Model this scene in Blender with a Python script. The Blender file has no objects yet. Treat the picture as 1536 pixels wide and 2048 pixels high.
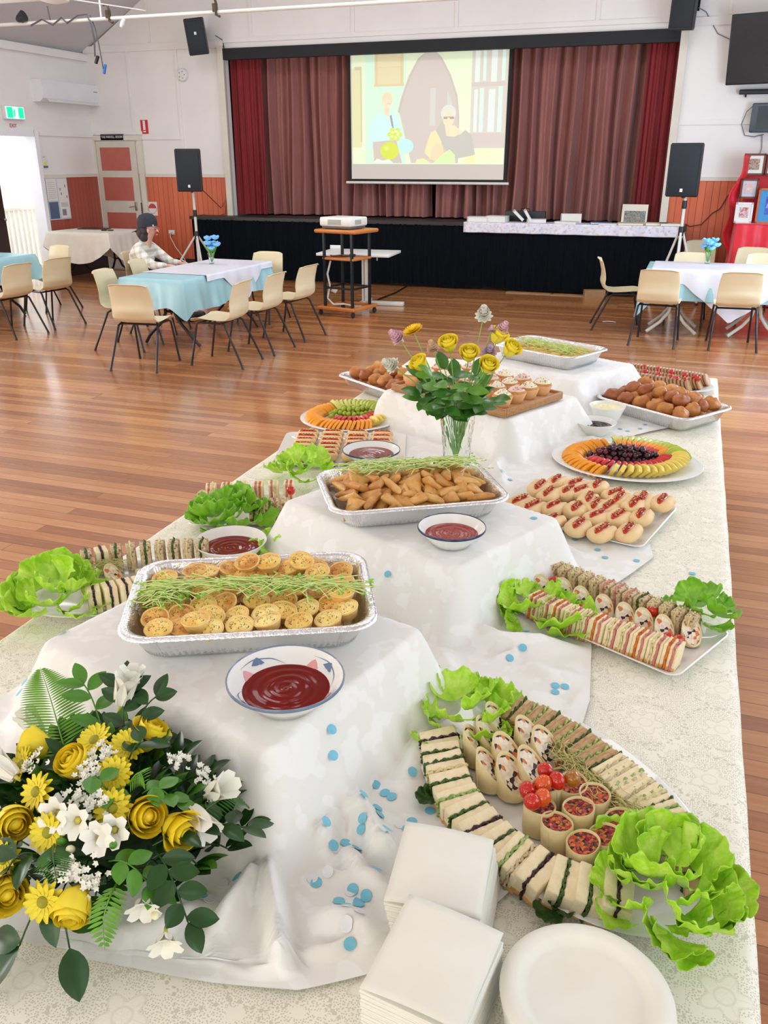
import bpy, bmesh, math, random
from mathutils import Vector, Matrix, noise
rnd = random.Random(11)
scene = bpy.context.scene
COL = scene.collection
PI = math.pi

# ------------------------------------------------------------------ camera, world, light, exposure
cam_d = bpy.data.cameras.new('camera')
cam = bpy.data.objects.new('camera', cam_d); COL.objects.link(cam)
cam.location = (0, 0, 1.85)
cam.rotation_euler = (math.radians(90 - 22.495), 0, math.radians(19.096))
cam_d.sensor_fit = 'VERTICAL'; cam_d.sensor_height = 36.0
cam_d.lens = 1700.0 * 36.0 / 2048.0
cam_d.clip_start = 0.05; cam_d.clip_end = 200
scene.camera = cam
scene.view_settings.view_transform = 'Standard'
scene.view_settings.look = 'None'
scene.view_settings.exposure = -0.12
scene.view_settings.gamma = 1.0
scene.view_settings.use_curve_mapping = False

world = bpy.data.worlds.new('world'); scene.world = world
world.use_nodes = True
wb = world.node_tree.nodes['Background']
wb.inputs[0].default_value = (0.93, 0.97, 1.0, 1); wb.inputs[1].default_value = 2.2

def area(name, loc, rot, sx, sy, power, col=(1, 1, 1), spread=180):
    l = bpy.data.lights.new(name, 'AREA'); l.shape = 'RECTANGLE'; l.size = sx; l.size_y = sy
    l.energy = power; l.color = col; l.spread = math.radians(spread)
    o = bpy.data.objects.new(name, l); COL.objects.link(o); o.location = loc; o.rotation_euler = rot
    return o
XL, XR, YB, YF = -10.05, 2.25, 13.6, -3.2          # hall walls
# daylight through unseen side windows, then added fill from the rear wall and ceiling
for y, pw in ((-1.2, 22), (1.6, 26), (4.4, 34), (7.2, 112), (10.0, 122)):
    area('right_window_daylight', (XR - .03, y, 1.75), (0, math.radians(90), 0), 1.5, 1.6, pw, (.62, .80, 1.0))
for i, y in enumerate((-1.2, 1.6, 4.4, 7.2)):
    area('left_window_daylight', (XL + .03, y, 1.75), (0, math.radians(-90), 0), 1.5, 1.6, 92, (.97, .985, 1.0))
for x in (-7.4, -3.9, -.6):
    area('rear_fill_light', (x, YF + .03, 1.9), (math.radians(90), 0, 0), 2.2, 1.7, 44, (1.0, .97, .82))  # warm fill added along the unseen rear wall, behind the camera
for x in (-7.0, -3.9, -.8):
    for y in (0.2, 5.0, 9.6):
        area("ceiling_fill_light", (x, y, 4.9), (0, 0, 0), 1.4, 1.4, (9 if y < 3 else 34 if y < 8 else 58), (.97, .985, 1.0))  # fill added under the ceiling to brighten the hall, without lamp fittings

# ------------------------------------------------------------------ helpers
def lin(c):
    r = []
    for v in c[:3]:
        v = v / 255.0
        r.append(v / 12.92 if v <= .04045 else ((v + .055) / 1.055) ** 2.4)
    return (r[0], r[1], r[2], 1)

class Mat:
    def __init__(s, name, col, rough=.5, metal=0, spec=.5, **kw):
        m = bpy.data.materials.new(name); m.use_nodes = True; s.m = m
        s.nt = m.node_tree; s.b = s.nt.nodes['Principled BSDF']
        s.b.inputs['Base Color'].default_value = lin(col)
        s.b.inputs['Roughness'].default_value = rough
        s.b.inputs['Metallic'].default_value = metal
        s.b.inputs['Specular IOR Level'].default_value = spec
        for k, v in kw.items():
            s.b.inputs[k.replace('_', ' ')].default_value = v
    def n(s, t, **kw):
        nd = s.nt.nodes.new(t)
        for k, v in kw.items():
            if k.startswith('i_'): nd.inputs[k[2:].replace('_', ' ')].default_value = v
            else: setattr(nd, k, v)
        return nd
    def l(s, a, b): s.nt.links.new(a, b)
    def coord(s, kind='Object', scale=(1, 1, 1)):
        tc = s.n('ShaderNodeTexCoord'); mp = s.n('ShaderNodeMapping'); mp.inputs['Scale'].default_value = scale
        s.l(tc.outputs[kind], mp.inputs[0]); return mp.outputs[0]
    def noise(s, scale, vec=None, detail=3, rough=.55):
        nz = s.n('ShaderNodeTexNoise'); nz.inputs['Scale'].default_value = scale; nz.inputs['Detail'].default_value = detail
        nz.inputs['Roughness'].default_value = rough
        if vec is not None: s.l(vec, nz.inputs[0])
        return nz.outputs['Fac']
    def ramp(s, fac, stops):
        r = s.n('ShaderNodeValToRGB'); e = r.color_ramp.elements
        while len(e) < len(stops): e.new(.5)
        for q, (p, c) in zip(e, stops): q.position = p; q.color = lin(c) if len(c) == 3 else c
        s.l(fac, r.inputs[0]); return r.outputs[0]
    def base(s, out): s.l(out, s.b.inputs['Base Color']); return s
    def bump(s, h, strength=.3, dist=.01):
        b = s.n('ShaderNodeBump'); b.inputs['Strength'].default_value = strength; b.inputs['Distance'].default_value = dist
        s.l(h, b.inputs['Height']); s.l(b.outputs[0], s.b.inputs['Normal']); return s
    def math(s, op, a, b=None):
        nd = s.n('ShaderNodeMath', operation=op)
        for i, v in enumerate((a, b)):
            if v is None: continue
            if isinstance(v, (int, float)): nd.inputs[i].default_value = v
            else: s.l(v, nd.inputs[i])
        return nd.outputs[0]
    def mix(s, fac, a, b):
        nd = s.n('ShaderNodeMix', data_type='RGBA')
        if isinstance(fac, (int, float)): nd.inputs[0].default_value = fac
        else: s.l(fac, nd.inputs[0])
        for i, v in ((6, a), (7, b)):
            if isinstance(v, tuple): nd.inputs[i].default_value = lin(v)
            else: s.l(v, nd.inputs[i])
        return nd.outputs[2]

def vmat(name, c1, c2, scale=20, rough=.5, bump=0, bscale=None, dist=.004, coord='Object', vec=(1, 1, 1), **kw):
    """two-tone noise material with optional bump"""
    M = Mat(name, c1, rough, **kw)
    v = M.coord(coord, vec)
    f = M.noise(scale, v)
    M.base(M.ramp(f, [(.32, c1), (.68, c2)]))
    if bump: M.bump(M.noise(bscale or scale * 2, v, 4), bump, dist)
    return M.m

class MB:
    """collects shapes into one mesh"""
    def __init__(s): s.v = []; s.f = []; s.mi = []; s.T = Matrix.Identity(4); s.c = 0
    def at(s, x=0, y=0, z=0, rz=0, rx=0, ry=0, sc=1):
        s.T = Matrix.Translation((x, y, z)) @ Matrix.Rotation(rz, 4, 'Z') @ Matrix.Rotation(ry, 4, 'Y') @ Matrix.Rotation(rx, 4, 'X') @ Matrix.Scale(sc, 4); return s
    def add(s, vs, fs, mi=None):
        b = len(s.v); T = s.T
        s.v += [tuple(T @ Vector(p)) for p in vs]
        s.f += [tuple(i + b for i in f) for f in fs]
        s.mi += [s.c if mi is None else mi] * len(fs); return s
    def box(s, x, y, z, sx, sy, sz, mi=None, b=0):
        """centre x,y; z = bottom; optional chamfer b"""
        hx, hy, hz = sx / 2, sy / 2, sz / 2; cz = z + hz
        if b <= 0:
            vs = [(x + i * hx, y + j * hy, cz + k * hz) for i in (-1, 1) for j in (-1, 1) for k in (-1, 1)]
            return s.add(vs, [(0, 1, 3, 2), (4, 6, 7, 5), (0, 4, 5, 1), (2, 3, 7, 6), (0, 2, 6, 4), (1, 5, 7, 3)], mi)
        b = min(b, hx * .95, hy * .95, hz * .95)
        rings = []
        def ring(ex, ey, zz):
            n = 3; pts = []
            for (cx, cy, a0) in ((ex - b, ey - b, 0), (-ex + b, ey - b, 90), (-ex + b, -ey + b, 180), (ex - b, -ey + b, 270)):
                for k in range(n):
                    a = math.radians(a0 + 90 * k / (n - 1)); pts.append((x + cx + b * math.cos(a), y + cy + b * math.sin(a), zz))
            return pts
        def ring2(ins, zz):
            n = 3; pts = []; ex, ey = hx, hy; r = max(b - ins, 1e-5)
            for (cx, cy, a0) in ((ex - b, ey - b, 0), (-ex + b, ey - b, 90), (-ex + b, -ey + b, 180), (ex - b, -ey + b, 270)):
                for k in range(n):
                    a = math.radians(a0 + 90 * k / (n - 1)); pts.append((x + cx + r * math.cos(a), y + cy + r * math.sin(a), zz))
            return pts
        rings = [ring2(b * .9, cz - hz), ring2(b * .3, cz - hz + b * .3), ring(hx, hy, cz - hz + b), ring(hx, hy, cz + hz - b), ring2(b * .3, cz + hz - b * .3), ring2(b * .9, cz + hz)]
        return s.loft(rings, mi, True)
    def loft(s, rings, mi=None, cap=True, closed=True):
        n = len(rings[0]); vs = [p for r in rings for p in r]; fs = []
        for i in range(len(rings) - 1):
            for j in range(n if closed else n - 1):
                k = (j + 1) % n
                fs.append((i * n + j, i * n + k, (i + 1) * n + k, (i + 1) * n + j))
        if cap and closed: fs.append(tuple(range(n))[::-1]); fs.append(tuple((len(rings) - 1) * n + j for j in range(n)))
        return s.add(vs, fs, mi)
    def lathe(s, prof, n=24, mi=None, cap=True, sx=1, sy=1, wob=None):
        rings = []
        for (r, z) in prof:
            rings.append([(r * sx * math.cos(2 * PI * j / n) * (1 if not wob else wob(j / n, r, z)), r * sy * math.sin(2 * PI * j / n) * (1 if not wob else wob(j / n, r, z)), z) for j in range(n)])
        return s.loft(rings, mi, cap)
    def tube(s, pts, r, n=8, mi=None, cap=True):
        pts = [Vector(p) for p in pts]; m = len(pts); rs = r if isinstance(r, (list, tuple)) else [r] * m
        t0 = (pts[1] - pts[0]).normalized(); up = Vector((0, 0, 1)) if abs(t0.z) < .9 else Vector((1, 0, 0))
        u = t0.cross(up).normalized(); rings = []
        for i in range(m):
            t = (pts[min(i + 1, m - 1)] - pts[max(i - 1, 0)])
            if t.length < 1e-9: t = t0
            t = t.normalized(); u = (u - t * u.dot(t))
            u = u.normalized() if u.length > 1e-6 else t.orthogonal().normalized()
            w = t.cross(u)
            rings.append([tuple(pts[i] + (u * math.cos(2 * PI * j / n) + w * math.sin(2 * PI * j / n)) * rs[i]) for j in range(n)])
        return s.loft(rings, mi, cap)
    def ell(s, x, y, z, rx, ry, rz, nu=14, nv=8, mi=None, fn=None):
        rings = []
        for i in range(nv + 1):
            a = -PI / 2 + PI * min(max(i / nv, .02), .98); ring = []
            for j in range(nu):
                b = 2 * PI * j / nu
                p = Vector((math.cos(a) * math.cos(b), math.cos(a) * math.sin(b), math.sin(a)))
                k = fn(p) if fn else 1
                ring.append((x + p.x * rx * k, y + p.y * ry * k, z + p.z * rz * k))
            rings.append(ring)
        return s.loft(rings, mi, True)
    def grid(s, fn, nu, nv, mi=None):
        vs = [tuple(fn(i / nu, j / nv)) for i in range(nu + 1) for j in range(nv + 1)]
        fs = [(i * (nv + 1) + j, (i + 1) * (nv + 1) + j, (i + 1) * (nv + 1) + j + 1, i * (nv + 1) + j + 1) for i in range(nu) for j in range(nv)]
        return s.add(vs, fs, mi)
    def prism(s, poly, z0, z1, mi=None):
        n = len(poly)
        return s.add([(p[0], p[1], z0) for p in poly] + [(p[0], p[1], z1) for p in poly],
                     [tuple(range(n))[::-1], tuple(range(n, 2 * n))] + [(i, (i + 1) % n, n + (i + 1) % n, n + i) for i in range(n)], mi)
    def build(s, name, mats, parent=None, ang=40, loc=None, rz=0, solid=0, subsurf=0):
        me = bpy.data.meshes.new(name); me.from_pydata(s.v, [], s.f)
        for m in (mats if isinstance(mats, (list, tuple)) else [mats]): me.materials.append(m)
        me.polygons.foreach_set('material_index', s.mi)
        me.polygons.foreach_set('use_smooth', [True] * len(s.f))
        bm = bmesh.new(); bm.from_mesh(me); bmesh.ops.recalc_face_normals(bm, faces=bm.faces); bm.to_mesh(me); bm.free()
        if ang < 180: me.set_sharp_from_angle(angle=math.radians(ang))
        me.update()
        o = bpy.data.objects.new(name, me); COL.objects.link(o)
        if parent: o.parent = parent
        if loc: o.location = loc
        if rz: o.rotation_euler = (0, 0, rz)
        if solid:
            md = o.modifiers.new('solid', 'SOLIDIFY'); md.thickness = solid; md.offset = 0
        if subsurf:
            md = o.modifiers.new('sub', 'SUBSURF'); md.levels = subsurf; md.render_levels = subsurf
        return o

def tag(o, label=None, cat=None, group=None, kind=None):
    if label: o['label'] = label
    if cat: o['category'] = cat
    if group: o['group'] = group
    if kind: o['kind'] = kind
    return o
def thing(name, label, cat, loc=(0, 0, 0), rz=0, group=None):
    o = bpy.data.objects.new(name, None); COL.objects.link(o); o.empty_display_size = .05
    o.location = loc; o.rotation_euler = (0, 0, rz); return tag(o, label, cat, group)
def put(name, mb, mats, label, cat, group=None, loc=None, rz=0, **kw):
    return tag(mb.build(name, mats, None, loc=loc, rz=rz, **kw), label, cat, group)
def struct(name, mb, mats, parent=None, ang=30):
    o = mb.build(name, mats, parent, ang)
    if not parent: o['kind'] = 'structure'
    return o
def dup(root, loc, rot=(0, 0, 0), label=None, group=None, sc=None):
    r = root.copy(); COL.objects.link(r); r.location = loc; r.rotation_euler = rot
    if sc: r.scale = sc if isinstance(sc, tuple) else (sc, sc, sc)
    if label: r['label'] = label
    if group: r['group'] = group
    for ch in root.children:
        c = ch.copy(); COL.objects.link(c); c.parent = r
        for g in ch.children:
            d = g.copy(); COL.objects.link(d); d.parent = c
    return r
class Proto:
    """first use moves the built thing itself, later uses copy it"""
    def __init__(s, o): s.o = o; s.used = False
    def put(s, loc, rot=(0, 0, 0), label=None, group=None, sc=None):
        if not isinstance(rot, tuple): rot = (0, 0, rot)
        if not s.used:
            s.used = True; o = s.o; o.location = loc; o.rotation_euler = rot
            if sc: o.scale = sc if isinstance(sc, tuple) else (sc, sc, sc)
            if label: o['label'] = label
            if group: o['group'] = group
            return o
        o = dup(s.o, loc, rot, label, group, sc if sc else (1, 1, 1))
        return o
ORD = ['first', 'second', 'third', 'fourth', 'fifth', 'sixth', 'seventh', 'eighth', 'ninth', 'tenth', 'eleventh', 'twelfth', 'thirteenth', 'fourteenth', 'fifteenth', 'sixteenth', 'seventeenth', 'eighteenth', 'nineteenth', 'twentieth', 'twenty-first', 'twenty-second', 'twenty-third', 'twenty-fourth', 'twenty-fifth', 'twenty-sixth']
def text_mesh(name, body, size, m, parent=None, loc=(0, 0, 0), rot=(0, 0, 0), ext=.001, align='CENTER', sx=1):
    cu = bpy.data.curves.new(name, 'FONT'); cu.body = body; cu.size = size; cu.extrude = ext; cu.align_x = align; cu.align_y = 'CENTER'
    to = bpy.data.objects.new(name + '_tmp', cu); COL.objects.link(to)
    dg = bpy.context.evaluated_depsgraph_get(); me = bpy.data.meshes.new_from_object(to.evaluated_get(dg))
    bpy.data.objects.remove(to); bpy.data.curves.remove(cu)
    me.materials.clear(); me.materials.append(m)
    o = bpy.data.objects.new(name, me); COL.objects.link(o); o.location = loc; o.rotation_euler = rot; o.scale = (sx, 1, 1)
    if parent: o.parent = parent
    return o

# ------------------------------------------------------------------ common materials
white_paint = vmat('white_wall_paint', (236, 233, 229), (230, 227, 223), 1.5, .6)
ceil_paint = vmat('ceiling_paint', (205, 203, 205), (198, 196, 198), 1.2, .7)
cream_trim = vmat('cream_trim_paint', (222, 217, 203), (214, 208, 194), 3, .45)
black_plastic = vmat('black_plastic', (26, 32, 36), (32, 38, 42), 40, .45)
black_metal = vmat('black_metal', (34, 36, 40), (26, 28, 31), 30, .35, metal=.3)
white_plastic = vmat('white_plastic', (232, 232, 228), (224, 224, 221), 5, .4)
white_metal = vmat('white_metal', (226, 224, 214), (214, 212, 203), 8, .35)
chrome = vmat('brushed_metal', (170, 168, 160), (150, 148, 142), 30, .3, metal=.9)
white_glaze = vmat('white_glazed_ceramic', (242, 241, 236), (236, 235, 229), 6, .12)
# ------------------------------------------------------------------ floor, walls, ceiling
def floor_material():
    M = Mat('polished_hardwood_boards', (140, 80, 50), .24, spec=.6, Coat_Weight=.6, Coat_Roughness=.16)
    v = M.coord('Object')
    br = M.n('ShaderNodeTexBrick'); br.offset = .37; br.offset_frequency = 3
    for k, val in (('Scale', 1.0), ('Mortar Size', .0018), ('Mortar Smooth', .2), ('Bias', 0), ('Brick Width', 2.3), ('Row Height', .086)): br.inputs[k].default_value = val
    br.inputs['Color1'].default_value = (0, 0, 0, 1); br.inputs['Color2'].default_value = (1, 1, 1, 1); br.inputs['Mortar'].default_value = (.3, .3, .3, 1)
    M.l(v, br.inputs[0])
    gv = M.coord('Object', (1.1, 22, 1)); g = M.noise(3.2, gv, 5, .6)
    f = M.math('ADD', M.math('MULTIPLY', br.outputs['Color'], .5), M.math('MULTIPLY', g, .5))
    c = M.ramp(f, [(.10, (138, 82, 46)), (.35, (170, 108, 62)), (.55, (190, 127, 76)), (.75, (204, 143, 92)), (.95, (220, 165, 114))])
    c = M.mix(M.math('MULTIPLY', br.outputs['Fac'], .7), c, (70, 38, 26))
    M.base(c)
    M.l(M.math('ADD', M.math('MULTIPLY', g, .16), .17), M.b.inputs['Roughness'])
    M.bump(M.math('SUBTRACT', M.math('MULTIPLY', g, .05), br.outputs['Fac']), .12, .002)
    return M.m
floor_mat = floor_material()
struct('floor', MB().box((XL + XR) / 2, (YB + YF) / 2 + .3, -.1, XR - XL + .6, YB - YF + .8, .1), floor_mat)

def board_material(name, axis, c1, c2, groove, pitch=.095):
    M = Mat(name, c1, .5)
    tc = M.n('ShaderNodeTexCoord'); sp = M.n('ShaderNodeSeparateXYZ'); M.l(tc.outputs['Object'], sp.inputs[0])
    x = M.math('DIVIDE', sp.outputs[axis], pitch); fr = M.math('FRACT', x)
    d = M.math('ABSOLUTE', M.math('SUBTRACT', fr, .5))
    g = M.n('ShaderNodeMapRange'); g.inputs['From Min'].default_value = .455; g.inputs['From Max'].default_value = .485; M.l(d, g.inputs['Value'])
    fl = M.math('FLOOR', x); wn = M.n('ShaderNodeTexWhiteNoise', noise_dimensions='1D'); M.l(fl, wn.inputs['W'])
    vec = M.coord('Object', (8, 8, .6)); nz = M.noise(4, vec, 4)
    mixf = M.math('ADD', M.math('MULTIPLY', wn.outputs['Value'], .5), M.math('MULTIPLY', nz, .5))
    M.base(M.mix(g.outputs[0], M.ramp(mixf, [(.2, c1), (.8, c2)]), groove))
    M.bump(M.math('SUBTRACT', 1.0, g.outputs[0]), .6, .006)
    return M.m
dado_back = board_material('orange_stained_boards', 0, (204, 98, 62), (216, 114, 76), (140, 62, 40))
dado_left = board_material('red_brown_stained_boards', 1, (160, 78, 62), (172, 88, 70), (104, 46, 36))
dark_skirt = vmat('dark_skirting_paint', (46, 34, 36), (40, 30, 33), 6, .4)
DZ, SZ = 1.58, .985                                   # dado height, stage height
PX0, PX1, PZ = -7.4, -.48, 3.46                       # proscenium opening
EZ, RZ = 3.5, 5.0                                     # eaves, flat ceiling
w = MB()                                              # back wall with the stage opening cut out, gable top
for (x0, x1, z0, z1) in ((XL, PX0, 0, EZ), (PX1, XR, 0, EZ), (PX0, PX1, PZ, EZ), (PX0, PX1, 0, SZ - .04)):
    w.box((x0 + x1) / 2, YB + .06, z0, x1 - x0, .12, z1 - z0)
w.add([(XL, YB, EZ), (XR, YB, EZ), (XR - 2.6, YB, RZ + .05), (XL + 2.6, YB, RZ + .05), (XL, YB + .12, EZ), (XR, YB + .12, EZ), (XR - 2.6, YB + .12, RZ + .05), (XL + 2.6, YB + .12, RZ + .05)],
      [(0, 1, 2, 3), (4, 7, 6, 5), (0, 4, 5, 1), (3, 2, 6, 7)])
struct('wall_back', w, white_paint)
DY0, DY1, DH = 10.35, 12.03, 2.2                      # exit door opening in the left wall
w = MB()
for (y0, y1, z0, z1) in ((YF, DY0, 0, EZ), (DY1, YB + .12, 0, EZ), (DY0, DY1, DH, EZ)):
    w.box(XL - .06, (y0 + y1) / 2, z0, .12, y1 - y0, z1 - z0)
struct('wall_left', w, white_paint)
struct('wall_right', MB().box(XR + .06, (YB + YF) / 2, 0, .12, YB - YF + .24, EZ), white_paint)
struct('wall_rear', MB().box((XL + XR) / 2, YF - .06, 0, XR - XL + .24, .12, EZ), white_paint)
c = MB()
slope = [(XL - .12, EZ - .03), (XL + 2.6, RZ), (XR - 2.6, RZ), (XR + .12, EZ - .03)]
vs = [(x, YF - .12, z) for x, z in slope] + [(x, YB + .12, z) for x, z in slope] + [(x, YF - .12, z + .08) for x, z in slope] + [(x, YB + .12, z + .08) for x, z in slope]
fs = []
for i in range(3):
    fs += [(i, i + 1, i + 5, i + 4), (i + 8, i + 12, i + 13, i + 9)]
    fs += [(i, i + 8, i + 9, i + 1), (i + 4, i + 5, i + 13, i + 12)]
c.add(vs, fs)
struct('ceiling', c, ceil_paint, ang=20)
# panelling and trim on the back wall
t = MB()
t.box((XL + PX0) / 2 - 0, YB - .012, 3.5, PX0 - XL, .024, .1); t.box((PX0 + PX1) / 2, YB - .012, 3.56, PX1 - PX0, .024, .06); t.box((PX1 + XR) / 2, YB - .012, 3.5, XR - PX1, .024, .1)
for x0, x1 in ((-9.07, -8.25), (-.42, XR)): t.box((x0 + x1) / 2, YB - .01, 2.17 if x0 < -5 else 2.3, x1 - x0, .02, .06)
t.box(-9.55, YB - .01, 2.25, 1.0, .02, .05)
for x in (-9.2, -8.28): t.box(x, YB - .008, DZ + .05, .05, .016, 3.5 - DZ - .05)
for x in (-8.75, -6.9, -5.2, -3.6, -1.6, .1, 1.0): t.box(x, YB - .008, 3.62, .05, .016, .8 if x < -7 or x > 0 else 1.3)
struct('trim_1', t, white_paint)
t = MB()
for x0, x1 in ((-9.06, PX0 - .1), (PX1 + .1, XR)): t.box((x0 + x1) / 2, YB - .014, DZ, x1 - x0, .028, .05)
t.box(XL + .014, (DY1 + .12 + YB) / 2, DZ, .028, YB - DY1 - .12, .05)
struct('trim_2', t, cream_trim)
d = MB()
for x0, x1 in ((-9.06, PX0 - .1), (PX1 + .1, XR)): d.box((x0 + x1) / 2, YB - .008, .0, x1 - x0, .016, DZ)
struct('trim_3', d, dado_back)
struct('trim_4', MB().box(XL + .008, (DY1 + .12 + YB) / 2, 0, .016, YB - DY1 - .12, DZ).box(XL + .008, (YF + DY0 - .1) / 2, 0, .016, DY0 - .1 - YF, DZ), dado_left)
struct('baseboard_back', MB().box((-9.06 + PX0) / 2 - .05, YB - .022, 0, PX0 + 9.0, .022, .24).box(1.0, YB - .022, 0, 2.4, .022, .2), dark_skirt)
struct('baseboard_left', MB().box(XL + .027, (DY1 + .14 + YB) / 2, 0, .022, YB - DY1 - .16, .36), dark_skirt)
# stage opening frame
t = MB()
for x in (PX0 - .05, PX1 + .05): t.box(x, YB - .02, SZ - .04, .1, .06, PZ - SZ + .1)
t.box(PX0 - .05, YB - .02, 0, .1, .06, SZ - .05)
struct('trim_5', t, cream_trim)
# cornice on the left wall
struct('trim_6', MB().box(XL + .03, (YF + YB) / 2, EZ - .12, .06, YB - YF, .09).box(XL + .012, (DY1 + .15 + YB) / 2, 2.21, .024, YB - DY1 - .2, .06), white_paint)
# ------------------------------------------------------------------ exit door opening with rail outside
fr = MB()
for y in (DY0, DY1): fr.box(XL - .03, y + (.03 if y == DY1 else -.03), 0, .2, .09, DH + .09)
fr.box(XL - .03, (DY0 + DY1) / 2, DH - .012, .2, DY1 - DY0 - .02, .1)
struct('trim_7', fr, vmat('white_door_frame', (240, 240, 244), (234, 234, 240), 3, .4))
wood_dark = vmat('dark_brown_door', (46, 24, 20), (36, 18, 16), 5, .45, vec=(8, 8, 1))
dl = MB().box(XL - .03, DY0 + .43, .02, .045, .82, DH - .05)
for z in (.2, 1.2): dl.box(XL - .0, DY0 + .43, z, .03, .6, .8)
dd = thing('exit_door_leaf', 'dark brown closed door leaf left of the bright exit doorway', 'door', (0, 0, 0))
dl.build('door_leaf', wood_dark, dd); MB().at(XL + .03, DY0 + .78, 1.0).lathe([(.02, -.02), (.028, 0), (.02, .02)], 10).build('door_knob', chrome, dd)
rail_white = vmat('white_rail_paint', (240, 236, 222), (232, 228, 214), 5, .5)
rl = thing('balcony_railing', 'white timber railing with balusters outside the exit doorway', 'railing', (XL - .75, 11.55, 0))
MB().box(0, 0, 1.06, .09, 3.4, .06, b=.01).build('top_rail', rail_white, rl)
MB().box(0, 0, .1, .07, 3.4, .05).build('bottom_rail', rail_white, rl)
for i in range(30): MB().box(0, -1.62 + i * .112, .15, .035, .05, .91).build('baluster', rail_white, rl)
struct('trim_8', MB().box(XL - 1.0, 11.5, -.16, 1.75, 4.4, .13), vmat('pale_verandah_boards', (206, 198, 186), (190, 182, 170), 9, .6))
# ------------------------------------------------------------------ internal door beside the corner
door_paint = vmat('cream_door_paint', (216, 210, 196), (208, 202, 188), 4, .4)
door_panel = vmat('salmon_panel_paint', (190, 104, 90), (182, 98, 86), 6, .5)
fr = MB()
for x in (-10.03, -9.14): fr.box(x + (.0 if x < -10 else .03), YB - .025, 0, .05 if x < -10 else .09, .05, 2.158)
fr.box(-9.555, YB - .026, 2.16, .99, .052, .08)
struct('trim_9', fr, cream_trim)
dr = bpy.data.objects.new('door_1', None); COL.objects.link(dr); dr['kind'] = 'structure'; dr.location = (-9.6, YB - .02, 0)
lf = MB().box(0, 0, .02, .8, .035, 2.13, mi=0)
leaf_o = lf.build('door_leaf', door_paint, dr)
for z0, z1 in ((1.68, 2.05), (1.19, 1.57), (.66, .99), (.2, .55)):
    MB().box(-.02, -.02, z0, .6, .008, z1 - z0).build('door_panel', door_panel, leaf_o)
h = MB().box(.3, -.026, 1.03, .04, .012, .14, b=.004); h.tube([(.3, -.03, 1.1), (.3, -.06, 1.1), (.18, -.065, 1.085)], .008, 6)
h.build('door_handle', chrome, leaf_o)
MB().box(.405, -.019, .9, .014, .006, .26).build('hinge', black_metal, dr)
# ------------------------------------------------------------------ stage, curtains, screen
stage_black = vmat('stage_edge_black', (30, 30, 32), (24, 24, 26), 12, .4)
skirt_cloth = vmat('black_pleated_cloth', (13, 19, 25), (9, 13, 18), 30, .95, spec=.08, vec=(1, 1, .1))
stage_dark = vmat('stage_floor_dark', (44, 40, 38), (34, 31, 30), 8, .5)
st = thing('stage', 'low hall stage with black pleated skirt below the curtains', 'stage', (0, 0, 0))
MB().box((-7.95 - .1) / 2, 13.36, .93, 7.85, .46, .05).build('platform', stage_dark, st)
struct('trim_11', MB().box((PX0 + PX1) / 2, 14.7, .93, PX1 - PX0, 2.15, .045), stage_dark)
MB().box((-7.95 - .1) / 2, 13.125, .94, 7.87, .03, .045).box(-7.965, 13.36, .94, .03, .5, .045).build('front_edge', stage_black, st)
def pleat(u, v):
    x = -7.94 + u * 7.83
    a = math.sin(u * 640) * .5 + math.sin(u * 233 + 1) * .5
    return (x + .01 * v * math.sin(u * 91), 13.135 + .012 * a * (1 + .6 * (1 - v)) - .02 * (1 - v) * math.sin(u * 57), .03 + .02 * max(0, math.sin(u * 31)) + v * .91)
MB().grid(pleat, 900, 6).build('skirt', skirt_cloth, st, ang=180)
MB().grid(lambda u, v: (-7.955 + .008 * math.sin(u * 90), 13.14 + u * .45, .03 + v * .91), 60, 3).build('skirt', skirt_cloth, st, ang=180)
sb = MB().box((PX0 + PX1) / 2, 15.8, .9, PX1 - PX0 + .6, .05, 3.2).box(PX0 - .3, 14.8, .9, .05, 2, 3.2).box(PX1 + .3, 14.8, .9, .05, 2, 3.2).box((PX0 + PX1) / 2, 14.8, 4.0, PX1 - PX0 + .6, 2.1, .05)
struct('wall_stage', sb, vmat('dark_backstage', (24, 20, 20), (18, 16, 16), 3, .9))
struct('trim_10', MB().box((PX0 + PX1) / 2, 13.6, PZ - .14, PX1 - PX0, .1, .16), vmat('black_pelmet', (22, 26, 30), (17, 20, 24), 6, .7))

def curtain_mat(name, c1, c2):
    return vmat(name, c1, c2, 2.2, .75, .12, 300, .001, vec=(6, 6, 1), Sheen_Weight=.25)
cur_main = curtain_mat('mauve_brown_curtain', (144, 88, 82), (156, 100, 92))
cur_red = curtain_mat('deep_red_curtain', (122, 16, 24), (136, 22, 30))
def curtain(name, label, x0, x1, y, m, seed, depth, folds):
    r = random.Random(seed); W = x1 - x0
    ph = [r.uniform(0, 6.3) for _ in range(8)]; cs = [(folds * k * .5 + r.uniform(-1, 1), r.uniform(.35, 1)) for k in (1, 2, 2.6, 4)]
    def f(u, v):
        uu = u + .010 * math.sin(v * 3.1 + u * 20 + ph[4]) * (1 - v)
        a = sum(w_ * math.sin(c_ * 2 * PI * uu + p) for (c_, w_), p in zip(cs, ph)) / 1.6
        a += .25 * math.sin(u * 2 * PI * 3 + v * 2 + ph[5]) * (1 - v)
        return (x0 + W * u, y + depth * a * (.6 + .45 * (1 - v)), SZ + .012 + v * (PZ - SZ - .03 + .05))
    return put(name, MB().grid(f, int(W * 90), 18), m, label, 'curtain', ang=180)
curtain('stage_curtain', 'mauve-brown stage curtain in heavy folds left of the projection screen', -7.0, -4.05, 14.0, cur_main, 3, .13, 15)
curtain('stage_curtain', 'mauve-brown stage curtain in heavy folds right of the projection screen', -4.02, -.82, 14.0, cur_main, 8, .13, 16)
curtain('side_curtain', 'deep red narrow side curtain at the left edge of the stage', -7.42, -6.88, 13.84, cur_red, 5, .045, 7)
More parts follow.
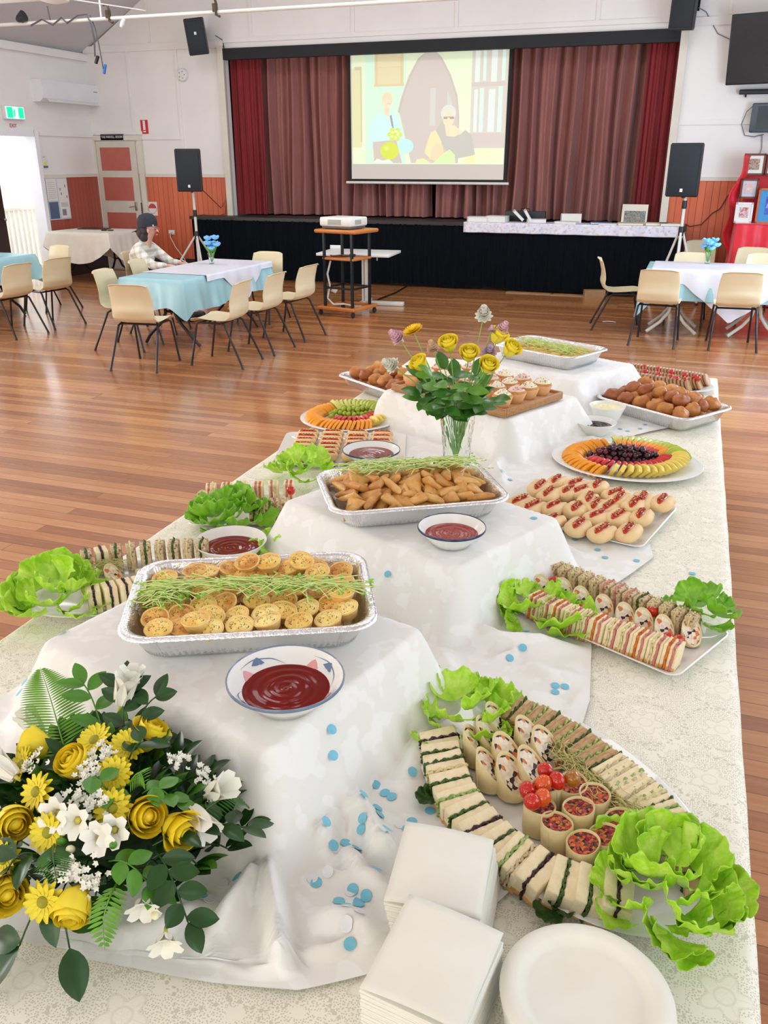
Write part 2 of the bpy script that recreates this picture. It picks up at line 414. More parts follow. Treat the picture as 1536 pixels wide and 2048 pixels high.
curtain('side_curtain', 'deep red narrow side curtain at the right edge of the stage', -.9, -.44, 13.84, cur_red, 6, .045, 6)

# projection screen showing a picture
sx0, sx1, sz0, sz1, SY = -5.315, -2.84, 1.57, 3.43, 13.76
ps = thing('projection_screen', 'hanging projection screen showing a pale church picture before the stage curtains', 'screen', (0, 0, 0))
MB().box((sx0 + sx1) / 2, SY + .015, sz0 - .05, sx1 - sx0 + .09, .008, sz1 - sz0 + .1).build('border', vmat('black_screen_border', (14, 16, 18), (18, 20, 22), 5, .7), ps)
def glow(name, col, e=.42):
    M = Mat(name, col, .7); M.b.inputs['Emission Color'].default_value = lin(col); M.b.inputs['Emission Strength'].default_value = e; return M.m
scr_m = glow('blank_screen_fabric', (200, 194, 184), .25)
MB().box((sx0 + sx1) / 2, SY + .008, sz0, sx1 - sx0, .006, sz1 - sz0).build('screen_fabric', scr_m, ps)
MB().tube([(sx0 - .09, SY, sz0 - .055), (sx1 + .09, SY, sz0 - .055)], .02, 8).build('weight_bar', white_metal, ps)
MB().box((sx0 + sx1) / 2, SY + .03, sz1 + .02, sx1 - sx0 + .2, .09, .09).build('roller_case', black_metal, ps)
# the projected picture, drawn in the screen plane: u right 0..1, v down 0..1
px0, px1, pzt, pzb = sx0 + .02, sx1 - .01, sz1 - .03, 1.79
class Pic:
    def __init__(s): s.mb = MB(); s.mats = []; s.k = 0
    def col(s, c, e=.42):
        c = tuple(int(v * .72 + w * .28) for v, w in zip(c, (216, 222, 204)))
        s.mats.append(glow('projected_colour', c, e)); s.mb.c = len(s.mats) - 1; return s
    def poly(s, pts):
        s.k += 1; y = SY + .0045 - s.k * .00012
        s.mb.add([(px0 + (px1 - px0) * u, y, pzt + (pzb - pzt) * v) for u, v in pts], [tuple(range(len(pts)))]); return s
    def rect(s, a, b, c, d): return s.poly([(a, b), (c, b), (c, d), (a, d)])
    def disc(s, u, v, r, q=1.27): return s.poly([(u + r * math.cos(t * .262), v + r * q * math.sin(t * .262)) for t in range(24)])
P = Pic()
P.col((222, 240, 200)).rect(0, 0, 1, 1)
P.col((198, 242, 212)).rect(.09, 0, .36, 1)
P.col((216, 214, 160)).rect(0, .15, .065, .85); P.col((192, 186, 150)).rect(.02, .14, .068, .17).rect(.058, .14, .068, .8)
P.col((220, 208, 160)).rect(.155, .0, .345, .31); P.col((214, 192, 140)).rect(.155, 0, .175, .3).rect(.325, 0, .345, .3).rect(.15, .295, .35, .315).rect(.18, .15, .325, .155).rect(.18, .07, .325, .073)
arch = [(.32, .55), (.345, .42), (.39, .25), (.45, .1), (.515, -.0)] + [(.58, .1), (.64, .25), (.685, .42), (.70, .6), (.70, .72)]
P.col((196, 180, 174), .36).poly([(.32, .55)] + [(u - .012 if u < .5 else u + .01, max(v - .015, 0)) for u, v in arch] + [(.71, .99), (.40, .99)])
P.col((202, 190, 184), .36).poly(arch + [(.70, .99), (.40, .99)])
P.col((206, 206, 200), .36).rect(.52, .34, .555, .66).poly([(.63, .36), (.66, .46), (.66, .7), (.63, .7)])
P.col((208, 200, 190), .36).rect(.78, .0, 1, .8)
P.col((206, 244, 224)).rect(.85, 0, .868, .29).rect(.965, 0, .985, .29).rect(.835, .35, .86, .72).rect(.95, .34, .975, .72)
P.col((206, 220, 214), .55).rect(.80, 0, .83, .3).rect(.90, 0, .935, .3).rect(.80, .36, .822, .72).rect(.89, .36, .93, .72)
P.col((204, 190, 182), .36).rect(.78, .30, .99, .335).rect(.78, .73, 1, .86)
P.col((190, 236, 238)).poly([(.12, .64), (.16, .56), (.2, .55), (.28, .55), (.31, .6), (.35, .76), (.3, .82), (.2, .82), (.16, .88), (.115, .84)])       # pale blue shirt
P.col((226, 208, 170)).disc(.238, .43, .036, 1.9).poly([(.215, .5), (.255, .5), (.25, .58), (.22, .56)])
P.col((240, 214, 188)).disc(.236, .46, .026, 1.6); P.col((196, 176, 150)).rect(.235, .462, .262, .468)
P.col((150, 140, 140), .36).poly([(.255, .57), (.268, .56), (.278, .63), (.285, .7), (.268, .66)])
P.col((200, 186, 176), .36).poly([(.14, .8), (.3, .78), (.34, .99), (.15, .99)])
P.col((200, 222, 60)); [P.disc(.29 + .035 * math.cos(k * 1.05), .735 + .045 * math.sin(k * 1.05), .016) for k in range(6)]
P.disc(.29, .735, .022); P.col((226, 236, 150)); [P.disc(.29 + .02 * math.cos(k * 1.3), .735 + .03 * math.sin(k * 1.3), .009) for k in range(5)]
P.col((204, 220, 40)).disc(.255, .88, .062); P.col((214, 228, 90)).disc(.235, .86, .018)
P.col((176, 234, 236)).disc(.365, .84, .05); P.col((230, 236, 222)).poly([(.14, .99), (.17, .95), (.21, .97), (.25, .955), (.28, .99)])
P.col((186, 182, 176), .36).poly([(.56, .7), (.6, .62), (.66, .74), (.72, .74), (.75, .7), (.79, .74), (.82, .92), (.7, .95), (.62, .86)])   # dark top
P.col((200, 204, 196), .55).disc(.64, .555, .048, 1.5)
P.col((238, 214, 176)).disc(.642, .605, .036, 1.9).poly([(.62, .66), (.68, .66), (.74, .72), (.68, .76), (.63, .75)])
P.col((150, 140, 136), .36).rect(.61, .585, .676, .592).rect(.61, .585, .635, .605).rect(.65, .585, .676, .605)
P.col((240, 218, 160)).poly([(.5, .84), (.53, .72), (.56, .7), (.6, .8), (.6, .9), (.53, .95), (.49, .9)])
P.col((236, 204, 160)).poly([(.56, .8), (.61, .84), (.62, .92), (.56, .97), (.52, .95)])
P.col((202, 240, 160)).poly([(.55, .99), (.62, .9), (.655, .87), (.69, .92), (.69, .99)])
P.col((226, 224, 160)).poly([(.43, .99), (.44, .955), (.49, .95), (.53, .99)]).poly([(.74, .99), (.76, .94), (.82, .915), (.85, .96), (.85, .99)])
P.col((226, 232, 184)).rect(.82, .86, .985, .99)
P.mb.build('projected_picture', P.mats, ps, ang=180)

# ------------------------------------------------------------------ floral paper runner on the stage edge, books and papers
def floral_mat():
    M = Mat('floral_paper', (226, 226, 236), .6); v = M.coord('Object', (1, 1, 1))
    M.base(M.mix(M.ramp(M.noise(22, v, 4), [(.52, (0, 0, 0)), (.6, (255, 255, 255))]), M.ramp(M.noise(9, v), [(.35, (232, 230, 238)), (.65, (214, 216, 232))]),
                 M.ramp(M.noise(14, v), [(.35, (176, 190, 206)), (.5, (222, 196, 206)), (.65, (196, 210, 190))]))); return M.m
rn = MB(); X0, X1 = -3.27, -.13
def runf(u, v):
    x = X0 + (X1 - X0) * u; s = v * .62
    return (x, 13.52 - s, .990) if s < .42 else (x, 13.10 - .004 * math.sin(u * 60), .990 - (s - .42) * .72 - .002 * math.sin(u * 44))
put('paper_runner', rn.grid(runf, 120, 30), floral_mat(), 'floral paper runner hanging over the right part of the stage edge', 'runner', ang=50, solid=.002)
paper = vmat('paper_pages', (232, 230, 222), (222, 219, 210), 30, .7, vec=(1, 1, 30))
book_white = vmat('pale_card_cover', (226, 224, 220), (216, 214, 212), 14, .5)
def book(label, x, y, w_, d, h, rz, cover, name='book', group=None, z=.992, tilt=0):
    b = thing(name, label, name.split('_')[-1], (x, y, z), rz, group)
    MB().box(0, 0, 0, w_, d, .004).box(0, 0, h - .004, w_, d, .004).box(-w_ / 2, 0, 0, .004, d, h).build('cover', cover, b)
    MB().box(.003, 0, .004, w_ - .012, d - .01, h - .008).build('pages', paper, b)
    return b
cov_b = vmat('blue_book_cover', (70, 110, 160), (60, 98, 148), 9, .4); cov_c = vmat('tan_book_cover', (206, 190, 150), (196, 180, 140), 9, .5); cov_k = vmat('dark_book_cover', (40, 40, 52), (32, 32, 44), 9, .4)
book('thick white scrapbook lying at the left end of the floral runner', -3.1, 13.3, .3, .22, .07, .1, book_white)
book('thick white album second from the left end of the floral runner', -2.8, 13.32, .3, .22, .085, -.12, book_white)
for k, (dx, a) in enumerate(((0, .5), (.14, .75))):
    o = book(('pale spiral album leaning open on the runner, left of its pair', 'pale spiral album leaning open on the runner, right of its pair')[k], -2.5 + dx, 13.3, .2, .2, .04, .2, book_white, z=1.075)
    o.rotation_euler = (0, a + .25, .2)
book('flat white album right of the leaning spiral albums', -2.22, 13.34, .28, .2, .05, .2, book_white)
bi = thing('black_case', 'flat black case standing upright behind the white albums', 'case', (-2.42, 13.49, .992), -.05)
MB().box(0, 0, 0, .62, .05, .15, b=.012).build('case_shell', black_plastic, bi); MB().tube([(-.07, 0, .15), (-.06, 0, .185), (.06, 0, .185), (.07, 0, .15)], .008, 6).build('handle', black_metal, bi)
o = book('white folded booklet propped beside open pages mid runner', -1.72, 13.4, .3, .03, .13, .1, book_white)
book('loose open white magazine in front of the propped booklet', -1.76, 13.25, .32, .2, .03, -.15, book_white, 'magazine')
book('blue-covered book lying flat mid runner', -1.28, 13.33, .3, .22, .025, .08, cov_b)
book('thin white book beside the blue-covered book', -1.16, 13.22, .26, .18, .02, -.1, book_white)
book('pale album lying before the old group photograph', -.86, 13.27, .36, .24, .03, .05, cov_c)
book('cream book with dark spine right of the old group photograph', -.5, 13.3, .3, .22, .035, -.06, cov_c)
book('cream book at the right end of the runner', -.22 - .1, 13.26, .28, .2, .035, .1, cov_c)
book('dark blue book behind the cream books on the runner', -.42, 13.45, .26, .14, .03, .04, cov_k)
def photo_mat(name, cols, sc=7):
    M = Mat(name, cols[0], .4); v = M.coord('Object', (1, 1, 1)); n = len(cols)
    f = M.noise(sc, v, 2); M.base(M.ramp(f, [(.3 + .4 * i / (n - 1), c) for i, c in enumerate(cols)])); return M.m
pf = thing('group_photograph', 'mounted black and white group photograph leaning on the runner', 'photograph', (-.83, 13.44, .992), -.03)
MB().at(rx=-.16).box(0, 0, 0, .36, .012, .27).build('mount', vmat('cream_mount_card', (226, 222, 206), (220, 214, 198), 6, .6), pf)
MB().at(rx=-.16).box(.005, -.008, .03, .3, .006, .15).build('photo_print', photo_mat('grey_photo_print', [(40, 42, 40), (150, 150, 142), (80, 82, 78), (200, 198, 188)], 30), pf)

# ------------------------------------------------------------------ things on the left and back walls
ac = thing('air_conditioner', 'white split-system air conditioner high on the left wall', 'air conditioner', (XL, 12.97, 2.7))
prof = [(0, 0), (.13, 0), (.19, .05), (.21, .14), (.19, .31), (.0, .32)]
MB().loft([[(p[0], y, p[1]) for p in prof] for y in (-.78, .78)], cap=True).build('housing', vmat('air_conditioner_white', (232, 232, 236), (228, 228, 232), 3, .35), ac, ang=25)
MB().at(.168, 0, .028, ry=.7).box(0, 0, 0, .09, 1.3, .008).build('louvre', white_plastic, ac)
MB().box(.198, .55, .2, .012, .1, .015).build('maker_plate', chrome, ac)
ex = thing('exit_sign', 'green running-man exit sign box above the exit doorway', 'sign', (XL, 11.66, 2.42))
MB().box(.035, 0, 0, .07, .42, .19, b=.012).build('sign_box', white_plastic, ex)
gm = Mat('lit_green', (20, 205, 150), .5); gm.b.inputs['Emission Color'].default_value = lin((10, 220, 160)); gm.b.inputs['Emission Strength'].default_value = .9
wm = Mat('lit_white', (226, 250, 250), .5); wm.b.inputs['Emission Color'].default_value = lin((215, 250, 250)); wm.b.inputs['Emission Strength'].default_value = .7
MB().box(.071, 0, .012, .003, .395, .165).build('white_face', wm.m, ex)
MB().box(.0735, -.115, .02, .003, .12, .15).box(.0735, .125, .02, .003, .11, .15).build('green_panel', gm.m, ex)
rm = MB()                                             # running figure
rm.at(.0735, -.02, 0).box(0, .012, .12, .003, .022, .024).box(0, 0, .075, .003, .03, .045)
rm.at(.0735, -.02, 0, rx=.5).box(0, .03, .03, .003, .016, .05).at(.0735, -.02, 0, rx=-.6).box(0, -.035, .03, .003, .016, .05).at(.0735, -.02, 0, rx=1.0).box(0, .085, .05, .003, .012, .045)
rm.build('running_figure', gm.m, ex)
ptx = vmat('red_letter_paint', (196, 70, 70), (186, 62, 62), 9, .5)
tx = text_mesh('exit_lettering', 'EXIT', .075, ptx, None, (XL + .006, 11.65, 2.335), (PI / 2, 0, PI / 2))
tag(tx, 'small red EXIT lettering over the exit doorway', 'lettering')
ntc = thing('wall_notice', 'small notice with yellow sun patch on the left wall', 'notice', (XL, 12.26, 1.72))
MB().box(.003, 0, 0, .006, .13, .2).build('sheet', paper, ntc)
MB().at(.007, 0, .075, ry=PI / 2).lathe([(.035, 0), (.035, .001)], 14).build('yellow_patch', vmat('yellow_print', (232, 222, 90), (226, 214, 80), 9, .6), ntc)
MB().box(.0065, 0, .01, .001, .11, .035).box(.0065, -.02, .17, .001, .06, .006).build('blue_print', vmat('blue_print', (90, 110, 160), (80, 100, 150), 9, .6), ntc)
nb = thing('notice_board', 'noticeboard with white sheets on the left wall dado', 'noticeboard', (XL + .016, 12.42, .93))
MB().box(.008, .01, 0, .016, .53, .65).build('board', vmat('grey_board', (196, 200, 210), (188, 192, 204), 6, .6), nb)
MB().box(.018, -.13, .3, .004, .24, .335).build('sheet', paper, nb); MB().box(.018, .14, .02, .004, .24, .61).build('sheet', paper, nb)
MB().box(.018, -.13, .02, .004, .22, .26).build('blue_card', vmat('slate_blue_card', (84, 104, 130), (78, 98, 124), 5, .6), nb)
pm = MB()
for q in range(6): pm.box(.0205, .14, .2 + q * .012, .001, .17, .004)
for q in range(9): pm.box(.0205, -.13, .34 + q * .03, .001, .17, .004)
for y, z in ((.07, .45), (.2, .5), (.09, .38), (.22, .33)): pm.box(.0205, y, z, .001, .025, .04)
pm.box(.0205, .11, .06, .001, .1, .1)
pm.build('printed_lines', vmat('grey_print', (150, 152, 164), (110, 112, 126), 50, .6), nb)
rs = thing('room_sign', 'dark name plate above the cream and salmon door', 'sign', (-9.64, YB - .026, 2.21))
MB().box(0, -.02, -.045, .46, .012, .095).build('plate', vmat('dark_brown_plate', (66, 52, 58), (58, 46, 52), 6, .4), rs)
text_mesh('lettering', 'THE PARVELL ROOM', .056, white_plastic, rs, (0, -.027, .002), (PI / 2, 0, 0), sx=.82)
fs_ = thing('fire_sign', 'red extinguisher sign with white panel above the dado', 'sign', (-9.0, YB - .004, 2.26))
MB().box(0, 0, 0, .14, .008, .215).build('plate', vmat('red_sign_enamel', (206, 34, 46), (198, 30, 42), 6, .3), fs_)
MB().box(.0, -.006, .06, .045, .003, .145).box(0, -.006, .025, .05, .003, .02).build('white_mark', white_plastic, fs_)
po = thing('fire_poster', 'cream poster with red half disc low on the orange dado', 'poster', (-8.985, YB - .02, .95))
MB().box(0, 0, 0, .19, .006, .225).build('sheet', paper, po)
mb = MB(); mb.add([(.075 * math.cos(PI * k / 14), -.0045, .12 + .078 * math.sin(PI * k / 14)) for k in range(15)], [tuple(range(15))]); mb.build('red_half_disc', ptx, po)
MB().box(0, -.0045, .04, .12, .001, .05).build('white_panel', white_plastic, po)
mb = MB(); mb.tube([(.078 * math.cos(2 * PI * k / 24), -.004, .115 + .08 * math.sin(2 * PI * k / 24)) for k in range(25)], .003, 4); mb.build('red_ring', ptx, po)
vf = thing('round_wall_vent', 'round white fitting high on the wall left of the stage', 'vent', (-8.17, YB, 3.13))
MB().at(rx=PI / 2).lathe([(.1, 0), (.1, .02), (.085, .05), (.06, .055), (.0001, .058)], 24).build('cover', white_plastic, vf)
mb = MB()
for k in range(5): mb.at(.05 * math.cos(k * 1.26), -.056, .05 * math.sin(k * 1.26), rx=PI / 2).lathe([(.01, 0), (.008, .004)], 8)
mb.build('vent_hole', vmat('grey_hole', (150, 150, 150), (140, 140, 140), 5, .6), vf)
ol = thing('power_outlet', 'white power outlet with plug on the orange dado', 'outlet', (-8.64, YB - .016, .64))
MB().box(0, -.008, 0, .12, .016, .075, b=.004).build('plate', white_plastic, ol)
MB().box(-.02, -.03, .015, .05, .03, .035, b=.006).build('plug', white_plastic, ol)
MB().tube([(-.02, -.03, .02), (-.02, -.035, -.04), (.09, -.084, -.19), (.29, -.134, -.39), (.44, -.284, -.59), (.64, -.384, -.628)], .008, 6).build('cord', white_plastic, ol)
put('speaker_cable', MB().tube([(-7.7, 13.08, 1.42), (-7.62, YB - .05, 1.1), (-7.5, YB - .04, 1.25), (-7.55, YB - .04, 1.0), (-7.6, YB - .1, .99)], .007, 6), vmat('red_brown_cable', (120, 50, 34), (110, 44, 30), 9, .5), 'thin cable hanging against the dado behind the left speaker', 'cable')

def speaker(label, loc, rz, w_=.4, h=.64, d=.36, wall=False, badge='bottom'):
    t = thing('loudspeaker', label, 'speaker', loc, rz)
    pts = [(-w_ / 2, -d / 2), (w_ / 2, -d / 2), (w_ / 2, -d / 2 + .08), (w_ * .3, d / 2), (-w_ * .3, d / 2), (-w_ / 2, -d / 2 + .08)]
    b = MB(); n = 6
    rings = []
    for z, s in ((0, .93), (.02, 1), (h - .02, 1), (h, .93)): rings.append([(x * s, y * s, z) for x, y in pts])
    b.loft(rings).build('cabinet', black_plastic, t, ang=25)
    g = MB().box(0, -d / 2 - .006, .03, w_ * .9, .012, h - .06, b=.01)
    g.build('grille', vmat('speaker_grille', (24, 38, 46), (16, 26, 33), 180, .6, .5, 400, .003), t)
    gr_o = bpy.context.scene.objects[t.children[-1].name]
    bz = .06 if badge == 'bottom' else h * .55
    MB().box(0, -d / 2 - .014, bz, .035, .004, .04).build('badge', white_plastic, gr_o)
    if wall: MB().tube([(0, d / 2, h / 2), (0, d / 2 + .2, h / 2)], .03, 8).box(0, d / 2 + .2, h / 2 - .08, .12, .02, .16).build('bracket', black_metal, t)
    else: MB().lathe([(.03, -.02), (.03, 0)], 10).build('pole_socket', black_metal, t)
    return t
def stand(label, x, y, H_, hub, feet_r, a0):
    t = thing('speaker_stand', label, 'stand', (x, y, 0))
    MB().tube([(0, 0, .12), (0, 0, H_)], .022, 10).build('pole', white_metal, t)
    MB().lathe([(.034, hub - .06), (.036, hub - .03), (.036, hub + .04), (.03, hub + .06)], 12).build('collar', black_plastic, t)
    MB().lathe([(.03, hub + .28), (.032, hub + .3), (.03, hub + .38)], 12).build('collar', black_plastic, t)
    for k in range(3):
        a = a0 + k * 2 * PI / 3; c_, s_ = math.cos(a), math.sin(a)
        MB().tube([(.03 * c_, .03 * s_, hub - .02), (feet_r * c_, feet_r * s_, .035)], .016, 8).build('leg', white_metal, t)
        MB().tube([(.025 * c_, .025 * s_, .2), (feet_r * .55 * c_, feet_r * .55 * s_, hub * .48)], .011, 6).build('brace', white_metal, t)
        MB().ell(feet_r * c_, feet_r * s_, .022, .024, .024, .022, 10, 6).build('rubber_foot', black_plastic, t)
stand('white tripod speaker stand left of the stage', -7.50, 12.5, 1.40, .74, .54, PI * 1.05)
speaker('black loudspeaker on the white tripod stand left of the stage', (-7.51, 12.5, 1.395), .3, .385, .615, .35)
stand('white tripod speaker stand right of the stage by the dado', -.15, 12.45, 1.41, .98, .36, .5)
speaker('black loudspeaker on the white stand right of the stage', (-.17, 12.45, 1.41), -.22)
speaker('black loudspeaker mounted on the wall above the stage\'s left corner', (-7.62, 13.25, 3.37), .35, .3, .5, .28, True, 'mid').rotation_euler = (.12, -.1, .35)
speaker('black loudspeaker mounted on the wall above the stage\'s right corner', (-.45, 13.3, 3.42), -.35, .32, .62, .26, True, 'mid').rotation_euler = (.08, .05, -.3)
put('speaker_wire', MB().tube([(-7.45, 13.45, 3.65), (-7.4, YB - .02, 3.6), (-7.38, YB - .02, 3.48)], .006, 6), black_metal, 'short dark wire behind the upper left wall speaker', 'wire')
put('speaker_wire', MB().tube([(-.3, 13.5, 3.7), (-.2, YB - .01, 3.66), (-.02, YB - .01, 3.4), (.2, YB - .01, 3.3)], .006, 6), vmat('grey_wire', (120, 120, 126), (110, 110, 116), 9, .5), 'thin grey wire sagging from the upper right speaker to the television', 'wire')

# ------------------------------------------------------------------ televisions at the right
tv = thing('wall_television', 'large dark flat television on the back wall at the right', 'television', (.72, 13.30, 2.77), 0)
tv.rotation_euler = (.16, 0, -.26)
MB().box(0, 0, 0, 1.15, .05, .82, b=.012).build('bezel', black_plastic, tv)
MB().box(0, -.027, .02, 1.11, .004, .78).build('panel', vmat('dark_screen_glass', (18, 28, 38), (22, 32, 42), 2, .18), tv)
MB().box(0, .1, .25, .3, .16, .3).build('wall_mount', black_metal, tv)
sbx = thing('sound_bar', 'slim black sound bar below the wall television', 'speaker', (.78, YB - .06, 2.66))
MB().box(0, 0, 0, .86, .07, .06, b=.012).build('bar', black_plastic, sbx); MB().tube([(-.34, .02, 0), (-.34, .03, -.03)], .012, 6).build('bracket', black_metal, sbx)
mo = thing('small_monitor', 'small grey monitor on the wall under the sound bar', 'monitor', (.8, YB - .13, 2.19), -.08)
MB().box(0, 0, 0, .52, .1, .36, b=.02).build('case', vmat('slate_grey_plastic', (74, 88, 98), (66, 80, 90), 9, .4), mo)
MB().box(.02, -.052, .04, .4, .006, .28).build('panel', vmat('dark_green_screen', (14, 40, 50), (20, 50, 60), 3, .2), mo)
MB().box(0, .09, .1, .12, .09, .12).build('bracket', black_metal, mo)
put('monitor_cable', MB().tube([(.58, YB - .1, 2.55), (.48, YB - .05, 2.45), (.44, YB - .03, 2.3), (.5, YB - .03, 2.16), (.62, YB - .03, 2.14), (.74, YB - .03, 2.17)], .006, 6), bpy.data.materials['grey_wire'], 'grey looped cable beside the small monitor', 'cable')
put('monitor_cable', MB().tube([(.72, YB - .03, 2.17), (.74, YB - .03, 2.0), (.72, YB - .03, 1.9)], .006, 6), bpy.data.materials['grey_wire'], 'grey cable dropping from the small monitor to the red display', 'cable')
put('extension_cable', MB().tube([(-.12, YB - .03, 1.0), (-.05, YB - .03, .97), (.1, YB - .03, 1.0), (.22, YB - .03, 1.15), (.32, YB - .03, 1.22), (.4, YB - .03, 1.4)], .008, 6), bpy.data.materials['red_brown_cable'], 'brown cable sagging along the dado to the red display', 'cable')
# ------------------------------------------------------------------ red photo display at the right
red_satin = vmat('red_satin_cloth', (214, 12, 34), (232, 22, 52), 3, .42, .25, 9, .02, Sheen_Weight=.3)
rd = thing('display_stand', 'red-draped stand carrying framed photographs at the right wall', 'display', (1.15, 13.0, 0))
def rskirt(u, v):
    per = u * 3.2; a = math.sin(u * 70) * .5 + math.sin(u * 27 + 1) * .5
    o = .030 * a * (1 - v * .75) + .06 * (1 - v)
    if per < .5: return (-.62 - o, .3 - per * 1.0 + 0, .02 + v * 1.04)
    if per < 2.7: return (-.62 + (per - .5) * .564, -.2 - o, .02 + v * 1.04)
    return (.62 + o, -.2 + (per - 2.7), .02 + v * 1.04)
MB().grid(rskirt, 260, 10).build('red_skirt', red_satin, rd, ang=180)
MB().box(0, .05, 1.055, 1.26, .52, .012, b=.004).build('red_top', red_satin, rd)
MB().box(0, .06, .0, 1.2, .46, 1.05).build('table_body', dark_skirt, rd)
MB().box(.02, .27, 1.06, 1.16, .03, .86).build('back_panel', vmat('red_backboard', (190, 14, 30), (200, 18, 36), 4, .6), rd)
def drp(u, v):
    return (-.60 - .11 * math.sin(PI * v) - .10 * (1 - v) * .6 + .03 * math.sin(v * 17) + .13 * u, .12 + .14 * u + .02 * math.sin(v * 11 + u * 6), .5 + v * 1.42 - .03 * u)
MB().grid(drp, 8, 40).build('side_drape', red_satin, rd, ang=180, solid=.004)
def frame(label, x, z, w_, h, wood, mount, pic, y=13.2, tilt=-.1):
    t = thing('photo_frame', label, 'photo frame', (x, y, z))
    b = .025
    f = MB().at(rx=tilt)
    f.box(-w_ / 2 + b / 2, 0, 0, b, .02, h).box(w_ / 2 - b / 2, 0, 0, b, .02, h).box(0, 0, 0, w_, .02, b).box(0, 0, h - b, w_, .02, b)
    f.build('frame', wood, t)
    mo_ = MB().at(rx=tilt).box(0, .004, b, w_ - 2 * b, .008, h - 2 * b).build('mount', mount, t)
    MB().at(rx=tilt).box(0, -.002, h * .26, w_ * .5, .006, h * .5).build('photo', pic, mo_)
    return t
fw = vmat('brown_frame_wood', (112, 54, 34), (98, 46, 28), 18, .4, vec=(1, 1, 6)); fw2 = vmat('orange_frame_wood', (188, 104, 44), (176, 94, 38), 18, .4)
mw = vmat('white_mount', (232, 234, 226), (224, 226, 218), 5, .6)
frame('brown frame with a sepia couple photograph, top of the left column', .66, 1.66, .27, .27, fw, mw, photo_mat('sepia_print', [(60, 50, 44), (196, 164, 144), (120, 100, 86), (230, 214, 200)], 18), y=13.2)
frame('brown frame with a white-veiled portrait, middle of the left column', .64, 1.37, .22, .25, fw, vmat('lilac_mount', (210, 206, 214), (202, 198, 206), 4, .6), photo_mat('portrait_print', [(236, 226, 222), (226, 180, 166), (210, 200, 214), (170, 150, 140)], 12), y=13.1)
frame('white frame with a colour group photograph, bottom of the left column', .61, 1.068, .22, .26, white_plastic, mw, photo_mat('group_print', [(90, 100, 70), (220, 120, 110), (200, 210, 220), (110, 120, 100)], 26), y=12.95)
frame('brown frame cut by the picture edge, top of the right column', .96, 1.66, .3, .27, fw, mw, photo_mat('blue_print_photo', [(150, 160, 170), (200, 190, 180), (90, 100, 120)], 14), y=13.2)
frame('large orange wood frame with blue and purple picture', .97, 1.068, .42, .44, fw2, vmat('bright_blue_mount', (54, 148, 206), (48, 138, 198), 4, .5), photo_mat('purple_robe_print', [(60, 30, 160), (80, 60, 190), (40, 90, 200), (220, 210, 230)], 9), y=12.95)
# ------------------------------------------------------------------ tie rod, cables, fan under the ceiling
ty, tz = 10.49, 3.5
put('tie_rod', MB().tube([(XL + .05, ty, tz), (XR - .05, ty, tz)], .022, 10), white_metal, 'white steel tie rod spanning the hall below the ceiling', 'rod')
put('hanger_rod', MB().tube([(-7.42, ty, tz + .02), (-7.42, ty, 4.95)], .012, 8), white_metal, 'thin white hanger rod rising from the tie rod', 'rod')
fn = thing('ceiling_fan', 'white ceiling fan with long blades at the upper left', 'fan', (-5.98, 7.75, 3.22))
MB().lathe([(.05, .0), (.13, .02), (.15, .07), (.14, .13), (.06, .17), (.02, .2)], 24).build('motor_housing', white_plastic, fn)
MB().lathe([(.016, .18), (.016, 1.72)], 10).lathe([(.07, 1.66), (.07, 1.76)], 16).build('down_rod', white_metal, fn)
for a in (70, 182, 310):
    MB().at(rz=math.radians(a), rx=.2).box(.56, 0, .05, .86, .12, .008, b=.003).build('fan_blade', white_plastic, fn)
    MB().at(rz=math.radians(a)).box(.16, 0, .055, .14, .04, .01).build('blade_iron', white_metal, fn)
grey_cable = vmat('dark_grey_cable', (88, 84, 92), (76, 72, 80), 20, .5)
put('hanging_cables', MB().tube([(-8.5, ty - .02, tz - .03), (-8.3, ty - .04, tz + .03), (-8.15, ty - .03, tz - .04), (-8.0, ty - .03, tz + .04), (-7.92, ty - .04, tz - .03), (-7.75, ty - .03, tz + .05), (-7.62, ty - .02, tz + .06), (-7.56, ty - .03, tz - .06), (-7.54, ty - .03, tz - .22), (-7.56, ty - .03, tz - .42)], .010, 6)
    .tube([(-7.6, ty + .02, tz + .05), (-7.53, ty, tz - .1), (-7.5, ty, tz - .3), (-7.47, ty, tz - .62)], .008, 6), grey_cable, 'grey cables wound on the tie rod and hanging from it', 'cable')
put('cable_plug', MB().at(-7.475, ty, tz - .62, ry=.35).box(0, 0, 0, .03, .03, .12, b=.008), vmat('blue_plug', (40, 110, 190), (34, 100, 180), 9, .4), 'small blue plug at the lower end of the hanging cables', 'plug')
put('cable_tie_block', MB().at(-7.56, ty - .03, tz - .5, ry=.5).box(0, 0, 0, .03, .04, .1, b=.006), black_plastic, 'small black connector on the hanging cables', 'connector')
sl = thing('spot_lamp', 'small dark spot lamp clamped on the tie rod', 'lamp', (-8.62, ty - .05, tz + .06))
MB().at(ry=1.2).lathe([(.03, -.06), (.05, -.02), (.07, .06), (.0001, .05)], 16).build('lamp_body', black_plastic, sl); MB().tube([(0, 0, -.02), (0, .05, -.06)], .01, 6).build('clamp', black_metal, sl)
bronze = vmat('dark_bronze', (88, 76, 60), (74, 62, 50), 30, .45, metal=.5)
for k, (x, dz, lab) in enumerate(((-5.78, 0, 'dark bronze clamp hanging at the tie rod near the upper middle'), (-7.3, -.0, 'dark bronze clamp on the tie rod beside the thin hanger rod'))):
    put('rod_clamp', MB().at(x, ty - .02, tz + dz).tube([(-.06, 0, .15), (.0, 0, .15), (.02, 0, .08), (.01, 0, -.03), (.06, 0, -.05)], .016, 6).box(.0, 0, .0, .05, .05, .09), bronze, lab, 'clamp')
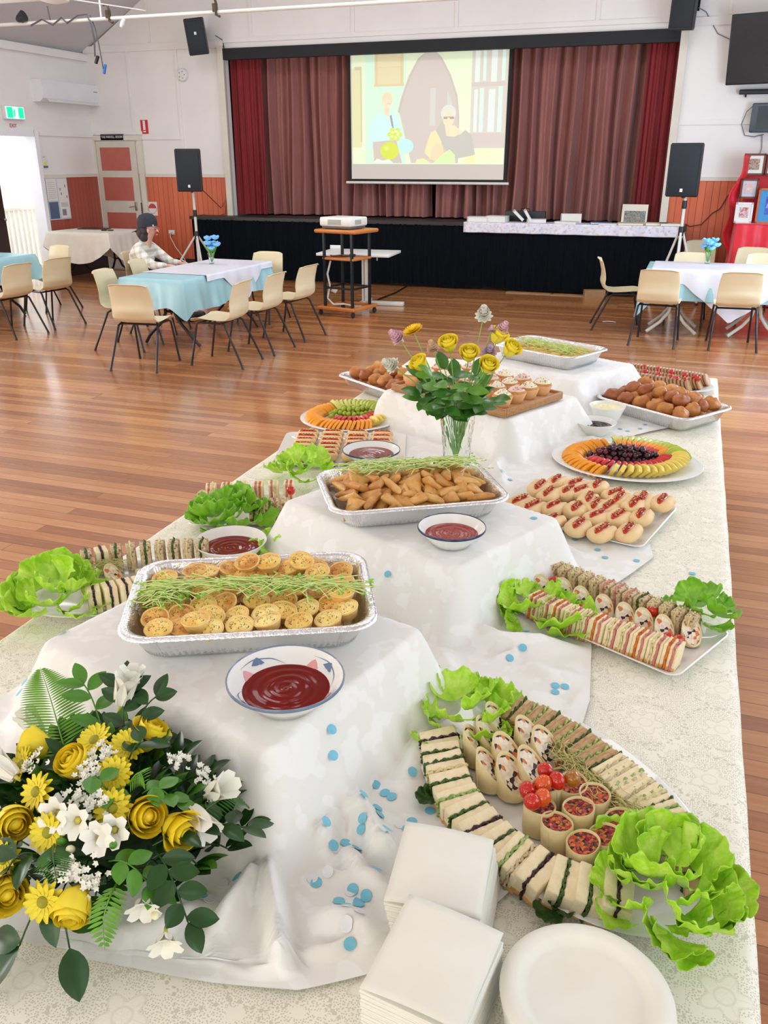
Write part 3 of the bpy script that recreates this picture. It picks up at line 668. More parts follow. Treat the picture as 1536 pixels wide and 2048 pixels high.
put('white_clip', MB().at(-7.1, ty - .02, tz - .06, ry=.6).lathe([(.02, -.05), (.03, .0), (.02, .05)], 10), white_plastic, 'small white clip on the tie rod right of the hanger rod', 'clip')
put('antenna_stub', MB().tube([(-8.2, ty, tz + .02), (-8.22, ty, tz + .18)], .008, 6), grey_cable, 'short grey stub rising from the tie rod', 'stub')

# ------------------------------------------------------------------ projector trolley and adjustable table
orange_wood = vmat('varnished_orange_wood', (206, 128, 58), (190, 112, 46), 14, .3, vec=(1, 8, 8))
tr = thing('projector_trolley', 'tall wooden and black metal projector trolley on castors', 'trolley', (-4.12, 10.46, 0), math.radians(-13))
MB().box(0, 0, 1.01, .62, .56, .045, b=.02).build('top_shelf', orange_wood, tr)
MB().box(0, 0, .685, .47, .43, .03, b=.008).build('middle_shelf', orange_wood, tr)
f = MB(); f.box(0, -.26, .075, .56, .06, .04, b=.008).box(0, .26, .075, .56, .06, .04, b=.008).box(-.25, 0, .075, .06, .5, .04, b=.008).box(.25, 0, .075, .06, .5, .04, b=.008); f.build('base_frame', orange_wood, tr)
for x in (-.21, .21):
    for y in (-.2, .2): MB().box(x, y, .11, .03, .03, .905).build('upright', black_metal, tr)
MB().box(0, -.2, .33, .4, .022, .022).box(0, .2, .33, .4, .022, .022).box(-.21, 0, .33, .022, .4, .022).box(.21, 0, .33, .022, .4, .022).build('rail', black_metal, tr)
for x in (-.25, .25):
    for y in (-.25, .25):
        cs = MB().at(x, y, .033, ry=PI / 2).lathe([(.012, -.014), (.032, -.012), (.032, .012), (.012, .014)], 14); cs.at(x, y, 0).box(0, 0, .05, .02, .03, .03); cs.build('castor', black_plastic, tr)
pj = thing('projector', 'white data projector on top of the wooden trolley', 'projector', (-4.15, 10.44, 1.0555), math.radians(-13))
MB().box(0, 0, .035, .46, .4, .105, b=.02).build('housing', vmat('projector_white', (236, 236, 230), (230, 230, 224), 6, .35), pj)
MB().box(0, .0, .006, .42, .36, .04, b=.01).build('grey_base', vmat('projector_grey', (96, 100, 104), (88, 92, 96), 9, .5), pj)
gr = MB()
for k in range(7): gr.box(.0, -.2025, .055 + k * .009, .2, .004, .005)
for k in range(6): gr.box(.232, -.02, .06 + k * .009, .004, .14, .005)
gr.build('vent_grille', vmat('vent_grey', (160, 160, 152), (150, 150, 142), 20, .6), pj)
for x in (-.17, .17):
    for y in (-.14, .14): MB().lathe([(.014, 0), (.014, .02)], 8).at(0).build('foot', black_plastic, pj, loc=(x, y, 0))
put('adaptor_lead', MB().tube([(-4.36, 10.5, .72), (-4.3, 10.4, .722), (-4.2, 10.48, .72), (-4.15, 10.4, .722), (-4.05, 10.5, .72)], .008, 6).box(-4.06, 10.5, .716, .07, .05, .03, b=.008), black_plastic, 'black lead and adaptor on the trolley\'s middle shelf', 'lead')
put('white_lead', MB().tube([(-4.33, 10.42, .66), (-4.37, 10.40, .5), (-4.34, 10.40, .36), (-4.36, 10.36, .2), (-4.28, 10.36, .125), (-4.15, 10.4, .13), (-4.02, 10.34, .125)], .012, 6), white_plastic, 'pale lead hanging in a loop inside the trolley', 'lead')
put('plug_block', MB().at(-4.3, 10.42, .27, rz=.3, ry=.5).box(0, 0, 0, .07, .06, .06, b=.01), white_plastic, 'white plug block hanging inside the lower trolley', 'plug')
ot = thing('adjustable_table', 'white single-post adjustable table behind the projector trolley', 'table', (-4.22, 11.18, 0), math.radians(4))
MB().box(0, -.02, .675, 1.0, .66, .035, b=.006).build('table_top', white_plastic, ot)
MB().box(-.42, .25, .71, .16, .02, .05, b=.006).build('edge_clip', white_plastic, ot)
MB().box(.1, 0, .06, .045, .07, .62).box(.05, 0, .06, .03, .05, .6).build('post', white_metal, ot)
MB().box(.05, 0, .0, .08, .62, .06, b=.01).box(.33, .06, .0, .55, .1, .055, b=.012).build('base', white_metal, ot)
MB().tube([(.3, -.2, .675), (.3, -.2, .62)], .012, 6).build('lever', chrome, ot)
put('floor_cable', MB().tube([(-4.05, 10.95, .012), (-4.12, 11.7, .012), (-4.1, 12.4, .012), (-4.16, 13.1, .012)], .011, 6), black_metal, 'black cable running over the floor from the trolley to the stage', 'cable')
put('fallen_paper', MB().grid(lambda u, v: (-.92 + .16 * u, 10.9 + .05 * v, .003 + .006 * math.sin(u * 3)), 6, 2), paper, 'small pale paper scrap on the floor by the right table', 'paper scrap', solid=.001)
cb = MB(); cb.box(-1.6, 13.02, .0, .55, .14, .012).box(-2.2, 13.03, 0, .7, .12, .012)
put('flattened_cardboard', cb, vmat('cardboard', (166, 130, 92), (154, 118, 82), 9, .7), 'flattened brown cardboard showing under the stage skirt', 'cardboard')
put('cardboard_box', MB().at(-1.25, 13.0, 0, rz=.3).box(0, 0, 0, .3, .12, .1), bpy.data.materials['cardboard'], 'small brown cardboard box under the stage skirt', 'box')

# ------------------------------------------------------------------ moulded chairs
chair_plastic = vmat('cream_moulded_plastic', (222, 208, 172), (215, 200, 162), 3, .38)
def build_chair():
    t = thing('moulded_chair', 'cream plastic chair', 'chair')
    prof = [(.235, .415), (.225, .437), (.16, .447), (.05, .437), (-.07, .428), (-.15, .438), (-.20, .475), (-.218, .54), (-.222, .60), (-.235, .67), (-.258, .745), (-.275, .79), (-.295, .803)]
    wid = [.40, .42, .43, .44, .44, .44, .435, .43, .43, .425, .41, .395, .38]
    n = len(prof) - 1
    def fn(u, v):
        x = u * n; i = min(int(x), n - 1); f_ = x - i
        y = prof[i][0] * (1 - f_) + prof[i + 1][0] * f_; z = prof[i][1] * (1 - f_) + prof[i + 1][1] * f_
        w_ = wid[i] * (1 - f_) + wid[i + 1] * f_
        s = v * 2 - 1; e = abs(s) ** 3
        back = min(max((u - .35) / .3, 0), 1)
        y += .035 * e * back; z += .018 * abs(s) ** 4 * (1 - back) - .02 * abs(s) ** 6 * (u > .93)
        y += -.02 * (1 - s * s) * math.exp(-((u - .6) / .09) ** 2)
        return (s * w_ / 2, y, z)
    MB().grid(fn, 36, 12).build('seat_shell', chair_plastic, t, ang=180, solid=.007, subsurf=1)
    for sx in (-1, 1):
        l1 = MB().tube([(sx * .215, .25, .012), (sx * .195, .17, .405), (sx * .185, .13, .42)], .011, 8).build('leg', black_metal, t)
        MB().tube([(sx * .2155, .252, 0), (sx * .2145, .248, .022)], .0135, 8).build('rubber_tip', black_plastic, l1)
        l2 = MB().tube([(sx * .235, -.30, .012), (sx * .2, -.12, .40), (sx * .185, -.08, .42)], .011, 8).build('leg', black_metal, t)
        MB().tube([(sx * .2355, -.302, 0), (sx * .234, -.294, .022)], .0135, 8).build('rubber_tip', black_plastic, l2)
    MB().tube([(-.185, .13, .418), (.185, .13, .418)], .01, 8).tube([(-.185, -.08, .412), (.185, -.08, .412)], .01, 8).tube([(-.187, .14, .418), (-.187, -.1, .414)], .01, 8).tube([(.187, .14, .418), (.187, -.1, .414)], .01, 8).build('under_frame', black_metal, t)
    return t
CH = Proto(build_chair())
def chair(x, y, face, label, group):
    CH.put((x, y, 0), math.radians(face), label, group)      # face: heading of the seat front, 0 = +Y
G1, G2, G3 = 'chairs around the left blue table', 'chairs around the right blue table', 'chairs at the far left table'
chair(-4.86, 7.01, 7, 'cream plastic chair at the near end of the left blue table', G1)
chair(-5.50, 7.68, -84, 'cream plastic chair on the left side of the left blue table, beside the near-end chair', G1)
chair(-5.72, 8.62, -80, 'cream plastic chair just in front of the seated person', G1)
chair(-4.21, 7.36, 93, 'nearest of three cream chairs on the right side of the left blue table', G1)
chair(-4.17, 8.03, 88, 'middle of three cream chairs on the right side of the left blue table', G1)
chair(-4.14, 8.79, 84, 'farthest of three cream chairs on the right side of the left blue table', G1)
chair(-4.93, 9.62, 180, 'cream plastic chair at the far end of the left blue table', G1)
chair(-6.36, 9.40, -90, 'cream plastic chair the capped person sits on', G1)
chair(-.25, 9.79, -5, 'cream chair at the front of the right blue table, nearer its left end', G2)
chair(.52, 9.84, 4, 'cream chair at the front of the right blue table, by the picture edge', G2)
chair(-.72, 10.56, -82, 'cream chair at the left end of the right blue table, seen from its side', G2)
chair(.02, 11.23, 178, 'cream chair behind the right blue table, left of the blue flowers', G2)
chair(.85, 11.42, 176, 'cream chair behind the right blue table at the picture edge', G2)
chair(.74, 12.2, 170, 'cream chair against the red display stand', G2)
chair(.12, 13.1, 178, 'beige chair standing by the dado behind the blue flowers', G2)
chair(-7.22, 7.86, 84, 'nearer chair on the right side of the far left table, cut by the picture edge', G3)
chair(-7.20, 8.52, 80, 'second chair on the right side of the far left table, its legs all in view', G3)
chair(-8.0, 9.5, 165, 'chair at the far end of the far left table by the doorway', G3)

# ------------------------------------------------------------------ cloth-covered tables
blue_film = vmat('pale_blue_plastic_cloth', (166, 212, 220), (156, 204, 214), 4, .35, .15, 14, .01)
white_film = vmat('white_plastic_cloth', (232, 234, 244), (224, 228, 240), 4, .3, .25, 11, .012)
tbl_top = vmat('laminate_table_top', (190, 182, 168), (182, 174, 160), 8, .4)
def drape(a, b, z, drop, flare=.06, seed=0, n=220, rows=9, fold=.014):
    r = random.Random(seed); ph = [r.uniform(0, 6.28) for _ in range(4)]
    per = [(a, b), (-a, b), (-a, -b), (a, -b)]
    pts = []; L_ = [2 * a, 2 * b, 2 * a, 2 * b]; tot = sum(L_)
    for k in range(n):
        d = tot * k / n; i = 0
        while d > L_[i]: d -= L_[i]; i += 1
        p, q = per[i], per[(i + 1) % 4]; f_ = d / L_[i]
        x = p[0] + (q[0] - p[0]) * f_; y = p[1] + (q[1] - p[1]) * f_
        nx, ny = ((0, 1), (-1, 0), (0, -1), (1, 0))[i]
        cdist = min(d, L_[i] - d); c_ = math.exp(-(cdist / .07) ** 2)
        sx, sy = (1 if x > 0 else -1), (1 if y > 0 else -1)
        nx = nx * (1 - c_) + sx * .75 * c_; ny = ny * (1 - c_) + sy * .75 * c_
        pts.append((x, y, nx, ny, c_, tot * k / n))
    rings = []
    for s in (.02, .35, .7, .96): rings.append([(x * s, y * s, z + .002) for x, y, *_ in pts])
    rings.append([(x, y, z) for x, y, *_ in pts])
    for j in range(1, rows + 1):
        v = j / rows; ring = []
        for (x, y, nx, ny, c_, d) in pts:
            dl = drop(x, y, c_) * v
            o = .006 + flare * v * (1 + 1.2 * c_) + fold * v * (math.sin(d * 16 + ph[0]) + .6 * math.sin(d * 39 + ph[1]))
            ring.append((x + nx * o, y + ny * o, z - dl + .0 * v))
        rings.append(ring)
    return MB().loft(rings, cap=False)
def folding_table(label, x, y, rz, a, b, z, metal, curved=True):
    t = thing('folding_table', label, 'table', (x, y, 0), rz)
    MB().box(0, 0, z - .035, 2 * a, 2 * b, .033, b=.006).build('table_top', tbl_top, t)
    long_y = b > a
    for s in (-1, 1):
        for q in (-1, 1):
            e = (b if long_y else a) * .68 * s; wd = (a if long_y else b)
            pts = [(0.0 + q * .05, e, z - .04), (q * .06, e, .34), (q * .12, e, .24), (q * wd * .75, e + s * .02, .10), (q * wd * .95, e, .012)]
            if not long_y: pts = [(p[1], p[0], p[2]) for p in pts]
            MB().tube(pts, .017, 8).build('leg', metal, t)
        k = [(-.06, (b if long_y else a) * .68 * s, .36), (.06, (b if long_y else a) * .68 * s, .36)]
        if not long_y: k = [(p[1], p[0], p[2]) for p in k]
        MB().tube(k, .014, 8).build('cross_bar', metal, t)
    return t
LX, LY, LR = -5.13, 8.55, math.radians(-2)
folding_table('long folding table under the blue cloth, left of the projector trolley', LX, LY, LR, .36, .92, .728, black_metal)
put('blue_tablecloth', drape(.375, .93, .731, lambda x, y, c_: .30 + .10 * c_ + .03 * math.sin(x * 9 + y * 4), .05, 1), blue_film, 'pale blue plastic cloth over the long left table', 'tablecloth', loc=(LX, LY, 0), rz=LR, ang=180)
def overlay(fn, top, m, label, loc, rz):
    return put('white_overlay_cloth', MB().grid(fn, 60, 60), m, label, 'tablecloth', loc=loc, rz=rz, ang=180)
def over_left(u, v):                                  # white square laid across the middle, falling over the right edge
    s, t = u * 1.15 - .40, v * 1.45 - .62
    y = t + .12; x = s
    if x > .385:
        lim = .06 + .30 * max(0, 1 - abs(y - .25) / .42); d = min((x - .385) * .9, lim); return (.402 + .12 * d + .006 * math.sin(y * 25), y, .737 - d)
    return (x, y, .737)
overlay(over_left, .735, white_film, 'white overlay cloth across the middle of the left blue table', (LX, LY, 0), LR)
RX, RY = .62, 10.62
ft_ = thing('folding_table', 'folding table with white curved legs under the right blue cloth', 'table', (RX, RY, 0))
MB().box(0, 0, .693, 2.1, .76, .033, b=.006).build('table_top', tbl_top, ft_)
for lx in (-.72, .16):
    for ly in (-.24, .24):
        for q in (-1, 1):
            MB().tube([(lx + q * .02, ly, .69), (lx + q * .025, ly, .36), (lx + q * .05, ly, .24), (lx + q * .13, ly, .13), (lx + q * .27, ly - .06, .02)], .019, 8).build('leg', white_metal, ft_)
    MB().tube([(lx, -.24, .38), (lx, .24, .38)], .014, 8).build('cross_bar', white_metal, ft_)
put('blue_tablecloth', drape(1.06, .39, .731, lambda x, y, c_: .33 + .2 * c_, .04, 2), blue_film, 'pale blue plastic cloth on the right table, mostly hidden by a white one', 'tablecloth', loc=(RX, RY, 0), ang=180)
def over_right(u, v):
    x = -1.0 + u * 2.0; 
    lim = .05 + .50 * max(0, 1 - abs(x + .12) / .66) + .16 * max(0, 1 - abs(x + .85) / .2)
    t = v * (.80 + lim); y = .395 - t
    if y < -.4:
        d = -.4 - y; return (x, -.425 - .06 * d - .01 * math.sin(x * 21), .738 - d - .004 * math.sin(x * 33))
    return (x, y, .738)
overlay(over_right, .735, white_film, 'white overlay cloth hanging in a point at the front of the right table', (RX, RY, 0), 0)
FX, FY = -8.4, 8.35
folding_table('folding table at the far left beside the exit doorway', FX, FY, 0, .4, .95, .728, black_metal)
put('blue_tablecloth', drape(.41, .96, .731, lambda x, y, c_: .30 + .1 * c_, .05, 3), blue_film, 'pale blue cloth over the far left table by the exit', 'tablecloth', loc=(FX, FY, 0), ang=180)
def over_far(u, v):
    x = -.38 + u * .62; y = -.62 + v * 1.2
    return (x, y, .737)
overlay(over_far, .735, white_film, 'white overlay cloth on the far left table by the exit', (FX, FY, 0), 0)
BX, BY = -9.25, 12.25
folding_table('small table in the left back corner under a cream cloth', BX, BY, 0, .55, .42, .785, black_metal)
cream_cloth = vmat('cream_linen', (236, 228, 214), (228, 220, 206), 5, .75, .15, 200, .002)
put('cream_tablecloth', drape(.58, .45, .788, lambda x, y, c_: .10 + .38 * (max(0, 1 - (x / .62) ** 2) if abs(y) > .44 else max(0, 1 - (y / .48) ** 2)) ** .6, .04, 5), cream_cloth, 'cream cloth with rounded hems on the corner table by the door', 'tablecloth', loc=(BX, BY, 0), ang=180)
put('dark_tray', MB().at(BX - .15, BY + .2, .792, rz=.2).box(0, 0, 0, .5, .22, .014, b=.004), vmat('dark_brown_wood', (70, 44, 34), (60, 36, 28), 9, .5), 'dark flat tray on the cream corner table', 'tray')
put('dark_glasses', MB().at(BX + .28, BY - .05, .792, rz=.3).box(-.05, 0, 0, .08, .06, .016, b=.006).box(.06, 0, 0, .08, .06, .016, b=.006).box(0, 0, .004, .04, .012, .008), black_plastic, 'small dark spectacles on the cream corner table', 'glasses')

# ------------------------------------------------------------------ blue silk flowers on the tables
glass = Mat('clear_glass', (250, 255, 252), .03); glass.b.inputs['Transmission Weight'].default_value = 1; glass.b.inputs['IOR'].default_value = 1.45; glass = glass.m
blue_pet = vmat('sky_blue_petals', (110, 186, 238), (146, 206, 244), 30, .7); green_leaf = vmat('bright_green_leaf', (70, 150, 40), (94, 172, 58), 20, .5)
def posy(label, x, y, z, seed):
    r = random.Random(seed); t = thing('blue_flower_posy', label, 'flowers', (x, y, z))
    gl = MB().lathe([(.024, 0), (.03, .004), (.028, .05), (.04, .12), (.037, .12), (.025, .05), (.022, .01), (.0001, .008)], 18, cap=False); gl.build('glass_vase', glass, t)
    for k in range(8):
        a = k * .9 + r.uniform(-.2, .2); rr = r.uniform(.02, .085); h = .15 + .12 * r.random() + (.03 if k == 0 else 0)
        px, py = rr * math.cos(a), rr * math.sin(a)
        f = MB()
        for q in range(9):
            b_ = q * 2 * PI / 9 * 2.4; f.at(px, py, h, rz=b_, rx=.5 + .1 * q * .5).ell(0, .028, 0, .032, .034, .010, 8, 4)
        bl_o = f.build('blue_bloom', blue_pet, t)
        MB().tube([(px * .15, py * .15, .02), (px * .5, py * .5, .11), (px, py, h)], .003, 5).build('stem', green_leaf, bl_o)
    lf = MB()
    for k in range(7):
        a = k * 1.1; lf.at(.02 * math.cos(a), .02 * math.sin(a), .13, rz=a, ry=-.7).grid(lambda u, v: (u * .08, (v - .5) * .04 * math.sin(PI * min(u + .1, 1)), .02 * u * u), 5, 3)
    lf.build('leaf', green_leaf, t, solid=.001)
posy('blue silk flowers in a small glass on the left table', -5.22, 8.98, .742, 1)
posy('blue silk flowers in a small glass on the right table', .2, 10.86, .742, 2)

# ------------------------------------------------------------------ the seated person
def skin_mesh(name, verts, edges, radii, m, parent, sub=2):
    me = bpy.data.meshes.new(name); me.from_pydata(verts, edges, []); me.update()
    o = bpy.data.objects.new(name + '_tmp', me); COL.objects.link(o)
    o.modifiers.new('skin', 'SKIN'); s = o.modifiers.new('sub', 'SUBSURF'); s.levels = sub; s.render_levels = sub
    sv = me.skin_vertices[0].data
    for i, r in enumerate(radii): sv[i].radius = r if isinstance(r, tuple) else (r, r)
    sv[0].use_root = True
    dg = bpy.context.evaluated_depsgraph_get(); dg.update()
    nm = bpy.data.meshes.new_from_object(o.evaluated_get(dg)); bpy.data.objects.remove(o)
    nm.materials.clear(); nm.materials.append(m)
    for p in nm.polygons: p.use_smooth = True; p.material_index = 0
    r_ = bpy.data.objects.new(name, nm); COL.objects.link(r_)
    if parent: r_.parent = parent
    return r_
skin = vmat('skin', (222, 170, 150), (214, 160, 140), 20, .5, Subsurface_Weight=.1)
pe = thing('person', 'person in a dark backward cap and pale plaid shirt seated behind the left table', 'person', (-6.42, 9.4, 0))
V = []; Ed = []; Rr = []
def add_v(p, r, link=None):
    V.append(p); Rr.append(r)
    if link is not None: Ed.append((link, len(V) - 1))
    return len(V) - 1
pel = add_v((0.02, 0, .52), (.12, .13)); sp1 = add_v((-.04, 0, .66), (.10, .125), pel); ch = add_v((-.01, 0, .82), (.095, .14), sp1); nk = add_v((.08, 0, .92), .05, ch); nk2 = add_v((.11, 0, .98), .048, nk)
hd = add_v((.145, 0, 1.06), (.086, .072), nk2); ht = add_v((.13, 0, 1.15), (.09, .075), hd)
for s in (-1, 1):
    sh = add_v((.03, s * .16, .84), .055, ch); el = add_v((.25, s * .2, .66), .04, sh); wr = add_v((.46, s * .14, .655), .026, el); pm_ = add_v((.51, s * .13, .65), (.03, .02), wr)
    for k, (dx, dy, l_) in enumerate(((.0, .028, .05), (.02, .014, .07), (.025, 0, .075), (.02, -.014, .07), (.012, -.026, .055))):
        f1 = add_v((.53 + dx * .5, s * .13 + dy, .645), .0085, pm_); add_v((.53 + dx * .5 + l_ * .5, s * .13 + dy, .635), .008, f1)
    hp = add_v((.06, s * .09, .5), .085, pel); kn = add_v((.48, s * .12, .49), .06, hp); an = add_v((.52, s * .12, .1), .04, kn); add_v((.66, s * .13, .045), .035, an)
skin_mesh('body', V, Ed, Rr, skin, pe)
nb_ = MB(); nb_.at(.155, 0, 1.055)
nb_.add([(.075, .012, -.005), (.075, -.012, -.005), (.105, 0, -.022), (.078, 0, .03)], [(0, 1, 2), (0, 2, 3), (1, 3, 2), (0, 3, 1)])
nb_.ell(.07, 0, -.048, .012, .022, .006, 8, 4); nb_.ell(0, .076, 0, .018, .01, .028, 8, 5); nb_.ell(0, -.076, 0, .018, .01, .028, 8, 5)
nb_.build('face_features', skin, pe)
ey = MB().at(.222, 0, 1.068)
ey.ell(.004, .028, 0, .006, .011, .006, 8, 4).ell(.004, -.028, 0, .006, .011, .006, 8, 4); ey.build('eyes', black_plastic, pe)
gs = MB()
for s in (-1, 1):
    gs.tube([(.222, s * .032 + .024 * math.cos(a_ * .524), 1.068 + .018 * math.sin(a_ * .524)) for a_ in range(13)], .003, 5); gs.tube([(.22, s * .056, 1.07), (.13, s * .08, 1.075)], .003, 5)
gs.build('spectacles', vmat('pink_frame', (210, 130, 130), (200, 120, 120), 9, .4), pe)
hair = vmat('dark_brown_hair', (40, 30, 34), (58, 44, 44), 60, .6, .5, 120, .004, vec=(1, 1, .2))
def hairf(p): return 1 + .10 * noise.noise(p * 4) + .05 * noise.noise(p * 11)
MB().ell(.085, 0, 1.065, .096, .094, .10, 24, 16, fn=hairf).ell(.03, 0, 1.03, .075, .095, .10, 20, 12, fn=hairf).ell(.062, 0, .985, .075, .09, .085, 18, 10, fn=hairf).build('hair', hair, pe, ang=180)
cap_m = vmat('dark_navy_cap', (42, 46, 58), (34, 38, 48), 30, .8)
cp = MB().at(.105, 0, 1.115, ry=-.12, sc=1.06).lathe([(.112, -.02), (.114, .03), (.103, .08), (.075, .115), (.03, .13), (.0001, .132)], 24)
cp.build('cap', cap_m, pe)
MB().at(.105, 0, 1.1, ry=-.30).grid(lambda u, v: (-.095 - .13 * u, (v - .5) * .19 * math.sqrt(max(0, 1 - (u * .9) ** 2)), -.012 * (2 * v - 1) ** 2), 8, 8).build('cap_visor', vmat('brown_cap_visor', (92, 72, 66), (82, 62, 58), 30, .8), pe, solid=.006)
MB().at(.105, 0, 1.105).box(.106, -.03, -.0, .012, .05, .02, b=.004).build('cap_strap', white_plastic, pe)
def plaid():
    M = Mat('pale_plaid_cloth', (226, 220, 208), .8); tc = M.n('ShaderNodeTexCoord'); sp = M.n('ShaderNodeSeparateXYZ'); M.l(tc.outputs['Object'], sp.inputs[0])
    def stripe(o, pitch, w_):
        fr = M.math('FRACT', M.math('DIVIDE', o, pitch)); return M.math('LESS_THAN', fr, w_)
    a = stripe(M.math('ADD', sp.outputs[0], M.math('MULTIPLY', sp.outputs[2], .3)), .085, .38); b = stripe(M.math('ADD', sp.outputs[2], M.math('MULTIPLY', sp.outputs[0], -.3)), .085, .38)
    M.base(M.mix(M.math('MULTIPLY', M.math('ADD', a, b), .42), (232, 228, 218), (172, 166, 152))); return M.m
V, Ed, Rr = [], [], []
a0 = add_v((0.0, 0, .53), (.135, .16)); a1 = add_v((-.05, 0, .66), (.125, .155), a0); a2 = add_v((-.02, 0, .81), (.12, .165), a1); add_v((.06, 0, .915), (.07, .075), a2)
for s in (-1, 1):
    b0 = add_v((.03, s * .165, .83), .075, a2); b1 = add_v((.25, s * .205, .66), .058, b0); add_v((.44, s * .15, .655), .043, b1)
skin_mesh('shirt', V, Ed, Rr, plaid(), pe)
V, Ed, Rr = [], [], []
a0 = add_v((.03, 0, .51), (.13, .15))
for s in (-1, 1):
    b0 = add_v((.1, s * .1, .5), .095, a0); b1 = add_v((.48, s * .12, .49), .075, b0); add_v((.52, s * .12, .13), .055, b1)
skin_mesh('jeans', V, Ed, Rr, vmat('dark_blue_denim', (52, 66, 92), (42, 54, 78), 60, .8), pe)
for s in (-1, 1): MB().box(.6, s * .125, .0, .26, .09, .085, b=.03).build('shoe', black_plastic, pe)
# ------------------------------------------------------------------ buffet table with lace cloth
TX0, TX1, TY0, TY1, TZ = -1.495, .215, .28, 4.92, .75
bt = thing('buffet_table', 'long wide buffet table under the lace cloth', 'table', ((TX0 + TX1) / 2, (TY0 + TY1) / 2, 0))
hw, hl = (TX1 - TX0) / 2, (TY1 - TY0) / 2
MB().box(0, 0, .70, 2 * hw - .01, 2 * hl - .01, .044, b=.008).build('table_top', tbl_top, bt)
for x in (-hw + .2, 0, hw - .2):
    for y in (-hl + .3, -.4, .9, hl - .3):
        MB().tube([(x, y, .0), (x, y, .70)], .02, 8).build('leg', black_metal, bt)
def lace_mat():
    M = Mat('cream_lace', (238, 236, 226), .8)
    v = M.coord('Object')
    sc = M.n('ShaderNodeVectorMath', operation='SCALE'); sc.inputs['Scale'].default_value = 6.3; M.l(v, sc.inputs[0])
    vo = M.n('ShaderNodeTexVoronoi', voronoi_dimensions='2D'); vo.inputs['Scale'].default_value = 1; vo.inputs['Randomness'].default_value = .22; M.l(sc.outputs[0], vo.inputs[0])
    df = M.n('ShaderNodeVectorMath', operation='SUBTRACT'); M.l(sc.outputs[0], df.inputs[0]); M.l(vo.outputs['Position'], df.inputs[1])
    sp = M.n('ShaderNodeSeparateXYZ'); M.l(df.outputs[0], sp.inputs[0])
    ang = M.math('ARCTAN2', sp.outputs[1], sp.outputs[0]); rad = vo.outputs['Distance']
    pet = M.math('ADD', M.math('MULTIPLY', M.math('COSINE', M.math('MULTIPLY', ang, 5)), .05), .20)          # flower outline
    q = M.math('SUBTRACT', rad, pet)
    solid = M.math('LESS_THAN', q, 0)
    edge = M.math('LESS_THAN', M.math('ABSOLUTE', q), .018)
    edge2 = M.math('LESS_THAN', M.math('ABSOLUTE', M.math('SUBTRACT', rad, .09)), .012)
    scallop = M.math('LESS_THAN', M.math('ABSOLUTE', M.math('SUBTRACT', rad, M.math('ADD', M.math('MULTIPLY', M.math('ABSOLUTE', M.math('SINE', M.math('MULTIPLY', ang, 9))), .05), .43))), .03)
    veins = M.math('LESS_THAN', M.math('ABSOLUTE', M.math('SINE', M.math('MULTIPLY', ang, 3))), .10)
    fine = M.n('ShaderNodeTexVoronoi', voronoi_dimensions='2D'); fine.inputs['Scale'].default_value = 240; fine.inputs['Randomness'].default_value = .75; M.l(v, fine.inputs[0])
    hole = M.math('LESS_THAN', fine.outputs['Distance'], .30)
    dens = M.noise(34, v, 3)
    net = M.math('MULTIPLY', hole, M.math('GREATER_THAN', dens, .42))
    big = M.n('ShaderNodeTexVoronoi', voronoi_dimensions='2D'); big.inputs['Scale'].default_value = 95; M.l(v, big.inputs[0])
    bh = M.math('MULTIPLY', M.math('LESS_THAN', big.outputs['Distance'], .33), scallop)
    keep = M.math('SUBTRACT', 1.0, M.math('MULTIPLY', solid, .85))
    h = M.math('MAXIMUM', M.math('MULTIPLY', net, keep), bh)
    line = M.math('MULTIPLY', M.math('MAXIMUM', M.math('MAXIMUM', edge, edge2), M.math('MULTIPLY', M.math('MULTIPLY', veins, solid), .8)), .15)
    fac = M.math('MAXIMUM', M.math('MULTIPLY', h, .40), line)
    M.base(M.mix(fac, (248, 244, 226), (150, 140, 108)))
    M.bump(M.math('SUBTRACT', 1.0, fac), .35, .0015); return M.m
def lace_fn(u, v):
    ex, ey = .28, .3                                  # drop beyond each edge
    s = TX0 - ex + u * (TX1 - TX0 + 2 * ex); t = TY0 - .02 + v * (TY1 - TY0 + .02 + ey)
    x, y, z = s, t, TZ
    o = 0
    if s < TX0: d = TX0 - s; x = TX0 - .012 - .05 * d - .012 * math.sin(t * 21) * d * 4; z = TZ - max(0, d - .006) * (1 + .0) - .012 * abs(math.sin(t * 30)) * (d / ex) ** 6
    if s > TX1: d = s - TX1; x = TX1 + .012 + .05 * d + .012 * math.sin(t * 19) * d * 4; z = TZ - max(0, d - .006) - .012 * abs(math.sin(t * 30)) * (d / ex) ** 6
    if t > TY1:
        d = t - TY1; y = TY1 + .01 + .04 * d; z = min(z, TZ - d)
    return (x, y, z)
put('lace_tablecloth', MB().grid(lace_fn, 120, 220), lace_mat(), 'cream lace tablecloth covering the whole buffet table', 'tablecloth', ang=60)

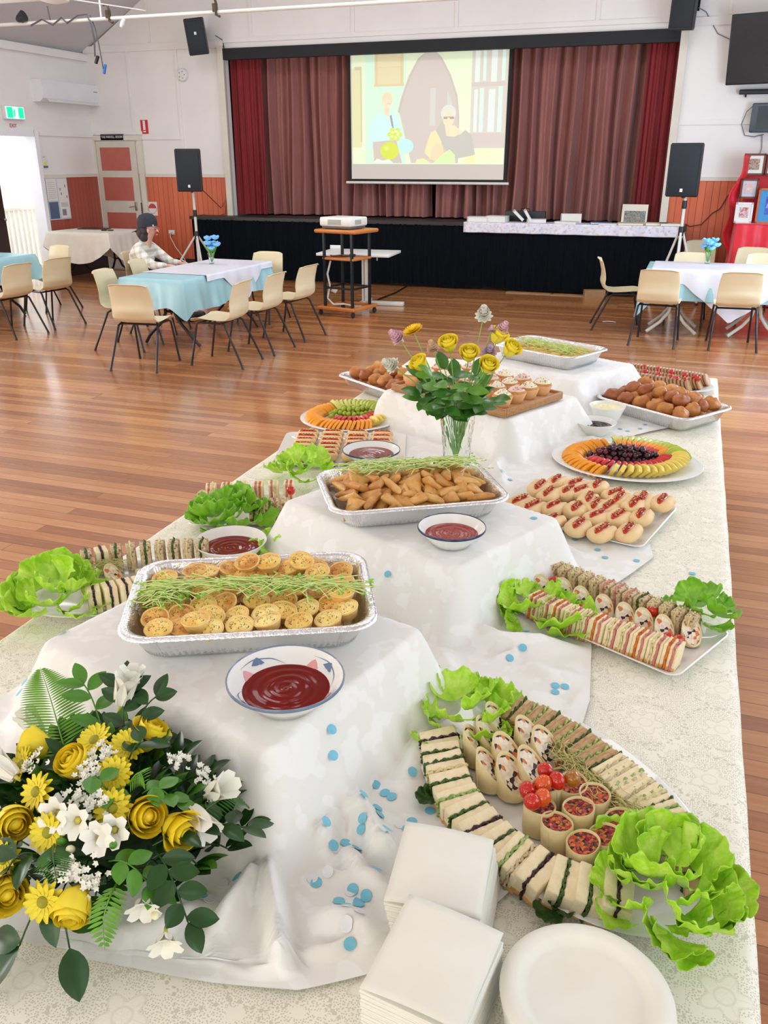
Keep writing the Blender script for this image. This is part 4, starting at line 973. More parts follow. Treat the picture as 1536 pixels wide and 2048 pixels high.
# ------------------------------------------------------------------ risers and the white cloth draped over them
RIS = [((-.785, 1.33), -15, .30, .235, .95), ((-.642, 2.151), -25, .32, .22, .93), ((-.793, 3.562), -25, .335, .24, .91), ((-.60, 4.30), -27, .32, .25, .91)]
card = bpy.data.materials.get('cardboard')
for k, (c_, a, hx, hy, top) in enumerate(RIS):
    lab = ['low box riser hidden under the cloth below the pie tray', 'low box riser hidden under the cloth below the triangle pastries', 'low box riser hidden under the cloth below the cupcakes', 'low box riser hidden under the cloth at the far end of the table'][k]
    put('box_riser', MB().box(0, 0, 0, 2 * hx - .02, 2 * hy - .02, top - TZ - .012), card, lab, 'box', 'risers under the white cloth', loc=(c_[0], c_[1], TZ + .001), rz=math.radians(a))
FOLDS = [[(-0.654, 1.269), (-0.607, 1.101), (-0.558, 0.988), (-0.498, 0.897), (-0.447, 0.817), (-0.418, 0.774)], [(-0.532, 1.17), (-0.507, 1.055), (-0.473, 1.03), (-0.478, 1.111), (-0.433, 1.12), (-0.368, 1.042), (-0.336, 1.053)], [(-0.441, 0.876), (-0.364, 0.893), (-0.302, 0.876)], [(-0.553, 0.776), (-0.547, 0.88), (-0.545, 0.975)], [(-0.441, 2.094), (-0.374, 1.95), (-0.407, 1.811), (-0.316, 1.772), (-0.102, 1.822)], [(-0.383, 1.471), (-0.389, 1.328), (-0.378, 1.18)], [(-0.583, 3.231), (-0.602, 3.034), (-0.522, 2.835)], [(-0.368, 3.555), (-0.236, 3.49), (-0.065, 3.66)], [(-0.454, 1.725), (-0.397, 1.607), (-0.393, 1.467)], [(-0.317, 2.547), (-0.3, 2.39), (-0.169, 2.36)], [(-1.335, 1.42), (-1.235, 1.214), (-1.146, 1.066)], [(-0.258, 1.722), (-0.182, 1.682), (-0.106, 1.708)], [(-0.432, 1.044), (-0.381, 0.981), (-0.307, 0.963)], [(-0.589, 0.876), (-0.633, 0.8), (-0.71, 0.744)]]
FOLDS += [[(-0.541, 1.173), (-0.497, 1.054), (-0.528, 1.002), (-0.563, 1.011)], [(-0.487, 1.057), (-0.496, 1.108), (-0.467, 1.112), (-0.416, 1.102), (-0.352, 1.094)], [(-0.416, 1.102), (-0.36, 1.031), (-0.32, 1.017)], [(-0.563, 0.791), (-0.548, 0.893), (-0.548, 0.966)], [(-0.429, 0.821), (-0.371, 0.841), (-0.326, 0.895)], [(-0.466, 0.973), (-0.414, 0.975), (-0.366, 0.975), (-0.296, 0.931)], [(-0.535, 0.927), (-0.558, 0.836), (-0.53, 0.757)], [(-0.135, 1.519), (-0.093, 1.691)], [(-0.426, 1.863), (-0.352, 1.943), (-0.265, 1.892)], [(-0.342, 1.67), (-0.266, 1.766), (-0.191, 1.816)], [(-0.376, 1.551), (-0.328, 1.61), (-0.279, 1.595)]]
def seg_d(px, py, a, b):
    vx, vy = b[0] - a[0], b[1] - a[1]; l2 = vx * vx + vy * vy
    t = max(0, min(1, ((px - a[0]) * vx + (py - a[1]) * vy) / l2)); return math.hypot(px - a[0] - vx * t, py - a[1] - vy * t), t
def riser_h(x, y):
    best = 0
    for k, (c_, a, hx, hy, top) in enumerate(RIS):
        ca, sa = math.cos(math.radians(a)), math.sin(math.radians(a))
        dx, dy = x - c_[0], y - c_[1]; p = dx * ca + dy * sa; q = -dx * sa + dy * ca
        r = .016; ax, ay = abs(p) - hx + r, abs(q) - hy + r
        d = math.hypot(max(ax, 0), max(ay, 0)) + min(max(ax, ay), 0) - r
        H_ = top - TZ - .003
        if d <= 0: h = H_ + .0015 * math.sin(p * 31 + q * 17)
        else:
            th = math.atan2(q / hy, p / hx); corner = math.exp(-((abs(abs(th) % (PI / 2) - PI / 4)) / .22) ** 2)
            f = .5 + .3 * math.sin(th * 13 + k) + .2 * math.sin(th * 29 + 2 * k)
            sl = 3.6 / (1 + .55 * f * min(d * 9, 1) + (.5 if k < 2 else 1.2) * corner)
            h = H_ - sl * (math.sqrt(d * d + .012 ** 2) - .012)
        best = max(best, h)
    return best
def Hc(x, y):
    h = riser_h(x, y); base = .004 + .003 * noise.noise(Vector((x * 7, y * 7, 0))) + .0022 * noise.noise(Vector((x * 19, y * 19, 3)))
    f = 0
    for k, pl in enumerate(FOLDS):
        am = FAMP[k]; wd = .019 + .005 * (k % 3) if k < 14 else .0125
        for i in range(len(pl) - 1):
            d, t = seg_d(x, y, pl[i], pl[i + 1])
            if d < wd * 3:
                e = min(1, (i + t) * 1.5 + .15, (len(pl) - 1 - i - t) * 1.5 + .15)
                f = max(f, am * e * math.exp(-(d / wd) ** 2))
    if h > .0: f *= max(0, 1 - h / .12)
    b = base + f
    k_ = .022; hh = max(k_ - abs(h - b), 0) / k_
    return TZ + max(h, b) + hh * hh * k_ * .25 + .002
FAMP = [.066, .060, .040, .048, .046, .034, .034, .022, .03, .026, .026, .02, .044, .028, .034, .034, .026, .026, .024, .022, .024, .014, .02, .02, .016]
RB = [(.70, -.90), (.745, -.54), (.775, -.40), (.835, -.31), (1.0, -.17), (1.1, -.12), (1.35, -.10), (1.62, -.085), (1.88, -.11), (2.1, -.13), (2.25, -.06), (2.42, .01), (2.6, -.02), (2.8, -.1), (3.0, -.22), (3.3, -.24), (3.55, -.2), (3.72, -.08), (3.95, .12), (4.2, .12), (4.5, -.02), (4.72, -.1)]
LB = [(.70, -1.02), (.8, -1.1), (1.0, -1.27), (1.2, -1.31), (1.45, -1.28), (1.7, -1.19), (2.0, -1.2), (2.4, -1.16), (2.9, -1.19), (3.3, -1.25), (3.8, -1.2), (4.2, -1.1), (4.72, -1.0)]
def lerp(T, y):
    if y <= T[0][0]: return T[0][1]
    for a, b in zip(T, T[1:]):
        if y <= b[0]: return a[1] + (b[1] - a[1]) * (y - a[0]) / (b[0] - a[0])
    return T[-1][1]
def front_edge(u):
    return .735 + .012 * math.sin(u * 9) + .02 * math.sin(u * 21) * (u > .5)
def drape_fn(u, v):
    y = .72 + v * 4.0
    x0, x1 = lerp(LB, y), lerp(RB, y)
    x = x0 + (x1 - x0) * u
    yy = y + (1 - v) ** 10 * (.0 + .012 * math.sin(u * 23))
    return (x, yy, Hc(x, yy))
def cloth_mat(name='white_damask_cloth'):
    M = Mat(name, (238, 238, 236), .55, Sheen_Weight=.25); v = M.coord('Object', (1, 1, 1))
    d = M.noise(16, v, 2); fine = M.noise(420, v, 2)
    blob = M.ramp(d, [(.53, (0, 0, 0)), (.57, (255, 255, 255))])
    M.b.inputs['Roughness'].default_value = .62
    M.base(M.mix(blob, (238, 236, 229), (244, 243, 238)))
    M.bump(M.math('ADD', M.math('MULTIPLY', fine, .3), M.math('MULTIPLY', d, .5)), .12, .004); return M.m
cloth_m = cloth_mat()
put('white_draped_cloth', MB().grid(drape_fn, 170, 420), cloth_m, 'white cloth draped in folds over the risers along the buffet', 'cloth', ang=180)

# confetti
conf_b = vmat('light_blue_paper', (128, 200, 222), (116, 190, 214), 60, .6); conf_w = vmat('white_paper_dot', (236, 236, 238), (228, 228, 232), 60, .6)
cb_ = Proto(put('confetti_dot', MB().lathe([(.0095, 0), (.0095, .0005)], 20), conf_b, 'light blue paper confetti dot on the buffet cloth', 'confetti', 'light blue confetti dots'))
cw_ = Proto(put('confetti_dot', MB().lathe([(.0095, 0), (.0095, .0005)], 20), conf_w, 'white paper confetti dot on the buffet cloth', 'confetti', 'white confetti dots'))
CONF = [(-0.567,0.91),(-0.591,0.904),(-0.606,0.865),(-0.592,0.864),(-0.692,0.807),(-1.127,1.224),(-1.183,1.158),(-1.195,1.151),(-0.463,1.039),(-0.456,0.96),(-0.447,0.954),(-0.432,0.968),(-0.398,0.931),(-0.384,0.955),(-0.387,0.954),(-0.359,0.95),(-0.366,0.935),(-0.378,0.908),(-0.35,0.898),(-0.362,0.872),(-0.349,0.853),(-0.368,0.942),(-0.361,0.998),(-0.445,1.025),(-0.433,1.049),(-0.408,1.058),(-0.41,1.07),(-0.407,1.034),(-0.443,1.026),(-0.433,1.207),(-0.411,1.192),(-0.395,1.184),(-0.409,1.146),(-0.398,1.129),(-0.424,1.116),(-0.497,1.152),(-0.487,1.132),(-0.359,1.125),(-0.342,1.14),(-0.326,1.115),(-0.344,1.12),(-0.343,1.253),(-0.373,1.243),(-0.319,1.176),(-0.331,1.222),(-0.358,1.051),(-0.355,0.989),(-0.363,0.876),(-0.164,1.645),(-0.143,1.65),(-0.282,1.722),(-0.259,1.758),(-0.26,1.796),(-0.161,1.624),(-0.637,1.868),(-0.319,2.197),(-0.523,2.931),(-0.555,2.948),(-0.152,2.415),(-0.126,2.368),(-0.036,2.378),(-0.226,2.467),(0.121,2.359),(-0.111,3.754),(-0.194,3.725),(-0.161,3.705),(0.008,2.903),(-0.227,3.033),(-0.094,3.824)]
WHITE = {1, 3, 9, 11, 19, 18, 14, 28, 37, 41, 47}
for i, (x, y) in enumerate(CONF):
    inside = lerp(LB, y) < x < lerp(RB, y) and y > .76
    h = (lambda a, b: Hc(a, b)) if inside else (lambda a, b: TZ + .001)
    z = h(x, y); e = .008; nx = (h(x + e, y) - h(x - e, y)) / (2 * e); ny = (h(x, y + e) - h(x, y - e)) / (2 * e)
    s_ = math.hypot(nx, ny)
    if s_ > .9: nx, ny = nx * .9 / s_, ny * .9 / s_
    (cw_ if i in WHITE else cb_).put((x, y, z + .0012 + .004 * s_), (math.atan(ny), -math.atan(nx), 0))

# ------------------------------------------------------------------ foil trays, plates, bowls
def foil_mat():
    M = Mat('aluminium_foil', (236, 236, 236), .24, metal=.92); v = M.coord('Object')
    M.bump(M.math('ADD', M.noise(70, v, 4), M.math('MULTIPLY', M.noise(240, v, 2), .4)), .5, .004); return M.m
foil = foil_mat()
def rrect(a, b, r, n, fl=0, k=0):
    pts = []; q = n // 4
    for (cx, cy, a0) in ((a - r, b - r, 0), (-a + r, b - r, 90), (-a + r, -b + r, 180), (a - r, -b + r, 270)):
        m = q // 3
        for i in range(m):
            t = math.radians(a0 + 90 * i / m); pts.append((cx + r * math.cos(t), cy + r * math.sin(t), math.cos(t), math.sin(t)))
        nx, ny = [(0, 1), (-1, 0), (0, -1), (1, 0)][a0 // 90]
        tx, ty = -ny, nx
        L_ = 2 * ((a if a0 % 180 == 0 else b) - r)
        for i in range(q - m):
            d = L_ * i / (q - m); pts.append((cx + nx * r + tx * d, cy + ny * r + ty * d, nx, ny))
    return [(x + nx * fl * math.cos(i * k), y + ny * fl * math.cos(i * k)) for i, (x, y, nx, ny) in enumerate(pts)]
def foil_tray(label, x, y, z, rz, a, b, h):
    t = thing('foil_tray', label, 'tray', (x, y, z), rz)
    n = 320; mb = MB(); fl = PI
    def ring(sa, r, zz, f=0): return [(px, py, zz) for px, py in rrect(a - sa, b - sa, r, n, f, fl)]
    mb.loft([ring(.10, .02, .002), ring(.048, .04, .001), ring(.040, .045, .006, .0015), ring(.03, .05, h * .4, .0016), ring(.016, .055, h * .95, .0016)], cap=False)
    mb.add(ring(.10, .02, .002), [tuple(range(n))])
    mb.build('tray_pan', foil, t, ang=60)
    MB().loft([ring(.016, .055, h * .95, .0016), ring(.012, .056, h, .001), ring(.004, .06, h + .001, .001), ring(.0, .062, h - .001, .0008), ring(-.002, .063, h - .006, .0008), ring(.0, .062, h - .008)], cap=False).build('rolled_rim', foil, t, ang=60)
    return t
T1 = (-.775, 1.395, .953, math.radians(25.5)); T2 = (-.672, 2.165, .933, math.radians(31)); T4 = (-.612, 4.32, .913, math.radians(-27)); T5 = (-.035, 4.015, TZ + .008, math.radians(-35)); T6 = (-1.37, 4.05, TZ + .006, math.radians(-35))
foil_tray('large foil tray of little round pies on the nearest riser', *T1, .25, .175, .068)
foil_tray('large foil tray of golden triangle pastries on the second riser', *T2, .25, .175, .065)
foil_tray('foil tray of yellow slice topped with shoots on the farthest riser', *T4, .25, .175, .072)
foil_tray('foil tray of fried dough puffs at the right side of the table', *T5, .26, .185, .07)
foil_tray('foil tray of fried dough puffs at the left side of the table', *T6, .25, .175, .065)
def loc2(T, p, q, dz):
    c_, s_ = math.cos(T[3]), math.sin(T[3]); return (T[0] + p * c_ - q * s_, T[1] + p * s_ + q * c_, T[2] + dz)
def inside(T, x, y, a, b):
    c_, s_ = math.cos(T[3]), math.sin(T[3]); dx, dy = x - T[0], y - T[1]; return abs(dx * c_ + dy * s_) < a and abs(-dx * s_ + dy * c_) < b
def oval_plate(label, x, y, z, rz, a, b, m=None):
    return put('oval_platter', MB().lathe([(.6, .004), (.62, 0), (.72, .004), (.86, .016), (.98, .020), (1.0, .022), (.985, .024), (.86, .0205), (.72, .009), (.5, .007), (.0001, .007)], 72, sx=a, sy=b), m or white_glaze, label, 'platter', loc=(x, y, z), rz=rz)
def rect_plate(label, x, y, z, rz, a, b):
    mb = MB(); n = 96
    def ring(s, r, zz): return [(px, py, zz) for px, py in rrect(a - s, b - s, r, n)]
    mb.loft([ring(.05, .02, .0), ring(.03, .025, .0), ring(.0, .03, .018), ring(.003, .03, .020), ring(.034, .022, .006), ring(.06, .02, .005)])
    return put('rectangular_platter', mb, white_glaze, label, 'platter', loc=(x, y, z), rz=rz)
def bowl(label, x, y, z, r, h, rim_m=None, flat=False, m=None):
    t = thing('serving_bowl', label, 'bowl', (x, y, z))
    prof = [(.0001, .003), (r * .5, .003), (r * .52, 0), (r * .56, .001), (r * .70, h * .35), (r * .97, h * .93), (r, h), (r * .985, h + .002), (r * .93, h * .93), (r * .70, h * .42), (r * .5, h * .22), (.0001, h * .2)]
    MB().lathe(prof, 48, cap=False).build('bowl_body', m or white_glaze, t, ang=60)
    if rim_m: MB().lathe([(r * 1.004, h - .003), (r * 1.006, h + .001), (r * .99, h + .0035), (r * .975, h + .001)], 48, cap=False).build('rim_line', rim_m, t)
    return t
def sauce(label, x, y, z, r, m, name='tomato_sauce', cat='sauce', amp=.0007, dome=.0):
    def f(u, v):
        rr = r * u; a = 2 * PI * v
        return (rr * math.cos(a), rr * math.sin(a), dome * (1 - u * u) + amp * math.sin(rr * 330 + a * 1.0) * (1 - u ** 4) + amp * 1.4 * noise.noise(Vector((rr * math.cos(a) * 40, rr * math.sin(a) * 40, r))) * (1 - u ** 6))
    return put(name, MB().grid(f, 22, 64), m, label, cat, loc=(x, y, z), ang=180)
ketchup = vmat('dark_tomato_sauce', (112, 13, 5), (124, 18, 7), 12, .12, spec=.18)
chilli = vmat('sweet_chilli_sauce', (168, 40, 18), (130, 24, 12), 60, .22, .3, 90, .003)
rim_blue = vmat('navy_rim_line', (44, 60, 92), (40, 54, 84), 9, .2); rim_grey = vmat('grey_blue_rim_line', (120, 136, 160), (110, 126, 150), 9, .2)
b1 = bowl('floral-rimmed bowl of dark tomato sauce in front of the pie tray', -.585, 1.155, .952, .105, .05, rim_grey)
def stroke(pts, w_, m, nm):
    mb = MB()
    def P_(a, v):                                     # angle and height fraction on the inner wall
        r_ = .105 * (.70 + .23 * v) - .0006; return Vector((r_ * math.cos(a), r_ * math.sin(a), .05 * (.42 + .51 * v) + .0008))
    n = len(pts) - 1
    def f(u, v):
        i = min(int(u * n), n - 1); t = u * n - i; a = pts[i][0] * (1 - t) + pts[i + 1][0] * t; h = pts[i][1] * (1 - t) + pts[i + 1][1] * t
        return P_(a, h + (v - .5) * w_ * math.sin(PI * min(max(u, .04), .96)))
    mb.grid(f, 14, 3).build(nm, m, b1, ang=180)
pnk = vmat('pink_glaze', (236, 170, 170), (230, 160, 160), 20, .2); blu = vmat('blue_glaze', (110, 134, 166), (96, 120, 154), 20, .2)
for a0 in (.3, 2.0, 3.6, 5.2):
    stroke([(a0, .2), (a0 + .3, .6), (a0 + .7, .85), (a0 + 1.1, .8)], .06, blu, 'painted_stem')
    stroke([(a0 + .5, .5), (a0 + .62, .7), (a0 + .8, .6)], .4, blu, 'painted_leaf')
    stroke([(a0 + .9, .25), (a0 + 1.05, .4), (a0 + 1.2, .2)], .5, pnk, 'painted_flower')
sauce('dark glossy tomato sauce in the floral-rimmed bowl', -.585, 1.155, .978, .079, ketchup)
bowl('dark-rimmed white bowl of chilli sauce on the second riser', -.492, 1.955, .932, .088, .045, rim_blue)
sauce('chunky red chilli sauce in the dark-rimmed bowl on the second riser', -.492, 1.955, .959, .068, chilli)
bowl('white bowl of tomato sauce behind the pie tray at the left', -1.16, 1.985, TZ + .012, .105, .065)
sauce('dark tomato sauce in the white bowl behind the pie tray', -1.16, 1.985, TZ + .054, .086, ketchup)
bowl('thin-rimmed bowl of tomato sauce on the left hot dog platter', -1.055, 2.90, TZ + .035, .11, .045, rim_blue)
sauce('tomato sauce in the bowl on the left hot dog platter', -1.055, 2.90, TZ + .063, .085, vmat('brownish_tomato_sauce', (138, 54, 44), (126, 46, 38), 12, .15))
bowl('white bowl of dark jam beside the cupcakes', -.292, 3.62, TZ + .006, .088, .058)
sauce('dark berry jam in the white bowl', -.292, 3.62, TZ + .046, .074, vmat('dark_berry_jam', (52, 18, 24), (30, 10, 16), 70, .12, .7, 110, .004), 'berry_jam', 'jam', .003)
bowl('white bowl of whipped cream behind the jam', -.262, 3.80, TZ + .006, .08, .085)
sauce('pale whipped cream in the white bowl', -.262, 3.80, TZ + .078, .072, vmat('pale_cream', (246, 240, 196), (240, 232, 184), 20, .5), 'whipped_cream', 'cream', .003, .012)

# ------------------------------------------------------------------ pies in the first tray
pastry = vmat('golden_pastry', (248, 216, 146), (232, 184, 100), 45, .6, .3, 120, .002)
def herb_top_mat(nm, c1, c2):
    M = Mat(nm, c1, .5); v = M.coord('Object'); oi = M.n('ShaderNodeObjectInfo'); ad = M.n('ShaderNodeVectorMath', operation='ADD'); M.l(v, ad.inputs[0]); M.l(oi.outputs['Location'], ad.inputs[1]); b = M.ramp(M.noise(42, ad.outputs[0], 3), [(.40, c1), (.60, c2)])
    flat = M.n('ShaderNodeVectorMath', operation='MULTIPLY'); flat.inputs[1].default_value = (1, 1, 0); M.l(v, flat.inputs[0]); rim = M.n('ShaderNodeVectorMath', operation='LENGTH'); M.l(flat.outputs[0], rim.inputs[0])
    h = M.n('ShaderNodeTexVoronoi'); h.inputs['Scale'].default_value = 480; M.l(M.coord('Object', (1, .45, 1)), h.inputs[0])
    fleck = M.math('MULTIPLY', M.math('LESS_THAN', h.outputs['Distance'], .42), M.math('GREATER_THAN', M.noise(110, v, 2), .5))
    inner = M.math('LESS_THAN', rim.outputs['Value'], .021)
    M.base(M.mix(M.math('MULTIPLY', fleck, inner), b, (96, 84, 36))); M.bump(M.noise(90, v), .3, .002); return M.m
tops = [herb_top_mat('herbed_cheese_top', (252, 218, 122), (238, 188, 86)), herb_top_mat('browned_cheese_top', (238, 186, 92), (206, 136, 56)), herb_top_mat('pale_cheese_top', (254, 232, 150), (246, 208, 114))]
pies = []
for k in range(3):
    t = thing('party_pie', 'small round herb-topped pie in the foil tray on the nearest riser', 'pie', group='little pies heaped in the foil tray')
    MB().lathe([(.020, 0), (.0215, .001), (.0275, .019), (.0285, .021), (.0275, .023), (.0255, .0215)], 28, wob=lambda f, r, z: 1 + .012 * math.sin(f * 2 * PI * 7 + k)).build('pastry_case', pastry, t)
    MB().lathe([(.0262, .021), (.018, .0245), (.008, .026), (.0001, .0262)], 28, cap=False).build('baked_filling', tops[k], t)
    pies.append(Proto(t))
PIES = [(-0.924,1.249),(-0.877,1.286),(-0.817,1.296),(-0.764,1.32),(-0.847,1.239),(-0.739,1.275),(-0.791,1.239),(-0.884,1.202),(-0.829,1.201),(-0.688,1.359),(-0.709,1.333),(-0.646,1.393),(-0.605,1.418),(-0.636,1.333),(-0.553,1.403),(-0.584,1.361),(-0.68,1.294),(-0.761,1.386),(-0.814,1.357),(-0.852,1.332),(-0.922,1.314),(-0.705,1.411),(-0.706,1.457),(-0.657,1.463),(-0.61,1.473),(-0.583,1.518),(-0.922,1.407),(-0.99,1.408),(-0.955,1.452),(-0.917,1.456),(-0.856,1.473),(-0.811,1.476),(-0.769,1.522),(-0.912,1.519),(-0.86,1.544),(-0.802,1.578),(-0.738,1.606),(-0.678,1.611),(-0.634,1.576),(-0.733,1.548),(-0.679,1.528),(-0.548,1.449),(-0.994,1.346),(-0.861,1.404),(-0.825,1.404),(-0.781,1.432)]
r_ = random.Random(5)
for p in (-.16, -.107, -.053, 0, .053, .107, .16):
    for q in (-.088, -.044, 0, .044, .088):
        a, b, c_ = loc2(T1, p + r_.uniform(-.006, .006), q + r_.uniform(-.006, .006), .004)
        pies[r_.randrange(3)].put((a, b, c_), (r_.uniform(-.05, .1), r_.uniform(-.06, .06), 0))
done = []
for (x, y) in PIES:
    while not inside(T1, x, y, .195, .122): x += (T1[0] - x) * .05; y += (T1[1] - y) * .05
    near = sum(1 for (a, b) in done if math.hypot(a - x, b - y) < .045)
    done.append((x, y)); tl = .28
    pies[r_.choice((0, 0, 1, 1, 2))].put((x, y, T1[2] + .034 + .008 * min(near, 3) + r_.uniform(0, .006)), (r_.uniform(.05, .42), r_.uniform(-.25, .25), r_.uniform(-.3, .3)))

# ------------------------------------------------------------------ shoots strewn over trays
def sprouts(name, label, T, pts, n, spread, z, m_stem, m_leaf, ln=.09, seed=0):
    r = random.Random(seed); mb = MB()
    for k in range(n):
        t = r.random(); i = min(int(t * (len(pts) - 1)), len(pts) - 2); f = t * (len(pts) - 1) - i
        p = pts[i][0] * (1 - f) + pts[i + 1][0] * f + r.gauss(0, spread * .6); q = pts[i][1] * (1 - f) + pts[i + 1][1] * f + r.gauss(0, spread)
        dx, dy = pts[i + 1][0] - pts[i][0], pts[i + 1][1] - pts[i][1]; a = math.atan2(dy, dx) + r.gauss(0, .35) + (PI if r.random() < .3 else 0)
        l_ = ln * r.uniform(.6, 1.2); z0 = z + r.uniform(0, .016); ben = r.gauss(0, .014)
        ps = []
        for s in (-.5, -.17, .17, .5):
            ps.append((p + math.cos(a) * l_ * s - math.sin(a) * ben * (4 * s * s), q + math.sin(a) * l_ * s + math.cos(a) * ben * (4 * s * s), z0 + .006 * (1 - 4 * s * s) + r.uniform(-.002, .002)))
        W = [loc2(T, a_, b_, c_) for a_, b_, c_ in ps]
        mb.tube(W, .0008 if not m_leaf else .0011, 4, mi=0)
        if m_leaf:
            e = W[-1]
            for s in (-1, 1):
                b_ = r.uniform(0, 6); d1 = Vector((math.cos(b_), math.sin(b_), r.uniform(-.2, .5))) * .010; d2 = Vector((-math.sin(b_), math.cos(b_), r.uniform(-.3, .3))) * .0045
                c_ = Vector(e); mb.add([c_, c_ + d1 * .5 + d2, c_ + d1, c_ + d1 * .5 - d2], [(0, 1, 2, 3)], 1)
    o = mb.build(name, [m_stem] + ([m_leaf] if m_leaf else []), None, ang=180)
    tag(o, label, 'shoots', kind='stuff'); return o
stem_g = vmat('pale_green_stem', (222, 234, 156), (206, 224, 128), 60, .5); leaf_g = vmat('shoot_leaf_green', (120, 184, 48), (150, 206, 72), 60, .5)
sprouts('snow_pea_shoots', 'green shoots strewn in a band over the little pies', T1, [(-.19, .005), (-.05, .0), (.09, -.02), (.2, -.035)], 150, .009, .078, stem_g, leaf_g, .10, 1)
sprouts('snow_pea_shoots', 'tangled leafy heads of the green shoots over the pies', T1, [(-.2, .0), (-.15, .005)], 90, .016, .066, stem_g, leaf_g, .05, 2)
sprouts('snow_pea_shoots', 'green shoots strewn over the triangle pastries', T2, [(-.18, .05), (-.05, .055), (.08, .05), (.18, .035)], 170, .018, .098, stem_g, leaf_g, .08, 3)
sprouts('snow_pea_shoots', 'green shoots strewn over the yellow slice on the farthest riser', T4, [(-.18, .02), (0, .0), (.17, -.02)], 150, .05, .062, stem_g, leaf_g, .08, 4)

# ------------------------------------------------------------------ triangle pastries
filo = vmat('fried_golden_pastry', (226, 178, 104), (200, 140, 68), 28, .5, .35, 90, .003)
filo2 = vmat('fried_brown_pastry', (212, 156, 84), (182, 118, 54), 28, .5, .35, 90, .003)
def samosa(m, s):
    mb = MB(); L_ = .041
    base = [(L_ * 1.15, -L_ * .62), (0, L_ * .95), (-L_ * 1.15, -L_ * .62)]; pts = []
    for i in range(3):
        a, b = base[i], base[(i + 1) % 3]
        for k in range(6): t = k / 6; pts.append((a[0] + (b[0] - a[0]) * t, a[1] + (b[1] - a[1]) * t))
    rings = []
    for sc, z in ((.05, -.0105), (.55, -.0105), (.86, -.007), (1, -.0015), (1, .0015), (.86, .007), (.55, .0105), (.05, .011)):
        rings.append([(x * sc, y * sc, z + .002 * noise.noise(Vector((x * 50, y * 50, s)))) for x, y in pts])
    mb.loft(rings)
    mb.add([(-L_ * 1.1, -L_ * .58, .003), (L_ * .2, -L_ * .3, .0125), (0, L_ * .9, .0035), (L_ * .12, -L_ * .25, .0105)], [(0, 1, 2, 3)])
    return Proto(put('triangle_pastry', mb, m, 'golden triangle pastry in the foil tray on the second riser', 'pastry', 'triangle pastries heaped in the foil tray', ang=50))
SA = [samosa(filo, 1), samosa(filo2, 2), samosa(filo, 3)]
for lay, (nx, ny, z0) in enumerate(((7, 5, .014), (8, 6, .034), (9, 6, .056), (7, 3, .076))):
    for i in range(nx):
        for j in range(ny):
            ex_ = (.165, .178, .195, .17)[lay]; ey_ = (.09, .105, .118, .07)[lay]; p = -ex_ + 2 * ex_ * (i + .5) / nx + r_.uniform(-.01, .01); q = -ey_ + 2 * ey_ * (j + .5) / ny + r_.uniform(-.01, .01)
            if lay == 3: q += .015
            lim = .2 - .02 * (lay == 0)
            SA[r_.randrange(3)].put(loc2(T2, max(-.2, min(.2, p)), max(-.122, min(.122, q)), z0 + r_.uniform(-.004, .004)), (r_.uniform(-.25, .9 if lay else .3), r_.uniform(-.6, .6) * (1 if lay else .4), r_.uniform(0, 6.28)))

# ------------------------------------------------------------------ yellow slice in the far tray
slice_m = vmat('yellow_baked_slice', (222, 184, 84), (196, 148, 56), 40, .55, .3, 120, .003)
sl_p = Proto(put('baked_slice', MB().box(0, 0, 0, .062, .062, .034, b=.008), slice_m, 'square of yellow baked slice in the farthest foil tray', 'slice', 'baked slices in the farthest tray'))
for i in range(6):
    for j in range(4): sl_p.put(loc2(T4, -.165 + i * .066, -.1 + j * .066, .022 + r_.uniform(0, .006)), (r_.uniform(-.1, .1), r_.uniform(-.1, .1), T4[3]))
for i in range(6):
    for j in range(4): sl_p.put(loc2(T4, -.165 + i * .066, -.1 + j * .066, .004), (0, 0, T4[3]))

# ------------------------------------------------------------------ fried dough puffs
puff = [vmat('fried_dough', (208, 142, 72), (176, 104, 48), 22, .45, .2, 60, .003), vmat('dark_fried_dough', (182, 108, 58), (148, 80, 42), 22, .42, .2, 60, .003), vmat('pale_fried_dough', (222, 162, 90), (196, 130, 62), 22, .45, .2, 60, .003)]
def mkpuff(k, lab, grp):
    def f(p): return 1 + .22 * noise.noise(p * 1.6 + Vector((k * 7, 0, 0))) + .08 * noise.noise(p * 4 + Vector((0, k * 5, 0))) - .10 * math.exp(-((p.x - .1) / .12) ** 2) * (p.z > -.2)
    return Proto(put('dough_puff', MB().ell(0, 0, 0, .042, .034, .031, 18, 12, fn=f), puff[k % 3], lab, 'dough puff', grp, ang=180))
for T, lab, grp, lays in ((T5, 'fried dough puff in the foil tray at the right side', 'dough puffs in the right foil tray', ((6, 4, .034, .16, .09), (6, 4, .076, .18, .115), (5, 2, .11, .14, .04))), (T6, 'fried dough puff in the foil tray at the left side', 'dough puffs in the left foil tray', ((6, 3, .034, .15, .08), (5, 3, .074, .16, .095), (4, 1, .106, .11, .0)))):
    PP = [mkpuff(k, lab, grp) for k in range(5)]
    for nx, ny, z0, ea, eb in lays:
        for i in range(nx):
            for j in range(ny):
                p = -ea + 2 * ea * (i / max(nx - 1, 1)) + r_.uniform(-.012, .012); q = (-eb + 2 * eb * (j / max(ny - 1, 1)) if ny > 1 else 0) + r_.uniform(-.012, .012)
                PP[r_.randrange(5)].put(loc2(T, p, q, z0 + r_.uniform(-.006, .006)), (r_.uniform(-.5, .5), r_.uniform(-.5, .5), r_.uniform(0, 6.28)))

